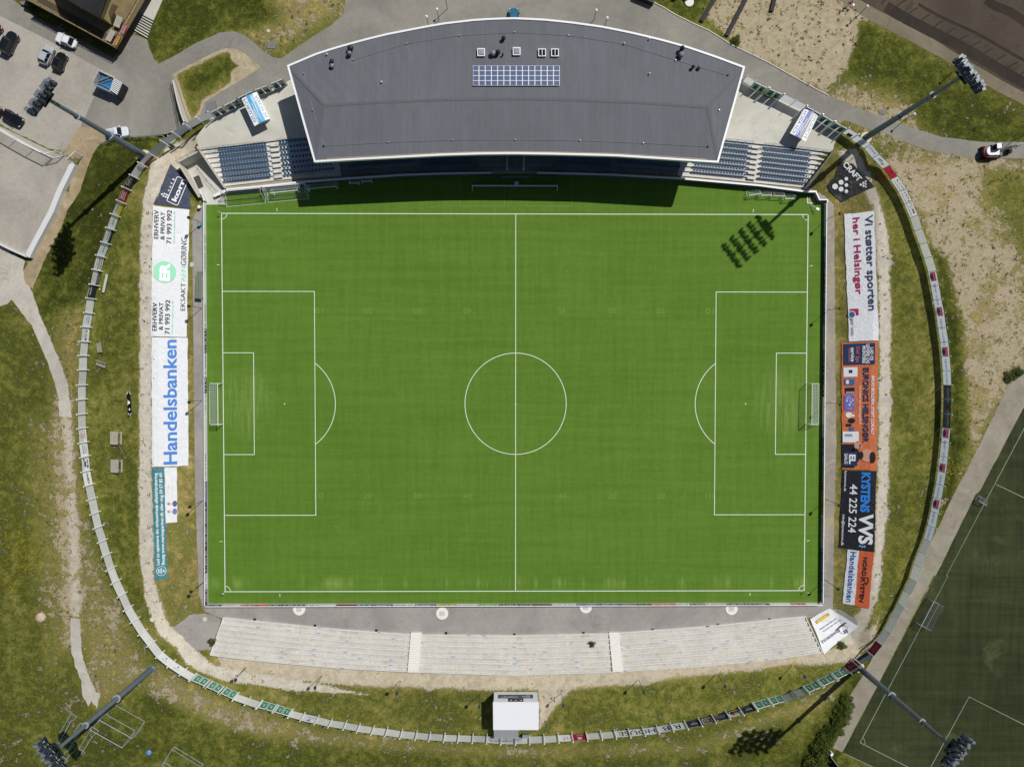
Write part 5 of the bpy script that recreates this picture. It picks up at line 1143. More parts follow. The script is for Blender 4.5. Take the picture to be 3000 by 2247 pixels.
mb = MB(); mb.box((0, 0, .5), (1.1, .7, .9)); mb.box((0, 0, .98), (1.16, .76, .08), mi=1); o = mb.build('utility_cabinet', [M('cabinet_green', (96, 116, 108), .5, .08), GALV]); p = W(*ZQ(1360, 2000, 7.9, (1420, 1190))[0], TOP); o.location = p
tag(o, 'small green cabinet at the back of the scoreboard house', 'cabinet')

# ------------------------------------------------------------------ slim lamp posts
def lamp_post(label, p, z, h, box, group, head=NAVY, r=.05):
    t = thing('lamp_post', label, 'lamp post', (p.x, p.y, z), group=group)
    mb = MB(); mb.bar((0, 0, 0), (0, 0, h), r, r * .8, 8); mb.build('pole', RAIL, t); mb = MB()
    if box: mb.box((0, -.1, h + .22), (.34, .42, .55))
    else: mb.lathe([(.06, 0), (.2, .12), (.24, .26), (.14, .38), (.02, .44)], (0, 0, h), 12)
    mb.build('lamp_head', head, t); return t
g1 = 'slim posts behind the standing terrace'; BP = c03((2120, 797)) + c13((570, 862), (1250, 908), (1935, 1020)) + c23((425, 1010), (1095, 898), (1772, 848)) + c33((225, 770))
for i, p in enumerate(BP): q = W(*p, TOP); lamp_post(ordn[i] + ' slim post from the left in the row between terrace and bottom fence', q, TOP, 4.4, True, g1)
for i, p in enumerate(c01((1742, 272), (1742, 1005)) + c02((1745, 143), (1750, 1010)) + c03((1760, 55))): q = W(*p, 0); lamp_post(ordn[i] + ' slim post from the top along the left touchline boards', q, -.02, 5.0, True, 'slim posts along the left boards', DARK)
for i, p in enumerate(c31((508, 238), (506, 1025)) + c32((510, 163), (500, 998)) + c33((490, 35))): q = W(*p, 0); lamp_post(ordn[i] + ' slim post from the top along the right touchline boards', q, -.02, 5.0, True, 'slim posts along the right boards', DARK)
for lb, p, h in (('street lamp with a white head beside the cyclist', ZQ(2440, 0, 12.27, (890, 590))[0], 3.2), ('street lamp half hidden behind the upper right floodlight head', c30((1575, 640))[0], 3.2), ('street lamp at the bend of the right road', c30((1163, 1050))[0], 3.4), ('street lamp at the right edge beside the red excavator', c30((2118, 1212))[0], 3.6),
                 ('left street lamp of the pair at the top edge of the road', c10((1652, 82))[0], 4), ('second street lamp from the left above the grandstand roof', c10((1580, 178))[0], 3.6), ('street lamp just above the left part of the roof edge', c10((1490, 225))[0], 3), ('left of the two street lamps above the right half of the roof', c20((705, 180))[0], 3.4), ('right of the two street lamps above the right half of the roof', c20((800, 235))[0], 3)):
    q = W(*p, TOP); lamp_post(lb, q, TOP, h, False, 'street lamps beside the roads', WHITE, .06)

# ------------------------------------------------------------------ big banners lying on the grass banks
def cloth_material(name, rgb, wr=.5):
    m, n, l, b = nodes(name); p = n.new('ShaderNodeNewGeometry').outputs['Position']
    n0 = noise(n, l, p, .9, 6, .7, 1.5); n2 = noise(n, l, p, .28, 4, .6, 2.5); n1 = mathn(n, l, 'ADD', mathn(n, l, 'MULTIPLY', n0, .55), mathn(n, l, 'MULTIPLY', n2, .45))
    c = scalec(n, l, mixc(n, l, 0.0, C(*rgb), C(*rgb)), remap(n, l, n0, .3, .7, .9, 1.05))
    l.new(c, b.inputs['Base Color']); b.inputs['Roughness'].default_value = .5; b.inputs['Specular IOR Level'].default_value = .35
    bp = n.new('ShaderNodeBump'); bp.inputs['Strength'].default_value = min(1, wr * 1.5); bp.inputs['Distance'].default_value = .3
    l.new(n1, bp.inputs['Height']); l.new(bp.outputs[0], b.inputs['Normal']); return m
def lay(name, label, pts, rgb, wr=.45, off=.14, rag=.0, grp='large banners laid out on the grass banks'):
    c = (sum(p[0] for p in pts) / len(pts), sum(p[1] for p in pts) / len(pts)); t = thing(name, label, 'banner', tuple(G(*c)), group=grp)
    rg = random.Random(len(label)); P = []
    for i in range(len(pts)):
        a, b = pts[i], pts[(i + 1) % len(pts)]; L = math.hypot(b[0] - a[0], b[1] - a[1]); k = max(1, int(L / 14))
        for j in range(k): P.append((a[0] + (b[0] - a[0]) * j / k + (rg.uniform(-1, 1) * 1.1 if j else 0), a[1] + (b[1] - a[1]) * j / k + (rg.uniform(-1, 1) * 1.1 if j else 0)))
    vs, fs = drape(P, off, .8); k = len(vs)
    E = {}
    for f in fs:
        for a, b in zip(f, f[1:] + f[:1]): E[(a, b)] = E.get((a, b), 0) + 1
    side = [(b, a, k + a, k + b) for (a, b) in E if (b, a) not in E]
    mb = MB(); mb.add(vs + [(x, y, z - .05) for x, y, z in vs], fs + [tuple(k + i for i in f[::-1]) for f in fs] + side)
    mb.build('cloth', cloth_material(label[:28], rgb, wr), t, world=True, smooth=False)
    return t
def bil(pts):                                            # text frame: s from pts[0] to pts[1], t towards pts[3]
    a, b, c, d = pts
    def mp(s, t, off=.24):
        u = (a[0] * (1 - s) + b[0] * s) * (1 - t) + (d[0] * (1 - s) + c[0] * s) * t; v = (a[1] * (1 - s) + b[1] * s) * (1 - t) + (d[1] * (1 - s) + c[1] * s) * t
        return tuple(G(u, v, off))
    return mp
def ink(t, mb, cols): split_build(mb, [M('ink_%d_%d_%d' % c, c, .55, .03) for c in cols], t)
# left bank
kp = ZQ(440, 430, 8.72, (520, 445), (690, 600), (860, 790), (1000, 1060), (1060, 1260), (1000, 1290), (1045, 1590), (900, 1575), (600, 1520), (75, 1468), (210, 1250), (285, 990), (315, 950), (390, 750))
t = lay('banner_sheet', 'dark navy banner sheet with a white ear of grain and rounded frame', kp, (50, 60, 84), .9)
mb = MB()
def aff(P0, P1, h):                                       # baseline from P0 to P1, letter height h, all in photo measure
    dx, dy = P1[0] - P0[0], P1[1] - P0[1]; L = math.hypot(dx, dy); nx_, ny_ = dy / L * h, -dx / L * h
    return lambda s, t, off=.26: tuple(G(P0[0] + dx * s + nx_ * t, P0[1] + dy * s + ny_ * t, off))
z9 = lambda x, y: ZQ(440, 430, 8.72, (x, y))[0]
mp = aff(z9(690, 1395), z9(905, 905), 22)
put_text(mb, 'korn', (-.06, 1.1, .08, .78), lambda s, q: mp(s, q), 0, .03)
mp2 = aff(z9(487, 1150), z9(632, 830), 7.5); put_text(mb, 'c', (0, .13, 0, .7), mp2, 0, .02); put_text(mb, 'a', (.28, .41, 0, .7), mp2, 0, .02); put_text(mb, 'f', (.57, .68, 0, 1.0), mp2, 0, .02); put_text(mb, 'é', (.86, 1.0, 0, 1.05), mp2, 0, .02)
fr = [(430, 1370), (500, 1200), (640, 880), (680, 790), (720, 770), (920, 860), (945, 900), (930, 950), (710, 1480), (680, 1498), (640, 1485), (450, 1400)]
for a, b in zip(fr, fr[1:] + fr[:1]):
    a, b = G(*z9(*a), .25), G(*z9(*b), .25); d = (b - a).normalized(); nn = Vector((-d.y, d.x, 0)) * .07; mb.add([a - nn, b - nn, b + nn, a + nn], [(0, 1, 2, 3)])
for x, y in ((300, 1215), (365, 1205), (420, 1230), (465, 1258), (340, 1262), (395, 1285), (448, 1308)): put_ell(mb, z9(x, y), 3.1, 2.3, lambda u, v: tuple(G(u, v, .25)), 0, 10)
ink(t, mb, [(232, 236, 242)])
EX = c01((1612, 1255), (1635, 155), (1322, 120), (1303, 1250)); t = lay('banner_sheet', 'white banner sheet with a mint green disc and black capitals', EX, (224, 227, 232), .3)
mp = bil(EX); mb = MB(); k_, gr_ = 0, 1
put_text(mb, 'EKSAKT', (.207, .424, .06, .19), mp, 0); put_text(mb, 'REN', (.443, .555, .06, .19), mp, 1); put_text(mb, 'GØRING', (.56, .777, .05, .205), mp, 0)
for s in (0, 1):
    o = (.75, .745, .72) if s else (.045, .05, .02); e = (.97, .96, .98) if s else (.26, .265, .285)
    put_text(mb, 'ERHVERV', (o[0], e[0], .84, .965), mp, 0, .015); put_text(mb, '& PRIVAT', (o[1], e[1], .665, .785), mp, 0, .015); put_text(mb, '71 993 992', (o[2], e[2], .475, .615), mp, 0, .015); put_text(mb, 'eksaktrengøring.dk', (o[2], e[2], .365, .435), mp, 1)
put_ell(mb, (.5, .645), .083, .32, mp, 1, 40)
mq = lambda s, q: mp(s, q, .262)
put_text(mb, 'ER', (.43, .57, .5, .79), mq, 2, .05); ink(t, mb, [(48, 50, 60), (150, 222, 186), (244, 246, 246)])
HB = [(552, 1364), (549.5, 990), (444.4, 988.7), (445, 1368)]; t = lay('banner_sheet', 'large white banner sheet with one bright blue word, beside the left goal', HB, (225, 228, 233), .35)
mb = MB(); put_text(mb, 'Handelsbanken', (.015, .985, .3, .68), bil(HB), 0, .02); ink(t, mb, [(66, 128, 206)])
TB = [(490, 1695.5), (481, 1370), (445.4, 1372), (454.5, 1697.9)]; t = lay('banner_sheet', 'narrow teal banner sheet with two lines of white writing', TB, (62, 128, 140), .5)
mp = bil(TB); mb = MB(); put_text(mb, 'Lad os optimere din virksomheds affaldshåndtering', (.13, .955, .52, .86), mp, 0, .015); put_text(mb, 'Besøg www.marinepartner.dk eller ring 59 57 85 60', (.13, .955, .1, .44), mp, 0, .015)
put_ell(mb, (.075, .47), .043, .42, mp, 0, 30, .92); put_text(mb, 'M', (.06, .09, .6, .76), mp, 0, .02); put_text(mb, 'P', (.065, .088, .14, .32), mp, 0, .02)
for q in (.4, .46, .52): put_rect(mb, (.05, .1, q, q + .03), mp, 0)
ink(t, mb, [(232, 240, 240)])
SW = c02((1530, 1195), (1525, 720), (1420, 722), (1428, 1205)); t = lay('banner_sheet', 'small white banner sheet showing two figures in blue shirts', SW, (225, 228, 232), .3)
mp = bil(SW); mb = MB()
for s, c in ((.2, 0), (.34, 1)): put_ell(mb, (s, .18), .055, .2, mp, c, 14); put_ell(mb, (s + .005, .55), .026, .2, mp, 2, 12); put_ell(mb, (s + .005, .72), .024, .1, mp, 3, 12)
put_text(mb, '~', (.45, .86, .36, .39), mp, 4); put_text(mb, '~', (.62, .7, .68, .74), mp, 4); ink(t, mb, [(104, 124, 176), (80, 92, 150), (226, 196, 186), (150, 120, 110), (190, 200, 204)])
# right bank
cp = [ZQ(2350, 480, 8.848, p)[0] for p in ((980, -40), (1320, 0), (1600, 300), (1880, 600), (1650, 690), (1300, 860), (1010, 1005), (960, 930), (700, 700), (660, 560), (860, 330))]
t = lay('banner_sheet', 'black banner sheet with large white dots and five white capitals', cp, (44, 45, 46), .9)
zc = lambda x, y: ZQ(2350, 480, 8.848, (x, y))[0]; mb = MB(); gm = lambda u, v: tuple(G(u, v, .26))
for x, y, r in ((855, 592, 74), (1010, 485, 64), (1010, 660, 64), (1147, 393, 47), (1147, 556, 47), (1147, 718, 47), (1522, 545, 32), (1592, 500, 30), (1592, 576, 30), (1650, 463, 22), (1650, 530, 22), (1650, 600, 22)): put_ell(mb, zc(x, y), r / 8.85, r / 8.85, gm, 0, 24)
put_text(mb, 'CRAFT', (0, 1, 0, 1), aff(zc(1040, 40), zc(1450, 480), 17.5), 0, .03); ink(t, mb, [(226, 230, 233)])
VS = c31((657, 195), (700, 1293), (958, 1285), (915, 167)); t = lay('banner_sheet', 'long white banner sheet with a navy line and a crimson line of writing', VS, (240, 243, 248), .4)
mp = bil(VS); mb = MB(); put_text(mb, 'Vi støtter sporten', (.025, .765, .62, .96), mp, 0, .015); put_text(mb, 'her i Helsingør', (.035, .635, .22, .52), mp, 1, .015)
put_rect(mb, (.745, .797, .08, .36), mp, 1); put_ell(mb, (.79, .13), .03, .13, mq2 := (lambda s, q: mp(s, q, .262)), 2, 18); put_ell(mb, (.79, .13), .024, .1, lambda s, q: mp(s, q, .275), 3, 18)
put_text(mb, 'spar', (.812, .877, .05, .17), mp, 0); put_text(mb, 'NORD', (.888, .955, .08, .17), mp, 0); ink(t, mb, [(66, 74, 96), (178, 44, 88), (226, 230, 236), (70, 100, 150)])
OR = [c31((635, 1305))[0], c32((640, 740))[0], c32((938, 748))[0], c31((950, 1293))[0]]; t = lay('banner_sheet', 'orange banner sheet with pictures of household goods and a bearded man', OR, (216, 120, 76), .55)
mp = bil(OR); mb = MB(); m2 = lambda s, q: mp(s, q, .262); m3 = lambda s, q: mp(s, q, .282); cols = [(42, 60, 98), (236, 238, 240), (224, 112, 70), (34, 38, 46), (208, 160, 138), (52, 40, 36), (120, 110, 200), (70, 110, 160), (150, 160, 190)]
put_rect(mb, (.01, .175, .06, .92), mp, 0); put_text(mb, 'LAD OS', (.045, .145, .79, .88), m2, 1, .03); put_text(mb, 'LEVERE OG', (.018, .168, .68, .775), m2, 1, .03); put_text(mb, 'MONTERE', (.03, .165, .57, .665), m2, 1, .03); put_text(mb, "Det' Sgu", (.035, .155, .375, .5), m2, 2, .01); put_text(mb, 'service', (.04, .15, .25, .36), m2, 1, .02); put_rect(mb, (.045, .15, .2, .215), m2, 2)
put_text(mb, 'EURONICS HELSINGØR', (.2, .785, .595, .765), mp, 0, .035); put_text(mb, 'BRUG BOLDEN, STØT LOKALT', (.265, .725, .81, .915), mp, 1, .03); put_text(mb, 'Du finder os i Stjernegade 8', (.345, .64, .465, .555), mp, 1, .0)
put_rect(mb, (.195, .27, .05, .44), mp, 1); put_rect(mb, (.215, .24, .2, .3), m2, 0); put_rect(mb, (.285, .335, .08, .36), mp, 7); put_rect(mb, (.295, .325, .12, .2), m2, 1); put_rect(mb, (.355, .395, .1, .36), mp, 3); put_rect(mb, (.385, .4, .12, .35), m2, 8); put_rect(mb, (.415, .535, .07, .36), mp, 6)
rg = random.Random(5)
for _ in range(16): put_ell(mb, (rg.uniform(.425, .525), rg.uniform(.1, .33)), .004 + .006 * rg.random(), .015 + .02 * rg.random(), m2, rg.choice((1, 8, 7)), 8)
put_ell(mb, (.57, .2), .022, .1, mp, 1, 16); put_ell(mb, (.575, .31), .01, .05, mp, 1, 10); put_ell(mb, (.615, .28), .02, .1, mp, 3, 14); put_rect(mb, (.64, .66, .12, .27), mp, 3); put_rect(mb, (.665, .7, .22, .34), mp, 7); put_rect(mb, (.7, .785, .02, .48), mp, 1); put_rect(mb, (.72, .74, .08, .3), m2, 8)
put_rect(mb, (.8, .985, .02, .36), mp, 3); put_ell(mb, (.89, .36), .06, .16, mp, 3, 18); put_ell(mb, (.805, .45), .03, .12, mp, 4, 12); put_ell(mb, (.815, .54), .02, .06, mp, 4, 10); put_ell(mb, (.885, .72), .05, .2, m2, 4, 24); put_ell(mb, (.9, .88), .045, .09, m3, 5, 16); put_ell(mb, (.885, .56), .03, .06, m3, 5, 14)
put_rect(mb, (.86, .97, .04, .44), m2, 0); put_text(mb, 'EL', (.88, .955, .2, .39), m3, 1, .04); put_text(mb, 'SALG', (.875, .955, .07, .16), m3, 1, .02); ink(t, mb, cols)
KY = c32((645, 745), (615, 1415), (918, 1452), (938, 755)); t = lay('banner_sheet', 'black banner sheet with a blue word and a white telephone number', KY, (36, 38, 46), .45)
mp = bil(KY); mb = MB(); put_text(mb, 'KYSTENS', (.02, .52, .55, .83), mp, 0, .05); put_text(mb, 'VVS', (.535, .92, .53, .95), mp, 1, .04); put_text(mb, '44 225 224', (.175, .79, .23, .46), mp, 1, .01); put_text(mb, 'kystensvvs.dk', (.01, .275, .04, .13), mp, 1, .01); put_text(mb, 'info@kystensvvs.dk', (.57, .97, .03, .125), mp, 1, .01)
mv = lambda s, q: mp(.968 - q * .036, .55 + s * .2); put_text(mb, 'ApS', (0, 1, 0, 1), mv, 2, .03); ink(t, mb, [(54, 134, 224), (230, 233, 238), (140, 190, 236)])
HS = [c32((688, 1430))[0], c33((645, 240))[0], c33((748, 255))[0], c32((788, 1442))[0]]; t = lay('banner_sheet', 'narrow white banner sheet with one blue word, beside the orange one', HS, (220, 226, 234), .5)
mb = MB(); put_text(mb, 'Handelsbanken', (.03, .96, .3, .78), bil(HS), 0, .01); ink(t, mb, [(54, 96, 164)])
NK = [c32((788, 1442))[0], c33((748, 262))[0], c33((870, 285))[0], c32((915, 1455))[0]]; t = lay('banner_sheet', 'narrow orange banner sheet with black slanted capitals and a crane mark', NK, (208, 100, 64), .5)
mp = bil(NK); mb = MB(); put_text(mb, 'NORD', (.1, .44, .33, .62), mp, 0, .03); put_text(mb, 'KYSTEN', (.48, .91, .31, .6), mp, 0, .03); put_rect(mb, (.455, .47, .25, .8), mp, 0); put_rect(mb, (.46, .56, .76, .81), mp, 0); put_ell(mb, (.57, .7), .025, .06, mp, 0, 8); put_text(mb, '~', (.5, .88, .18, .22), mp, 1); ink(t, mb, [(52, 46, 40), (130, 70, 44)])
zb_ = lambda x, y: ZQ(2350, 1770, 10.357, (x, y))[0]
BS = [zb_(*p) for p in ((840, 120), (1230, 360), (1705, 665), (1640, 730), (1150, 1090), (665, 1515), (600, 1350), (400, 800), (243, 445), (480, 300))]; t = lay('banner_sheet', 'white quadrilateral banner sheet with a yellow strip, at the right end of the terrace', BS, (226, 229, 234), .35, .2)
mb = MB(); up_ = lambda f: (lambda s, q: f(s, q, .36)); ly = aff(zb_(1110, 745), zb_(575, 1120), 8.2); put_text(mb, 'BRANDSKOLE', (0, 1, 0, 1), up_(ly), 0, .01)
put_text(mb, '~', (0, 1, 0, 1), up_(aff(zb_(1180, 450), zb_(640, 810), 3.2)), 1); put_text(mb, '~', (0, 1, 0, 1), up_(aff(zb_(1020, 425), zb_(535, 750), 4)), 1)
put_rect(mb, (0, 1, 0, 1), up_(aff(zb_(800, 245), zb_(415, 515), 9)), 2); put_text(mb, '~', (.05, .95, .3, .7), lambda s, q: aff(zb_(800, 245), zb_(415, 515), 9)(s, q, .38), 3)
mark(mb, 'p'); a_ = [zb_(*p) for p in ((1005, 780), (1130, 690), (1260, 590), (1335, 540), (1350, 560), (1275, 615), (1140, 715), (1015, 800))]; mb.add([tuple(G(u, v, .36)) for u, v in a_], [tuple(range(8))], 0)
put_ell(mb, zb_(1260, 760), 13, 13, lambda u, v: tuple(G(u, v, .36)), 3, 30, .93)
for p, q in (((1255, 800), (1310, 890)), ((1300, 775), (1375, 860))): a, b = zb_(*p), zb_(*q); put_rect(mb, (0, 1, 0, 1), up_(aff(a, b, 3)), 0)
put_rect(mb, (0, 1, 0, 1), up_(aff(zb_(1320, 620), zb_(1225, 670), 2)), 2); ink(t, mb, [(64, 72, 96), (120, 126, 142), (224, 190, 84), (90, 98, 120)])

# ------------------------------------------------------------------ boards round the pitch
def board(label, a, b, rgb, stripe, z0=-.02, h=.95, extra=None):
    t = thing('advertising_board', label, 'advertising board', tuple((a + b) / 2), group='low advertising boards round the pitch')
    d = (b - a).normalized(); a = a + d * .02; b = b - d * .02; nn = Vector((-d.y, d.x, 0)); nn = nn if nn.dot(-(a + b) / 2) > 0 else -nn
    mb = MB(); mb.wall(a, b, .06, z0, h); o = mb.build('panel', M('board_%d_%d_%d' % rgb, rgb, .45, .06), t, world=True)
    if stripe:
        L = (b - a).length; mb = MB(); q = .12
        rg = random.Random(int(a.x * 10 + a.y * 7))
        while q < L - .4:
            w = rg.choice((.16, .22, .3, .12)); p0 = a + d * q + nn * .034; p1 = a + d * (q + w) + nn * .034; zz = .3 + .04 * rg.random(); z2 = .62 + .06 * rg.random()
            mb.add([(p0.x, p0.y, zz), (p1.x, p1.y, zz), (p1.x, p1.y, z2), (p0.x, p0.y, z2)], [(0, 1, 2, 3)]); q += w + rg.choice((.07, .08, .1, .35))
        mb.build('print', M('print_%d_%d_%d' % stripe, stripe, .5, .05), t, world=True)
    mb = MB(); mb.wall(a, b, .13, h + .002, h + .07); mb.build('top_rail', WHITE, t, world=True)
BW, BK, BB, BO, BR, BY, BG, BN, BM = (232, 234, 238), (36, 38, 44), (52, 82, 150), (222, 96, 50), (186, 44, 50), (188, 176, 60), (92, 176, 74), (48, 58, 84), (96, 34, 42)
cn = {BW: 'white', BK: 'black', BB: 'blue', BO: 'orange', BR: 'red', BY: 'yellow', BG: 'green', BN: 'navy', BM: 'maroon'}
def run(side, A, B, segs):
    cnt = {}; seq = []
    for f0, f1, c, s in segs: seq.append(c)
    for i, (f0, f1, c, s) in enumerate(segs):
        lab = '%s advertising board on the %s, %s board counted from its %s end' % (cn[c], side, ordn[i], 'left' if 'bottom' in side else 'top')
        board(lab, A.lerp(B, f0), A.lerp(B, f1), c, s)
A, B = W(606.5, 1771.5), W(2404, 1767.5)
sg = [(0, .025, BK, BW), (.025, .055, BW, BR), (.055, .085, BR, BW), (.085, .1, BO, None), (.1, .124, BK, BW), (.124, .16, BN, BW), (.16, .185, BW, BK), (.185, .21, BW, None), (.21, .243, BM, BR), (.243, .27, BB, BW), (.27, .302, BB, BW), (.302, .338, BW, BK), (.338, .372, BB, BW), (.372, .405, BY, BW), (.405, .44, BW, BY), (.44, .475, BG, BW), (.475, .507, BK, BW), (.507, .532, BK, BW), (.532, .56, BK, BR), (.56, .6, BW, BB), (.6, .64, BB, BW), (.64, .672, BB, BW), (.672, .7, BN, BW), (.7, .722, BK, BY), (.722, .762, BO, BW), (.762, .785, BW, BB), (.785, .81, BN, BW), (.81, .845, BW, BR), (.845, .88, BN, BW), (.88, .915, BK, BW), (.915, .95, BW, None), (.95, .974, BR, BW), (.974, 1, BW, None)]
run('bottom touchline', A, B, sg)
A, B = W(603, 596), W(606.3, 1770)
run('left goal line', A, B, [(0, .08, BW, None), (.08, .17, BW, BB), (.17, .25, BW, None), (.25, .31, BW, BK), (.31, .37, BK, BW), (.37, .43, BW, BK), (.43, .47, BK, BW), (.47, .52, BW, BG), (.52, .62, BW, None), (.62, .69, BW, BB), (.69, .75, BB, BW), (.75, .8, BK, BW), (.8, .86, BK, BW), (.86, .92, BK, BW), (.92, .96, BW, BK), (.96, 1, BK, BW)])
A, B = W(2415, 600), W(2404.5, 1763)
run('right goal line', A, B, [(0, .08, BW, None), (.08, .16, BB, BW), (.16, .22, BM, BW), (.22, .3, BB, BW), (.3, .36, BW, BK), (.36, .42, BN, BW), (.42, .48, BK, BW), (.48, .58, BW, None), (.58, .66, BB, BW), (.66, .72, BM, BW), (.72, .78, BY, BK), (.78, .86, BW, BR), (.86, .93, BB, BW), (.93, 1, BB, BW)])
P = [W(2392, 562, 1.35), W(2393, 590, 0), W(2416, 590, 0), W(2416, 598, 0)]
tb = thing('corner_board', 'stepped white board at the upper right pitch corner', 'barrier', tuple(P[1]))
mb = MB(); mb.path([P[0], P[1], P[2], P[3]], .1, -.02, 1.1); mb.build('panel', M('board_grey', (150, 152, 150), .6, .08), tb, world=True); mb = MB(); mb.path([P[0], P[1], P[2], P[3]], .24, 1.102, 1.18); mb.build('top_rail', WHITE, tb, world=True)
mb = MB(); P = [W(*p, 0) for p in ZQ(2350, 480, 8.848, (125, 850), (125, 1030), (335, 1030))]; mb.path(P, .12, 0, .12); mb.prism([P[0][:2], P[1][:2], P[2][:2], (P[2].x, P[0].y)], 0, .05, mi=1)
tag(mb.build('landing_mat', [WHITE, M('moss_mat', (150, 156, 96), .9, .15)]), 'small pale green mat with white edging in the upper right pitch corner', 'mat')
mb = MB(); P = [W(*p, 1.1) for p in ZQ(440, 430, 8.72, (1290, 1120), (1385, 1385))]; mb.wall(P[0], P[1], .1, 0, 1.1); mb.wall(P[0], P[1], .25, 1.1, 1.17, mi=1); tag(mb.build('angled_board', [PLAIN, WHITE]), 'short angled white board at the upper left pitch corner', 'barrier')
mb = MB(); P = [W(*p, .8) for p in ZQ(520, 370, 4.608, (490, 940), (645, 872))]; mb.wall(P[0], P[1], .5, .7, .78); mb.wall(P[0], P[1], .1, 0, .7, mi=1); tag(mb.build('white_bench', [WHITE, DARK]), 'short white bench beside the stack of goals, upper left of the pitch', 'bench')

# ------------------------------------------------------------------ goals
def goal(label, a, b, z=0, h=2.44, depth=2.0, top=.8, flip=False, netm=NETM, col=WHITE, r=.06, nets=True, grp=None, netw=.02, cell=.3):
    a = Vector((a[0], a[1], z)); b = Vector((b[0], b[1], z)); t = thing('football_goal', label, 'goal', tuple(a), group=grp)
    d = (b - a); n_ = Vector((-d.y, d.x, 0)).normalized() * (-1 if flip else 1); up = Vector((0, 0, h)); L = d.length
    A1, B1 = a + up, b + up; A2, B2 = A1 + n_ * top, B1 + n_ * top; A3, B3_ = a + n_ * depth, b + n_ * depth
    for p, q in ((a, A1), (b, B1)): mb = MB(); mb.bar(p, q + Vector((0, 0, .03)), r, n=8); mb.build('post', col, t, world=True)
    mb = MB(); mb.bar(A1, B1, r, n=8); mb.build('crossbar', col, t, world=True)
    mb = MB()
    for p in ((A1, A2, A3), (B1, B2, B3_)): mb.tube(p, r * .5, 6)
    mb.bar(A3, B3_, r * .6); mb.bar(a, A3, r * .6); mb.bar(b, B3_, r * .6); mb.build('back_frame', col, t, world=True)
    if nets:
        mb = MB(); nx_ = max(3, int(L / cell)); sl = max(2, int(math.hypot(depth - top, h) / cell)); tp = max(1, int(top / cell))
        e = Vector((0, 0, .03)); mb.net(A1 + e, B1 + e, B2 + e, A2 + e, nx_, tp, netw); mb.net(A2, B2, B3_ + e, A3 + e, nx_, sl, netw)
        for p1, p2, p3, p0 in ((A1, A2, A3, a), (B1, B2, B3_, b)): mb.net(p0 + e, p3 + e, p2, p1, max(2, int(depth / cell)), sl, netw)
        mb.build('net', netm, t, world=True)
    return t
goal('match goal with white net on the left goal line', (-LX, 3.66), (-LX, -3.66), depth=2.5, top=1.3, flip=True, netw=.035)
goal('match goal with white net on the right goal line', (LX, 3.66), (LX, -3.66), depth=2.3, top=1.2, netw=.035)
sg_ = 'spare goals parked along the stand wall'
def gq(label, p, q, h=2.44, depth=1.9, top=.7, flip=False, **k): a, b = W(*p, 0), W(*q, 0); return goal(label, (a.x, a.y), (b.x, b.y), 0, h, depth, top, flip, grp=sg_, **k)
gq('left of the two full size spare goals, at the upper left pitch corner', (661, 572), (775, 561), depth=2.1, flip=True, netm=GREY); gq('full size spare goal with a smaller goal inside it', (783, 559), (902, 548.5), depth=2.1, flip=True)
gq('smaller spare goal standing inside a full size one', (804, 574), (880, 566), 2.0, 1.3, .5); gq('smaller spare goal in the shadow of the roof, right of the full size ones', (908, 563), (990, 554.5), 2.0, 1.5, .6)
gq('left of the two tiny goals deep in the roof shadow', (1026, 541), (1054, 541.5), 1.0, .8, .3, cell=.15); gq('right of the two tiny goals deep in the roof shadow', (1063, 537), (1090, 535.5), 1.0, .8, .3, cell=.15)
zz = lambda x, y: ZQ(2000, 380, 4.424, (x, y))[0]
for i, (p, q) in enumerate((((838, 876), (978, 852)), ((990, 874), (1120, 872)), ((1150, 876), (1285, 884)), ((1300, 918), (1432, 914)))): gq(ordn[i] + ' from the left of the four small white goals near the right corner flag', zz(*p), zz(*q), 1.2, 1.1, .45, cell=.2, netw=.01)
def gp(label, p, q, **k): a, b = W(*p, TOP), W(*q, TOP); return goal(label, (a.x, a.y), (b.x, b.y), TOP, **k)
ZG = lambda x, y: ZQ(90, 2040, 5.395, (x, y))[0]; STEEL = M('bare_goal_steel', (176, 188, 198), .4, .06, metal=.2); eg = 'empty goal frames stored on the grass'
gp('upper of the two wide empty goal frames on the lower left grass', ZG(1205, 260), ZG(1715, 545), col=STEEL, nets=False, grp=eg, depth=2.0, top=.6); gp('lower of the two wide empty goal frames on the lower left grass', ZG(1060, 410), ZG(1560, 690), col=STEEL, nets=False, grp=eg, depth=2.0, top=.6)
gp('empty narrow goal frame nearest to the blue cover, below the mast', ZG(1075, 540), ZG(860, 880), col=STEEL, nets=False, grp=eg, depth=1.3, top=.4, h=2.0, flip=True); gp('empty narrow goal frame under the middle of the leaning mast', ZG(880, 480), ZG(690, 760), col=STEEL, nets=False, grp=eg, depth=1.3, top=.4, h=2.0, flip=True)
gp('empty narrow goal frame farthest left behind the mast', ZG(735, 320), ZG(560, 640), col=STEEL, nets=False, grp=eg, depth=1.3, top=.4, h=2.0, flip=True); gp('empty narrow goal frame half hidden under the lower left floodlight head', ZG(725, 830), ZG(590, 1010), col=STEEL, nets=False, grp=eg, depth=1.3, top=.4, h=2.0, flip=True)
gp('empty goal frame cut off by the lower edge of the picture', ZQ(0, 1686, 2.948, (1505, 1475))[0], ZQ(0, 1686, 2.948, (1420, 1610))[0], col=STEEL, nets=False, grp=eg, depth=6, top=5.8, h=.9, flip=False)
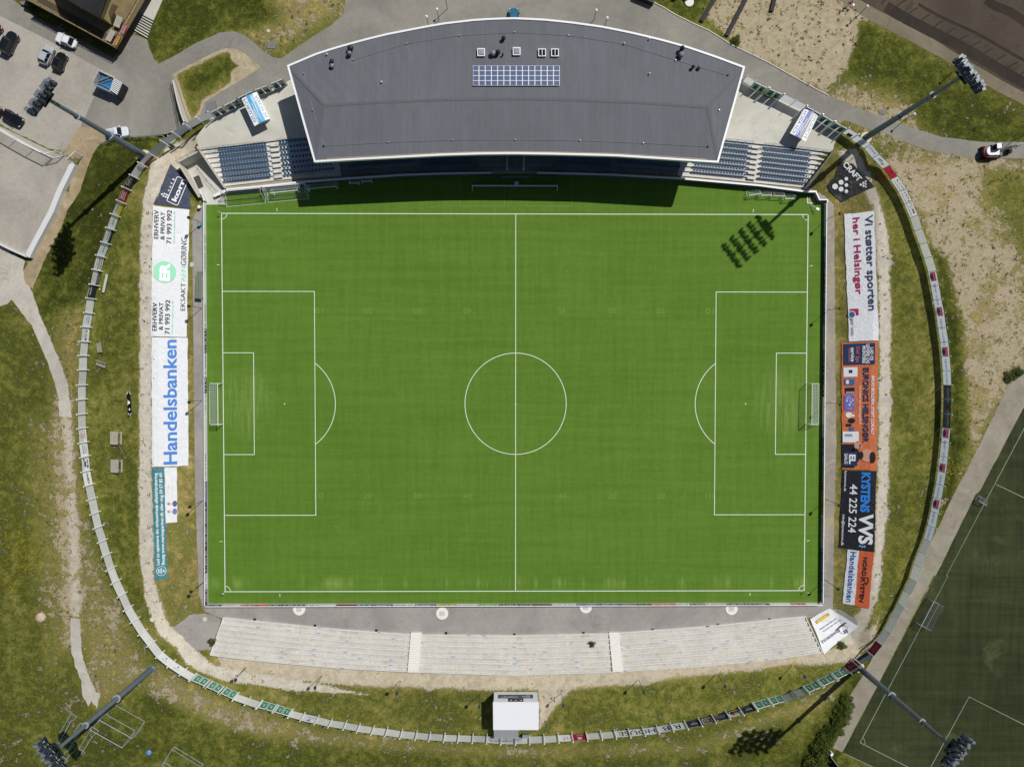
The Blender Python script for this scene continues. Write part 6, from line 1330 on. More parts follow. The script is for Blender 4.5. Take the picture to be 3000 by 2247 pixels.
gp('portable goal lying on its back line of the practice pitch', c33((1378, 195))[0], c33((1270, 400))[0], col=STEEL, netm=GREY, nets=True, h=1.9, depth=2.3, top=2.0, flip=False, grp='goals of the practice pitch'); gp('small mini goal on the paved edge of the practice pitch', c32((1790, 1005))[0], c32((1850, 1040))[0], col=STEEL, netm=GREY, h=1.1, depth=1.0, top=.5, flip=False, grp='goals of the practice pitch', cell=.2)
for lb, x, y in (('corner flag at the upper left pitch corner', -LX, LY), ('corner flag at the upper right pitch corner', LX, LY), ('corner flag at the lower left pitch corner', -LX, -LY), ('corner flag at the lower right pitch corner', LX, -LY)):
    t = thing('corner_flag', lb, 'corner flag', (x, y, 0), group='corner flags of the main pitch'); mb = MB(); mb.bar((0, 0, 0), (0, 0, 1.6), .035, n=6); mb.build('stick', WHITE, t); mb = MB(); mb.box((.2, .02, 1.42), (.4, .02, .32)); mb.build('flag', WHITE, t)
t = thing('flag_on_stick', 'white flag on a leaning stick beside the stepped corner board', 'flag', tuple(W(2372.5, 599, 0))); mb = MB(); a, b = W(2373, 599, .1), W(2394, 611, .9); mb.bar(a, b, .05, n=6); mb.build('stick', WHITE, t, world=True); mb = MB(); mb.box((b.x + .1, b.y - .1, .95), (.6, .42, .05), R(-30)); mb.build('flag', WHITE, t, world=True)

# ------------------------------------------------------------------ vehicles
LITE = M('headlight_glass', (210, 216, 220), .1, .03, spec=.6); TAIL = M('tail_light', (130, 16, 18), .2, .05); CHR = M('wheel_rim', (150, 154, 158), .3, .05, metal=.6); PLASTIC = M('black_trim', (24, 25, 27), .5, .1)
def car(label, cat, S0, S1, rgb, Wd=1.78, Ht=1.5, kind='hatch', L=None, name='parked_car'):
    a, b = W(*S0, TOP + .4), W(*S1, TOP + .4); d = b - a; Lc = L or d.length; c = (a + b) / 2
    t = thing(name, label, cat, (c.x, c.y, TOP + .02), math.atan2(d.y, d.x), 'parked cars')
    paint = M('car_paint_%d_%d_%d' % rgb, rgb, .28, .04, 1.5, coat=.6, spec=.5)
    hl, hw = Lc / 2, Wd / 2; belt = Ht * .6
    # body: rounded plan loops lofted upwards
    def loopp(fx, fw_, z, sq=.36):
        o = []; N = 28
        for i in range(N):
            th = 2 * PI * i / N; ca, sa = math.cos(th), math.sin(th)
            o.append((hl * fx * math.copysign(abs(ca) ** sq, ca), hw * fw_ * math.copysign(abs(sa) ** sq, sa) * (1 - .06 * abs(ca) ** 3), z))
        return o
    rings = [loopp(.97, .93, .22), loopp(1, 1, .42), loopp(1, 1, belt * .78), loopp(.985, .97, belt * .93), loopp(.93, .9, belt)]
    vs = [p for r_ in rings for p in r_]; N = 28
    for i, p in enumerate(vs):                            # bonnet and boot fall away
        x = p[0] / hl
        if p[2] > belt * .85:
            drop = (.17 * max(0, x - .35) / .65) + ((.10 if kind == 'sedan' else .02) * max(0, -x - .55) / .45)
            vs[i] = (p[0], p[1], p[2] - drop * belt)
    fs = [(k * N + i, k * N + (i + 1) % N, (k + 1) * N + (i + 1) % N, (k + 1) * N + i) for k in range(len(rings) - 1) for i in range(N)] + [tuple(range(N))[::-1], tuple(range(4 * N, 5 * N))]
    mb = MB(); mb.add(vs, fs); mb.build('body', paint, t, smooth=False)
    x0, x1, r0_, r1_ = {'hatch': (-.90, .42, -.66, .12), 'suv': (-.93, .40, -.78, .14), 'sedan': (-.72, .42, -.44, .12), 'pickup': (-.12, .46, -.04, .2), 'van': (-.94, .62, -.88, .44)}[kind]
    zb0 = belt - .04; zr0 = Ht
    def quad(xa, xb, ya, yb, z): return [(hl * xa, -hw * ya, z), (hl * xb, -hw * yb, z), (hl * xb, hw * yb, z), (hl * xa, hw * ya, z)]
    lo = quad(x0, x1, .86, .86, zb0); hi = quad(r0_, r1_, .70, .68, zr0 - .05)
    mb = MB(); mb.add(lo + hi, [(0, 1, 5, 4), (1, 2, 6, 5), (2, 3, 7, 6), (3, 0, 4, 7), (4, 5, 6, 7)]); mb.build('window', GLASS, t)
    mb = MB(); e = .03
    top = quad(r0_ - e, r1_ + e, .72, .70, zr0 - .07) + quad(r0_, r1_ - .02, .62, .60, zr0); mb.add(top, [(0, 1, 5, 4), (1, 2, 6, 5), (2, 3, 7, 6), (3, 0, 4, 7), (4, 5, 6, 7)])
    for i in range(4): mb.bar(Vector(lo[i]) + Vector((0, 0, -.02)), Vector(hi[i]) + Vector((0, 0, -.02)), .045, n=6)
    for s in (-1, 1):
        xm = (x0 + x1) / 2 - .05; mb.bar((hl * xm, s * hw * .865, zb0), (hl * ((r0_ + r1_) / 2 - .03), s * hw * .71, zr0 - .07), .035, n=5)
    mb.build('roof', paint, t)
    if kind == 'pickup':
        mb = MB(); mb.box((-hl * .56, 0, belt + .02), (hl * .78, Wd * .84, .05)); mb.build('load_cover', M('pickup_cover', (206, 210, 216), .4, .05), t)
    for sx in (.62, -.62):
        for s in (-1, 1):
            mb = MB(); mb.bar((hl * sx, s * (hw - .2), .32), (hl * sx, s * (hw + .005), .32), .32, n=16); w = mb.build('wheel', RUBBER, t)
            mb = MB(); mb.bar((hl * sx, s * (hw - .02), .32), (hl * sx, s * (hw + .015), .32), .2, n=12); mb.build('rim', CHR, w)
    for s in (-1, 1):
        mb = MB(); mb.box((hl * .90, s * hw * .66, belt * .74), (.22, .34, .13), s * -.35); mb.build('headlight', LITE, t)
        mb = MB(); mb.box((-hl * .945, s * hw * .72, belt * .82), (.12, .26, .16), s * .25); mb.build('tail_light', TAIL, t)
        mb = MB(); mb.box((hl * (x1 - .09), s * (hw + .08), belt + .05), (.14, .2, .13)); mb.build('mirror', PLASTIC if kind == 'suv' else paint, t)
    mb = MB(); mb.box((hl * .985, 0, .38), (.06, Wd * .6, .16)); mb.build('grille', PLASTIC, t)
    return t
z4 = lambda x, y: ZQ(0, 0, 5.26, (x, y))[0]
car('large black off-roader at the left edge of the car park', 'car', z4(80, 850), z4(242, 520), (24, 27, 34), 1.95, 1.8, 'suv')
car('white saloon car parked along the road below the black roofed building', 'car', z4(1190, 700), z4(885, 575), (232, 234, 238), 1.8, 1.45, 'sedan')
car('silver hatchback parked next to a black one', 'car', z4(668, 1005), z4(792, 725), (176, 184, 194), 1.75, 1.5, 'hatch')
car('black hatchback parked beside the silver one', 'car', z4(882, 1105), z4(985, 832), (20, 22, 24), 1.8, 1.5, 'hatch')
car('black car parked just above the wire fence of the gravel court', 'car', c00((40, 975))[0], c00((198, 1075))[0], (22, 24, 28), 1.8, 1.45, 'hatch')
car('black car cut off by the left edge, above the gravel court', 'car', c00((-150, 925))[0], c00((18, 975))[0], (24, 26, 30), 1.8, 1.5, 'hatch')
car('dark red car cut off by the left edge near the road', 'car', c00((-110, 355))[0], c00((5, 220))[0], (98, 22, 30), 1.8, 1.5, 'hatch')
car('white and silver van parked under the floodlight mast', 'van', c00((925, 1168))[0], c00((1118, 1140))[0], (222, 228, 236), 1.75, 1.75, 'pickup', name='parked_van')
car('teal blue car parked against the rear of the grandstand', 'car', c20((13, 225))[0], c20((15, 82))[0], (34, 106, 134), 1.8, 1.5, 'suv')
# red and white excavator on the road
ze = lambda x, y: ZQ(2740, 380, 8.496, (x, y))[0]
p = W(*ze(1410, 545), TOP + 1.2); ex = thing('excavator', 'small red and white excavator on the right road', 'excavator', (p.x, p.y, TOP + .02), R(3))
EXR, EXW = M('excavator_red', (120, 18, 24), .35, .06), M('excavator_white', (226, 230, 230), .35, .04)
for s in (-1, 1):
    mb = MB(); 
    mb.bar((-1.1, s * .85, .36), (1.1, s * .85, .36), .01); mb.box((0, s * .85, .36), (2.3, .42, .66)); mb.bar((-1.15, s * .85 - .21, .36), (-1.15, s * .85 + .21, .36), .33, n=14); mb.bar((1.15, s * .85 - .21, .36), (1.15, s * .85 + .21, .36), .33, n=14); mb.build('track', RUBBER, ex)
mb = MB(); mb.box((1.75, 0, .4), (.12, 2.1, .45)); mb.box((1.4, .5, .45), (.6, .1, .12)); mb.box((1.4, -.5, .45), (.6, .1, .12)); mb.build('blade', DARK, ex)
def dshape(x0, x1, r, z0, z1, mi=0, mb=None, k=1.0):
    P = [(x1, -r * k), (x1, r * k)] + [(x0 + r * .95 - r * .95 * math.sin(PI * i / 12) , r * math.cos(PI * i / 12)) for i in range(0, 13)]
    mb.prism(P, z0, z1, mi)
mb = MB(); dshape(-1.5, 1.0, 1.02, .72, 1.35, 0, mb); mb.build('counterweight', EXR, ex)
mb = MB(); dshape(-1.22, .98, .78, 1.352, 1.7, 0, mb); mb.build('engine_cover', EXW, ex)
mb = MB(); mb.prism([(-.5, .1), (.95, .1), (.95, .95), (-.5, .95)], 1.36, 1.95); mb.build('floor_section', DARK, ex)
mb = MB(); mb.box((.45, .52, 2.1), (1.05, .86, 1.0), taper=.92); mb.build('cab', GLASS, ex); mb = MB(); mb.box((.32, .52, 2.63), (.8, .86, .08)); mb.box((.82, .52, 2.61), (.22, .8, .05), mi=1); mb.build('cab_roof', [EXW, DARK], ex)
bo = Vector((1.05, -.12, 1.3)); el_ = Vector((3.1, .35, 2.9)); ti = Vector((4.5, .8, 2.5)); bk = Vector((3.6, .25, .75))
mb = MB(); mb.bar(bo, el_, .17, .13, 6); mb.bar(bo + Vector((.2, .2, .1)), bo.lerp(el_, .7) + Vector((0, .2, .2)), .06); mb.box((1.1, -.12, 1.25), (.4, .5, .4), mi=1); mb.build('boom', [GREY, EXR], ex)
mb = MB(); mb.bar(el_, ti, .13, .1, 6); mb.bar(ti, bk + Vector((.5, .1, .3)), .09, .08, 6); mb.build('arm', GALV, ex)
mb = MB(); mb.box((bk.x - .1, bk.y - .15, .6), (.75, .95, .7), .1, taper=.7); mb.build('bucket', BLACK, ex)

# ------------------------------------------------------------------ person riding a bicycle, upper right
q = W(*ZQ(2440, 0, 12.27, (560, 205))[0], TOP + .35); a, b = W(*ZQ(2440, 0, 12.27, (475, 165))[0], TOP + .35), W(*ZQ(2440, 0, 12.27, (640, 245))[0], TOP + .35); ang = math.atan2(b.y - a.y, b.x - a.x)
bi = thing('bicycle', 'bicycle ridden along the gravel track by a person in red', 'bicycle', (q.x, q.y, TOP + .015), ang)
for x in (-.52, .52):
    mb = MB(); N = 20; mb.tube([(x + .34 * math.cos(2 * PI * i / N), 0, .36 + .34 * math.sin(2 * PI * i / N)) for i in range(N + 1)], .022, 5); w = mb.build('wheel', RUBBER, bi)
    mb = MB()
    for i in range(6): mb.bar((x, 0, .36), (x + .33 * math.cos(PI * i / 3), 0, .36 + .33 * math.sin(PI * i / 3)), .004, n=3)
    mb.build('spokes', GALV, w)
mb = MB()
for p0, p1 in (((-.52, 0, .36), (-.1, 0, .3)), ((-.1, 0, .3), (-.2, 0, .85)), ((-.2, 0, .8), (.36, 0, .86)), ((-.1, 0, .3), (.4, 0, .76)), ((.52, 0, .36), (.38, 0, .98)), ((-.52, 0, .36), (-.2, 0, .8))): mb.bar(p0, p1, .022, n=6)
mb.build('frame', WHITE, bi); mb = MB(); mb.bar((.36, -.28, 1.02), (.36, .28, 1.02), .02, n=6); mb.build('handlebar', DARK, bi); mb = MB(); mb.box((-.22, 0, .9), (.26, .16, .07), taper=.7); mb.build('saddle', BLACK, bi); mb = MB(); mb.box((.62, 0, .95), (.3, .36, .24)); mb.build('basket', WHITE, bi)
def skin_figure(name, verts, edges, radii, mat, parent, root=0):
    me = bpy.data.meshes.new(name); me.from_pydata(verts, edges, []); o = bpy.data.objects.new(name, me); COL.objects.link(o)
    md = o.modifiers.new('skin', 'SKIN'); ls = me.skin_vertices
    if not ls:
        bm = bmesh.new(); bm.from_mesh(me); bm.verts.layers.skin.verify(); bm.to_mesh(me); bm.free(); ls = me.skin_vertices
    for i, r in enumerate(radii): ls[0].data[i].radius = (r, r) if not isinstance(r, tuple) else r
    ls[0].data[root].use_root = True
    s = o.modifiers.new('sub', 'SUBSURF'); s.levels = 1; s.render_levels = 1
    dg = bpy.context.evaluated_depsgraph_get(); dg.update(); m2 = bpy.data.meshes.new_from_object(o.evaluated_get(dg))
    o.modifiers.clear(); o.data = m2; bpy.data.meshes.remove(me); m2.materials.clear(); m2.materials.append(mat); o.parent = parent; m2.polygons.foreach_set('use_smooth', [True] * len(m2.polygons)); return o
pe = thing('person', 'person in a red jacket and pale trousers riding a bicycle', 'person', (q.x, q.y, TOP + .015), ang)
bv = [(-.2, 0, .98), (-.12, 0, 1.2), (-.02, 0, 1.42), (.03, 0, 1.52), (.06, 0, 1.68), (-.02, .19, 1.42), (.14, .27, 1.2), (.34, .24, 1.05), (-.02, -.19, 1.42), (.14, -.27, 1.2), (.34, -.24, 1.05), (-.16, .1, .94), (.16, .12, .78), (-.02, .12, .42), (.1, .12, .34), (-.16, -.1, .94), (.12, -.12, .62), (-.14, -.12, .22), (-.02, -.12, .16)]
be = [(0, 1), (1, 2), (2, 3), (3, 4), (2, 5), (5, 6), (6, 7), (2, 8), (8, 9), (9, 10), (0, 11), (11, 12), (12, 13), (13, 14), (0, 15), (15, 16), (16, 17), (17, 18)]
skin_figure('body', bv, be, [.13, .12, .13, .06, .1, .06, .045, .035, .06, .045, .035, .09, .07, .045, .04, .09, .07, .045, .04], SKIN, pe)
jv = bv[:3] + [bv[5], bv[6], (.3, .245, 1.085), bv[8], bv[9], (.3, -.245, 1.085)]
skin_figure('jacket', jv, [(0, 1), (1, 2), (2, 3), (3, 4), (4, 5), (2, 6), (6, 7), (7, 8)], [.16, .15, .155, .085, .065, .05, .085, .065, .05], M('jacket_red', (176, 28, 34), .7, .08), pe)
tv = [(-.2, 0, .97), bv[11], bv[12], (0, .12, .46), bv[15], bv[16], (-.12, -.12, .27)]
skin_figure('trousers', tv, [(0, 1), (1, 2), (2, 3), (0, 4), (4, 5), (5, 6)], [.14, .11, .085, .06, .11, .085, .06], M('trousers_pale', (206, 208, 214), .8, .06), pe)
mb = MB(); mb.lathe([(.115, -.02), (.12, .05), (.09, .11), (.01, .13)], (.05, 0, 1.69), 12); mb.build('hair', M('dark_hair', (40, 28, 24), .8, .1), pe)
mb = MB(); mb.box((.165, 0, 1.67), (.03, .03, .05)); mb.box((.15, .04, 1.70), (.02, .025, .015), mi=1); mb.box((.15, -.04, 1.70), (.02, .025, .015), mi=1); mb.box((.15, 0, 1.63), (.02, .05, .012), mi=2); mb.build('face', [SKIN, BLACK, M('lips', (150, 80, 76), .6, .05)], pe)
for s in (-1, 1):
    mb = MB(); 
    for i in range(4): mb.tube([(.34, s * (.2 + .02 * i), 1.05), (.39, s * (.2 + .02 * i), 1.05), (.385, s * (.2 + .02 * i), 1.0)], .009, 5)
    mb.tube([(.33, s * .2, 1.05), (.36, s * .175, 1.03)], .01, 5); mb.box((.33, s * .235, 1.05), (.06, .08, .03)); mb.build('hand', SKIN, pe)

# ------------------------------------------------------------------ building, container, court fence and walls, upper left
DECKW = M('deck_boards', (124, 110, 82), .8, .18, 1.2); DECKD = M('deck_boards_dark', (78, 70, 56), .8, .15, 1.2)
hb = thing('building', 'black roofed building with a raised timber terrace, at the top edge', 'building', tuple(W(*z4(1300, 100), TOP)))
ZD = TOP + 2.3
dk = [W(*z4(*p), ZD) for p in ((505, 48), (1780, 742), (2240, -60), (2600, -700), (560, -900), (330, -30))]
mb = MB(); mb.prism([(p.x, p.y) for p in dk], ZD - .3, ZD); mb.build('terrace_deck', DECKW, hb, world=True)
d2 = [W(*z4(*p), ZD) for p in ((570, 30), (1680, 640), (1720, 560), (640, -40))]; mb = MB(); mb.prism([(p.x, p.y) for p in d2], ZD + .002, ZD + .02); mb.build('deck_strip', DECKD, hb, world=True)
mb = MB(); mb.path(dk[:3], .14, ZD - .3, ZD + .9); mb.build('terrace_edge', M('timber_edge', (186, 164, 122), .7, .1), hb, world=True)
mb = MB(); mb.prism([(p.x * .985 + dk[4].x * .015, p.y) for p in dk], TOP, ZD - .31); mb.build('plinth', BLACK, hb, world=True)
rf = [W(*z4(*p), ZD + 3.6) for p in ((960, -20), (1575, 312), (1720, -80), (2000, -700), (700, -800))]
mb = MB(); mb.prism([(p.x, p.y) for p in rf], ZD + 4.1, ZD + 4.4); mb.build('roof', paving('black_roof', (36, 36, 38), (46, 46, 48), .2, 1), hb, world=True)
iw = inset([(p.x, p.y) for p in rf], .5) if sum(rf[i].x * rf[(i + 1) % 5].y - rf[(i + 1) % 5].x * rf[i].y for i in range(5)) < 0 else inset([(p.x, p.y) for p in rf[::-1]], .5)
mb = MB(); mb.prism([(p.x, p.y) for p in iw], ZD, ZD + 4.09); mb.build('wall', M('ochre_wall', (186, 170, 120), .8, .08), hb, world=True)
mb = MB(); railing(mb, [dk[0] + Vector((0, 0, .0)), dk[1], dk[2]], 1.25, 2.2, .04); mb.build('railing', DARK, hb, world=True)
def block_thing(name, label, cat, S, z0, z1, m, group=None, m2=None):
    P = [W(*p, z1) for p in S]; mb = MB(); mb.prism([(p.x, p.y) for p in P], z0, z1); return tag(mb.build(name, m), label, cat, group)
def table(label, S, z, m):
    P = [W(*p, z + .75) for p in S]; c = sum(P, Vector()) / 4; t = thing('table', label, 'table', (c.x, c.y, z)); mb = MB(); mb.prism([(p.x, p.y) for p in P], z + .7, z + .76); mb.build('tabletop', m, t, world=True)
    for p in P: mb = MB(); e = p.lerp(c, .2); mb.bar((e.x, e.y, z), (e.x, e.y, z + .7), .05, n=6); mb.build('leg', DARK, t, world=True)
GW = M('weathered_wood', (166, 160, 148), .8, .12, 2)
table('upper of two grey wooden tables on the timber terrace', [z4(*p) for p in ((1800, 235), (1895, 285), (1835, 440), (1745, 395))], ZD, GW); table('lower of two grey wooden tables at the corner of the timber terrace', [z4(*p) for p in ((1705, 455), (1785, 500), (1700, 655), (1620, 610))], ZD, GW)
block_thing('cushion', 'pink cushion on the terrace bench by the upper table', 'cushion', [z4(*p) for p in ((1910, 380), (1955, 405), (1895, 525), (1850, 490))], ZD + .4, ZD + .55, M('pink_fabric', (206, 110, 156), .8, .08)); block_thing('cushion', 'orange cushion on the terrace bench by the lower table', 'cushion', [z4(*p) for p in ((1820, 545), (1855, 565), (1790, 700), (1735, 705))], ZD + .4, ZD + .55, M('orange_fabric', (216, 150, 50), .8, .1))
block_thing('parasol', 'folded brown awning cloth beside the ochre wall of the terrace', 'awning', [z4(*p) for p in ((1690, 40), (1815, 100), (1725, 250), (1650, 185))], ZD + 1.9, ZD + 2.0, M('brown_cloth', (86, 66, 56), .9, .12))
fr = thing('rail_fence', 'low dark rail fence between road and black roofed building', 'fence', tuple(W(*z4(1100, 560), TOP))); mb = MB(); P = [W(*z4(*p), TOP) for p in ((530, 262), (900, 470), (1300, 690), (1735, 893))]; railing(mb, P, 1.0, 2.6, .05); mb.build('rails', DARK, fr, world=True)
st = thing('ramp_steps', 'pale sloping walkway with dark step edges beside the timber terrace', 'steps', tuple(W(*c00((1230, 220))[0], TOP)))
P = [W(*p, TOP + .06) for p in c00((1215, -80), (1440, -80), (1330, 170), (1270, 335), (1130, 255), (1180, 110))]; mb = MB(); mb.prism([(p.x, p.y) for p in P], TOP, TOP + .06); mb.build('walkway', SLAB, st, world=True)
for i in range(8):
    f = i / 7; a, b = W(*c00((1185 - 45 * f, 112 + 145 * f))[0], TOP + .1), W(*c00((1325 - 52 * f, 186 + 150 * f))[0], TOP + .1); mb = MB(); mb.wall(a, b, .16, TOP + .061, TOP + .14); mb.build('step_edge', BLACK, st, world=True)
block_thing('concrete_block', 'grey concrete block on the grass beside the black roofed building', 'block', [z4(*p) for p in ((300, 30), (380, 20), (425, 85), (320, 75))], TOP, TOP + .45, CONCD)
ct = thing('shelter_container', 'blue open topped container with a white ribbed roof section on the car park edge', 'container', tuple(W(*z4(1620, 1280), TOP)))
BLU = M('container_blue', (48, 112, 162), .5, .1, 1.5); zc_ = TOP + 2.3
cc = [W(*z4(*p), zc_) for p in ((1515, 1090), (1755, 1205), (1690, 1410), (1415, 1290))]; cr = [W(*z4(*p), zc_) for p in ((1762, 1212), (1885, 1285), (1800, 1470), (1695, 1400))]
cb = [W(*z4(*p), zc_) for p in ((1540, 1150), (1755, 1230), (1690, 1405), (1470, 1300))]
mb = MB(); mb.path([cc[0], cc[1], cc[2], cc[3], cc[0]], .08, TOP + .1, zc_); mb.build('side_wall', M('container_frame', (206, 212, 220), .5, .05), ct, world=True)
mb = MB(); mb.prism([(p.x, p.y) for p in cb], TOP + .4, zc_ - .5); mb.build('body', BLU, ct, world=True)
mb = MB(); mb.prism([(p.x, p.y) for p in cr], TOP + .3, zc_ - .12); mb.build('cabin', DARK, ct, world=True)
mb = MB()
for i in range(8):
    f0, f1 = (i + .08) / 8, (i + .62) / 8; a0, a1 = cr[0].lerp(cr[3], f0), cr[0].lerp(cr[3], f1); b0_, b1_ = cr[1].lerp(cr[2], f0), cr[1].lerp(cr[2], f1); mb.prism([(p.x, p.y) for p in (a0, b0_, b1_, a1)], zc_ - .12, zc_)
mb.build('ribbed_roof', WHITE, ct, world=True)
mb = MB()
for p0, p1 in (((1450, 1290), (1700, 1180)), ((1470, 1270), (1660, 1190)), ((1480, 1310), (1720, 1220)), ((1560, 1300), (1690, 1360)), ((1500, 1150), (1560, 1180)), ((1410, 1280), (1500, 1330))): mb.bar(W(*z4(*p0), zc_ - .3), W(*z4(*p1), zc_ - .1), .06, n=5)
mb.build('loose_beams', M('timber_beams', (140, 132, 118), .8, .12), ct, world=True)
# gravel court surround
CW = M('white_board_wall', (214, 216, 216), .6, .05)
def low_wall(label, S, h, w, z=TOP):
    P = [W(*p, z + h) for p in S]; mb = MB(); mb.path(P, w, z - .05, z + h); return tag(mb.build('court_wall', CW), label, 'low wall', 'white walls of the gravel court')
low_wall('sloping white court wall along the sandy path', c00((628, 1412), (570, 1530), (515, 1640)) + c01((440, 170), (355, 330), (290, 450), (235, 560)), 1.1, .9); low_wall('thin white court wall at the lower end of the gravel court', c01((228, 560), (90, 500), (0, 455), (-250, 330)), 1.1, .28)
wf = thing('wire_fence', 'grey wire mesh fence with white top rail along the upper side of the gravel court', 'fence', tuple(W(*c00((300, 1230))[0], TOP))); S = c00((-250, 965), (0, 1115), (150, 1205), (300, 1290), (450, 1365)); P = [W(*p, TOP) for p in S]
mb = MB(); mb.path(P, .28, TOP, TOP + .25); mb.build('base_wall', CW, wf, world=True)
mb = MB()
for a, b in zip(P[:-1], P[1:]): mb.net(a, b, b + Vector((0, 0, 3.0)), a + Vector((0, 0, 3.0)), int((b - a).length / .18), 14, .016)
mb.build('mesh', GREY, wf, world=True); mb = MB()
for a, b in zip(P[:-1], P[1:]): mb.bar(a + Vector((0, 0, 3.05)), b + Vector((0, 0, 3.05)), .09, n=6)
mb.build('top_rail', WHITE, wf, world=True)
for p in P: mb = MB(); mb.bar(p, p + Vector((0, 0, 3.05)), .05, n=6); mb.build('post', GALV, wf, world=True)
for lb, S in (('left of the two small court gate frames between gravel court and car park', ((460, 1370), (560, 1345))), ('right of the two small court gate frames, at the top of the sloping white wall', ((655, 1410), (722, 1352)))):
    a, b = [W(*p, TOP) for p in c00(*S)]; t = thing('court_gate', lb, 'gate', tuple(a)); mb = MB()
    for p0, p1 in ((a, a + Vector((0, 0, 2.6))), (b, b + Vector((0, 0, 2.6))), (a + Vector((0, 0, 2.6)), b + Vector((0, 0, 2.6))), (a + Vector((0, 0, .1)), b + Vector((0, 0, .1)))): mb.bar(p0, p1, .07, n=6)
    mb.build('frame', WHITE, t, world=True); mb = MB(); mb.net(a, b, b + Vector((0, 0, 2.6)), a + Vector((0, 0, 2.6)), 12, 14, .012); mb.build('mesh', GREY, t, world=True)
rw = thing('retaining_wall', 'curved concrete ramp wall beside the teardrop lawn', 'retaining wall', tuple(W(*c00((1560, 900))[0], TOP))); S = c00((1500, 700), (1530, 790), (1565, 900), (1600, 1000), (1632, 1085)); P = [W(*p, TOP) for p in S]
mb = MB(); mb.path(P, .28, TOP - .1, [TOP + .3, TOP + .9, TOP + 1.4, TOP + 1.8, TOP + 1.9]); mb.build('wall_body', CONC, rw, world=True)
rr = thing('railing', 'dark ladder like railing left of the curved ramp wall', 'railing', tuple(W(*c00((1520, 950))[0], TOP))); mb = MB(); P = [W(*p, TOP) for p in c00((1492, 745), (1515, 850), (1535, 960), (1562, 1115))]; railing(mb, P, 1.1, 1.5, .04); mb.build('rails', RAIL, rr, world=True)
rr = thing('railing', 'pale railing between the white van and the green slope', 'railing', tuple(W(*c00((1200, 1200))[0], TOP))); mb = MB(); P = [W(*p, TOP) for p in c00((880, 1252), (1000, 1222), (1150, 1195), (1420, 1180), (1455, 1225))]; railing(mb, P, 1.1, 1.4, .045); mb.build('rails', GALV, rr, world=True)
mb = MB(); P = [W(*p, TOP + .08) for p in c00((1445, 1165), (1520, 1205), (1480, 1250), (1450, 1220))]; mb.prism([(p.x, p.y) for p in P], TOP, TOP + .08); tag(mb.build('ramp_slab', CONC), 'pale concrete slab where the pale railing meets the fence', 'slab')

# ------------------------------------------------------------------ benches and small things on the grass
def picnic(label, S, rz=0.0):
    c = G(*S, .72); t = thing('picnic_table', label, 'picnic table', (c.x, c.y, TOP), rz, 'picnic tables on the left grass')
    mb = MB()
    for i in range(4): mb.box((-.3 + .27 * i - .1, 0, .74), (.25, 2.3, .05))
    mb.build('tabletop', GW, t)
    for x in (-.95 + .1, .95): mb = MB(); mb.box((x, 0, .45), (.28, 2.3, .05)); mb.build('seat', GW, t)
    for y in (-.8, .8):
        mb = MB(); mb.box((.05, y, .42), (1.9, .09, .09)); mb.bar((-.3, y, .72), (-.6, y, 0), .05, n=4); mb.bar((.25, y, .72), (.6, y, 0), .05, n=4); mb.build('leg_frame', GW, t)
    return t
picnic('upper picnic table on the left grass, with a bench on its right', c02((992, 470))[0], R(-1)); picnic('lower picnic table on the left grass, with a bench on its right', c02((998, 712))[0], R(-1))
lb = thing('long_bench', 'long narrow grey bench beside the black pot banner', 'bench', tuple(G(*c01((908, 790))[0]))); a, b = G(*c01((925, 712))[0], .45), G(*c01((890, 870))[0], .45)
mb = MB(); mb.wall(a, b, .42, TOP + .4, TOP + .47); mb.build('seat', M('bench_grey', (186, 184, 184), .7, .06), lb, world=True)
for f in (.05, .5, .95): p = a.lerp(b, f); mb = MB(); mb.box((p.x, p.y, TOP + .2), (.3, .12, .4)); mb.build('leg', DARK, lb, world=True)
mb = MB(); mb.lathe([(.01, 0), (.12, .05), (.16, .16), (.12, .28), (.01, .32)], n=12); o = mb.build('ball', M('yellow_plastic', (224, 214, 60), .5, .05)); o.location = G(*c01((866, 845))[0]); tag(o, 'small yellow ball on the grass by the long grey bench', 'ball')
def rustic(label, S, rz):
    c = G(*S); t = thing('garden_bench', label, 'bench', tuple(c), rz, 'rough wooden benches on the left grass'); mb = MB()
    for i in range(3): mb.box((-.5 + .22 * i, 0, .45), (.14, 1.7, .05))
    mb.build('seat', GW, t); mb = MB()
    for i in range(2): mb.box((.28, 0, .68 + .25 * i), (.05, 1.9, .12))
    mb.build('backrest', GW, t)
    for y in (-.75, .75): mb = MB(); mb.bar((-.5, y, 0), (-.42, y, .45), .05); mb.bar((.3, y, 0), (.26, y, 1), .05); mb.bar((-.55, y, .5), (.3, y, .68), .04); mb.build('leg', GW, t)
rustic('upper of two rough wooden benches on the left grass', c01((880, 1345))[0], R(8)); rustic('lower of two rough wooden benches on the left grass', c01((888, 1482))[0], R(70))
BF = c02((1095, 75), (1120, 68), (1132, 160), (1136, 255), (1118, 275), (1105, 292), (1100, 200), (1093, 110)); P = [G(*p, .06) for p in BF]
t = thing('banner_sheet', 'long thin black banner with a white skull like print, loose on the left grass', 'banner', tuple(G(*c02((1112, 175))[0]))); mb = MB(); mb.prism([(p.x, p.y) for p in P], TOP + .03, TOP + .07); mb.build('cloth', BLACK, t, world=True)
mb = MB(); gm = lambda u, v: tuple(G(u, v, .12))
for c, r, s in (((1112, 163), 11, 13), ((1118, 222), 6, 9)): put_ell(mb, c02(c)[0], r / K, s / K, gm, 0, 14)
for p0, p1, w in (((1100, 140), (1112, 155), 3), ((1098, 185), (1110, 172), 3), ((1094, 95), (1104, 70), 3), ((1128, 92), (1114, 70), 3), ((1106, 255), (1118, 272), 3), ((1134, 255), (1124, 272), 3)): put_rect(mb, (0, 1, -.5, .5), aff(c02(p0)[0], c02(p1)[0], w / K * 1.3), 0)
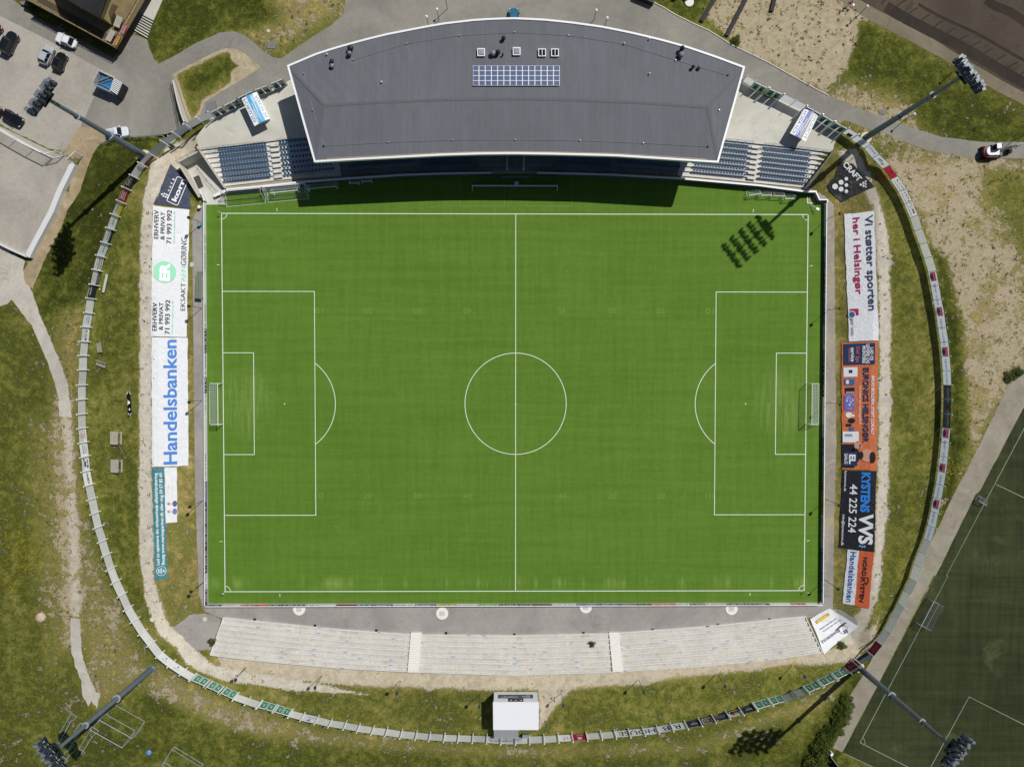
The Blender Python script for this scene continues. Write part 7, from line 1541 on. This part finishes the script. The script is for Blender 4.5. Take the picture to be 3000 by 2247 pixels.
mb.build('print', WHITE, t, world=True)
dg_ = thing('dugout_shelter', 'long low grey green shelter roof beside the left touchline boards', 'shelter', tuple(W(*c01((1712, 810))[0], 0))); P = [W(*p, 1.1) for p in c01((1697, 688), (1738, 688), (1738, 925), (1685, 920))]
mb = MB(); mb.prism([(p.x, p.y) for p in P], .95, 1.1); mb.build('roof', M('grey_green_sheet', (120, 128, 112), .6, .08), dg_, world=True)
mb = MB(); mb.wall((P[0] + P[1]) / 2, (P[3] + P[2]) / 2, .03, 1.101, 1.12); mb.build('roof_seam', DARK, dg_, world=True)
for p in P: mb = MB(); e = p.lerp(sum(P, Vector()) / 4, .08); mb.bar((e.x, e.y, -.02), (e.x, e.y, .95), .05); mb.build('leg', DARK, dg_, world=True)
for lb_, p, m_ in (('white bin by the upper left board corner', (1735, 140), WHITE), ('teal bin a little below the white one at the left boards', (1736, 290), M('teal_plastic', (110, 170, 170), .5, .06))):
    q = W(*c01(p)[0], 0); mb = MB(); mb.lathe([(.22, 0), (.27, .75), (.29, .78), (.29, .86), (.05, .92)], n=14); o = mb.build('bin', m_); o.location = (q.x, q.y, -.02); tag(o, lb_, 'bin')
mb = MB(); mb.lathe([(.45, 0), (.45, .12), (.3, .2), (.05, .22)], n=20); o = mb.build('round_cover', M('bright_blue_plastic', (92, 150, 220), .4, .06)); o.location = G(*ZQ(90, 2040, 5.395, (1870, 880))[0], 0); tag(o, 'round bright blue cover on the lower left grass', 'cover')
mb = MB(); mb.lathe([(.9, -.1), (.8, .3), (.4, .5), (.05, .52)], n=9); o = mb.build('boulder', M('pale_boulder', (196, 176, 158), .9, .12, 2, bump=.5)); o.location = G(*c03((355, 358))[0], 0); tag(o, 'pale pinkish boulder in the rough grass far left', 'boulder')
for i, p in enumerate(c03((1315, 378), (1770, 375)) + c01((1655, 630), (1622, 228))):
    mb = MB(); mb.lathe([(.42, 0), (.42, .06), (.38, .08)], n=18); o = mb.build('round_slab', CONC); o.location = G(*p, .04); tag(o, ('pale round slab on the lower left gravel track', 'pale round slab on the asphalt patch left of the terrace', 'pale round slab below the upper bins at the left bank', 'pale round slab at the upper right edge of the mint green disc banner')[i], 'slab')
# timber rows, posts and stones at the top right
for lb_, S in (('longest of the dark timber rows on the sandy lot, in the middle', ((2080, -120), (1850, 318))), ('left one of the dark timber rows, beside the green grass', ((1830, -140), (1632, 192)))):
    a, b = W(*c20(S[0])[0], TOP), W(*c20(S[1])[0], TOP); t = thing('timber_row', lb_, 'timber row', tuple((a + b) / 2), group='dark timber rows on the sandy lot'); n_ = int((b - a).length / .32)
    for i in range(n_): p = a.lerp(b, (i + .5) / n_); mb = MB(); mb.box((p.x, p.y, TOP + .22 + .03 * random.random()), (.28, .62 + .1 * random.random(), .45), math.atan2((b - a).y, (b - a).x) + random.uniform(-.05, .05)); mb.build('log', M('dark_timber', (62, 62, 68), .8, .25, 2), t, world=True)
a, b = W(*c30((75, -90))[0], TOP), W(*c30((25, 108))[0], TOP); t = thing('timber_row', 'shortest of the dark timber rows, at the top edge', 'timber row', tuple((a + b) / 2), group='dark timber rows on the sandy lot'); n_ = int((b - a).length / .32)
for i in range(n_): p = a.lerp(b, (i + .5) / n_); mb = MB(); mb.box((p.x, p.y, TOP + .22), (.28, .64, .45), math.atan2((b - a).y, (b - a).x)); mb.build('log', MATS['dark_timber'], t, world=True)
for lb_, p in (('left of the two thick dark posts at the top edge', (1440, -45)), ('right of the two thick dark posts at the top edge, beside a pale disc', (1540, -42))):
    q = W(*c20(p)[0], TOP); mb = MB(); mb.bar((0, 0, 0), (0, 0, 1.9), .42, n=16); o = mb.build('thick_post', DARK); o.location = q; tag(o, lb_, 'post', 'thick dark posts')
mb = MB(); mb.lathe([(.75, 0), (.78, .15), (.7, .2)], n=20); o = mb.build('round_slab', M('white_concrete', (232, 231, 224), .8, .04)); o.location = W(*c20((1530, 25))[0], TOP); tag(o, 'pale round disc lying on the grass at the top edge', 'slab')
block_thing('dark_skip', 'dark skip cut off by the top edge above the road', 'skip', c20((1080, -120), (1245, -40), (1225, 28), (1060, -40)), TOP, TOP + 1.2, DARK)
for i, (S, lb_) in enumerate(((c10((95, 365), (180, 372), (165, 425), (95, 418)), 'grey stone plate on the sand at the left of the grandstand'), (c30((955, 955), (1018, 950), (1010, 995), (960, 985)), 'grey stone plate in the dry grass above the right road'), (c00((1780, 890), (1860, 865), (1890, 960), (1770, 975)), 'grey hatch slab behind the upper left gates'))): block_thing('stone_plate', lb_, 'stone', S, TOP, TOP + .1, CONCD)
mb = MB(); mb.lathe([(.3, 0), (.3, .1), (.1, .13)], n=14); o = mb.build('round_slab', CONC); o.location = W(*c10((107, 272))[0], TOP); tag(o, 'small pale round lid on the grass left of the grandstand', 'slab')
t = thing('vaulting_fence', 'dark blue court fence rail cut off at the lower edge beside the bushes', 'fence', tuple(W(*ZQ(2380, 2080, 9.92, (600, 1350))[0], TOP))); P = [W(*p, TOP) for p in ZQ(2380, 2080, 9.92, (420, 1220), (640, 1500), (900, 1850))]; mb = MB()
for a, b in zip(P[:-1], P[1:]): mb.bar(a + Vector((0, 0, 1.6)), b + Vector((0, 0, 1.6)), .07); mb.wall(a, b, .04, TOP, TOP + 1.5, mi=1)
mb.build('rail_panel', [GALV, M('teal_panel', (30, 56, 58), .5, .1)], t, world=True)
block_thing('white_box', 'small white box standing beside the dark court fence at the lower edge', 'box', ZQ(2380, 2080, 9.92, (560, 1235), (620, 1265), (575, 1350), (520, 1310)), TOP, TOP + .9, WHITE)

# ------------------------------------------------------------------ plants
FOL = [None]
def leaf_material(name, a, b2):
    m, n, l, b = nodes(name); p = n.new('ShaderNodeNewGeometry').outputs['Position']
    c = mixc(n, l, smooth(n, l, noise(n, l, p, .8, 4, .7), .35, .65), C(*a), C(*b2)); c = scalec(n, l, c, remap(n, l, noise(n, l, p, 6, 2, .6), .3, .7, .7, 1.3))
    l.new(c, b.inputs['Base Color']); b.inputs['Roughness'].default_value = .7; b.inputs['Specular IOR Level'].default_value = .2; return m
def cards(x, y, z, size, hgt, k, rg):
    # k leaf faces per plant, tilted at random
    n = len(x); X_ = np.repeat(x, k); Y_ = np.repeat(y, k); Z_ = np.repeat(z, k); S = np.repeat(size, k); Hh = np.repeat(hgt, k); m = n * k
    r = np.sqrt(rg.random(m)) * S; th = rg.random(m) * 2 * PI; cx = X_ + r * np.cos(th); cy = Y_ + r * np.sin(th); cz = Z_ + Hh * rg.random(m) * (1 - .5 * (r / np.maximum(S, .01)) ** 2)
    a = rg.random(m) * 2 * PI; tl = (rg.random(m) - .5) * 2.0; ls = S * (.28 + .3 * rg.random(m)); lw_ = ls * (.35 + .3 * rg.random(m))
    ux = np.cos(a) * np.cos(tl); uy = np.sin(a) * np.cos(tl); uz = np.sin(tl); vx = -np.sin(a); vy = np.cos(a)
    Vv = np.empty((m, 4, 3))
    for i, (s, t) in enumerate(((-1, 0), (0, -1), (1, 0), (0, 1))):
        Vv[:, i, 0] = cx + ux * ls * s + vx * lw_ * t; Vv[:, i, 1] = cy + uy * ls * s + vy * lw_ * t; Vv[:, i, 2] = np.maximum(cz + uz * ls * s, Z_ - .02)
    return Vv.reshape(-1, 3)
def quads_object(name, Vv, mat, kind='stuff', label=None):
    me = bpy.data.meshes.new(name); n = len(Vv); me.vertices.add(n); me.loops.add(n); me.polygons.add(n // 4)
    me.vertices.foreach_set('co', Vv.astype(np.float32).ravel()); me.loops.foreach_set('vertex_index', np.arange(n, dtype=np.int32)); me.polygons.foreach_set('loop_start', np.arange(0, n, 4, dtype=np.int32)); me.polygons.foreach_set('loop_total', np.full(n // 4, 4, dtype=np.int32)); me.update(calc_edges=True)
    me.materials.append(mat); o = bpy.data.objects.new(name, me); COL.objects.link(o)
    if kind: o['kind'] = kind
    return o
rg = np.random.default_rng(11)
N = 200000; px = rg.uniform(-98, 96, N); py = rg.uniform(-70, 76, N); gg, dd, tt = land(px, py); hh = H(px, py)
ok = hh > TOP - .02
for P in EXCL: ok &= ~inpoly(px, py, P)
bp_ = np.array(xy([(p[0], p[1] + 2) for p in ROW0[1:-1]] + [(p[0], p[1]) for p in ROW7[1:-1]][::-1], 1.5)); ok &= ~inpoly(px, py, bp_)
cl = np.sin(px * .9 + 1.7 * np.sin(py * .6)) * np.sin(py * 1.1 + 1.3 * np.sin(px * .45)) * .5 + .5
lush = np.clip((gg - .8) * 5, 0, 1) * np.clip((.34 - dd) * 6, 0, 1)
k1 = ok & (rg.random(N) < lush * (.15 + .85 * cl ** 2) * .34)
quads_object('rough_grass', cards(px[k1], py[k1], hh[k1], rg.uniform(.14, .36, k1.sum()), rg.uniform(.08, .36, k1.sum()), 4, rg), leaf_material('weed_leaves', (50, 60, 18), (82, 88, 32)))
sandy = ok & (gg < .68) & (rg.random(N) < .055 + .28 * np.clip(gg - .2, 0, .4) * cl)
EXL = np.array(xy(V((1400, -80), (1900, -80), (1885, 50), (1835, 150), (1790, 205), (1600, 110)), TOP)); inl = inpoly(px, py, EXL)
quads_object('weed_tufts', cards(px[sandy], py[sandy], hh[sandy], rg.uniform(.1, .34, sandy.sum()), rg.uniform(.05, .22, sandy.sum()), 7, rg), leaf_material('tuft_leaves', (62, 70, 26), (104, 104, 52)))
lot = ok & inl & (rg.random(N) < .035 * (.25 + 1.5 * cl)); sz = rg.uniform(.12, .34, lot.sum())
quads_object('sand_tufts', cards(px[lot], py[lot], hh[lot], sz, sz * .7, 9, rg), leaf_material('sand_tuft_leaves', (40, 46, 16), (74, 80, 30)))
fl = np.zeros(N, bool)
for u, v, r in ((62, 1610, 4.2), (95, 1640, 2.6), (2795, 1365, 1.6), (2810, 1385, 1.2), (240, 1728, .8), (30, 1690, 3), (2770, 1400, 1.3)):
    q = W(u, v, TOP); fl |= ok & (np.hypot(px - q.x, py - q.y) < r * rg.uniform(.3, 1.1, N)) & (rg.random(N) < .6)
quads_object('yellow_flowers', cards(px[fl], py[fl], hh[fl] + .25, rg.uniform(.12, .24, fl.sum()), rg.uniform(.05, .2, fl.sum()), 8, rg), leaf_material('yellow_blossom', (120, 110, 24), (168, 150, 30)))
LEAF = leaf_material('shrub_leaves', (46, 58, 16), (86, 98, 34)); STEM = M('shrub_stem', (84, 70, 50), .9, .1)
def shrub_parts(r, h, seed):
    g = np.random.default_rng(seed); k = 760; th = g.random(k) * 2 * PI; u = g.random(k) ** .5; zz = g.random(k)
    lob = 1 + .28 * np.sin(3 * th + seed) + .2 * np.sin(5 * th + 2 * seed); x = r * u * lob * np.cos(th); y = r * u * lob * np.sin(th); z = h * (.1 + .7 * zz * (1 - .75 * u ** 2))
    return cards(x, y, z, np.full(k, .21), np.full(k, .14), 2, g)
PROTO = []
for sd_ in (3, 8, 21):
    Vv = shrub_parts(1.15, 1.5, sd_); o = quads_object('foliage', Vv, LEAF, None); mb = MB()
    for i in range(5): mb.bar((0, 0, 0), (.6 * math.cos(i * 1.3 + sd_), .6 * math.sin(i * 1.3 + sd_), .9), .05, .02, 5)
    PROTO.append((o.data, mb.build('stem', STEM).data)); 
for o in list(bpy.data.objects):
    if o.parent is None and o.name.split('.')[0] in ('foliage', 'stem') and 'label' not in o: bpy.data.objects.remove(o)
SH = [(*c33((668, 1050))[0], .8, 'topmost shrub of the hedge along the paved practice pitch path'), (*c33((672, 1105))[0], 1.0, 'second'), (*c33((655, 1160))[0], 1.0, 'third'), (*c33((630, 1205))[0], 1.15, 'fourth'), (*c33((600, 1255))[0], 1.15, 'fifth'), (*c33((575, 1300))[0], 1.2, 'sixth'), (*c33((548, 1345))[0], 1.2, 'seventh'), (*c33((515, 1385))[0], 1.2, 'eighth'), (*c33((480, 1430))[0], 1.3, 'ninth'), (*c33((455, 1480))[0], 1.35, 'tenth'), (*c33((430, 1540))[0], 1.45, 'eleventh'), (*c33((395, 1600))[0], 1.5, 'lowest')]
for i, (u, v, s, lb_) in enumerate(SH):
    lb_ = lb_ if ' ' in lb_ else lb_ + ' shrub from the top in the hedge along the paved path'
    p = W(u, v, TOP); t = thing('shrub', lb_, 'shrub', tuple(p), random.uniform(0, 6), 'hedge shrubs beside the paved path'); t.scale = (s, s, s)
    for nm, d in zip(('foliage', 'stem'), PROTO[i % 3]): o = bpy.data.objects.new(nm, d); COL.objects.link(o); o.parent = t
for i, ((u, v), s, lb_) in enumerate(((ZQ(2350, 1770, 10.357, (1190, 1240))[0], .62, 'dark green shrub below the white quadrilateral banner'), (c03((1838, 565))[0], .55, 'small shrub at the left end of the terrace'), (c20((1930, 360))[0], .7, 'shrub on the sand next to the lower end of the long timber row'), (c23((690, 588))[0], .45, 'small green shrub growing in the terrace gravel'), (c31((2150, 1560))[0], .8, 'shrub at the upper end of the paved path, right edge'), (c31((2080, 1600))[0], .8, 'smaller shrub at the upper end of the paved path'), (c32((1560, 470))[0], .9, 'low shrub behind the fence below the black curtain shop banner'))):
    p = G(u, v) if i in (0,) else (W(u, v, .9 if i == 3 else TOP)); t = thing('shrub', lb_, 'shrub', tuple(p), random.uniform(0, 6)); t.scale = (s, s, s)
    for nm, d in zip(('foliage', 'stem'), PROTO[i % 3]): o = bpy.data.objects.new(nm, d); COL.objects.link(o); o.parent = t
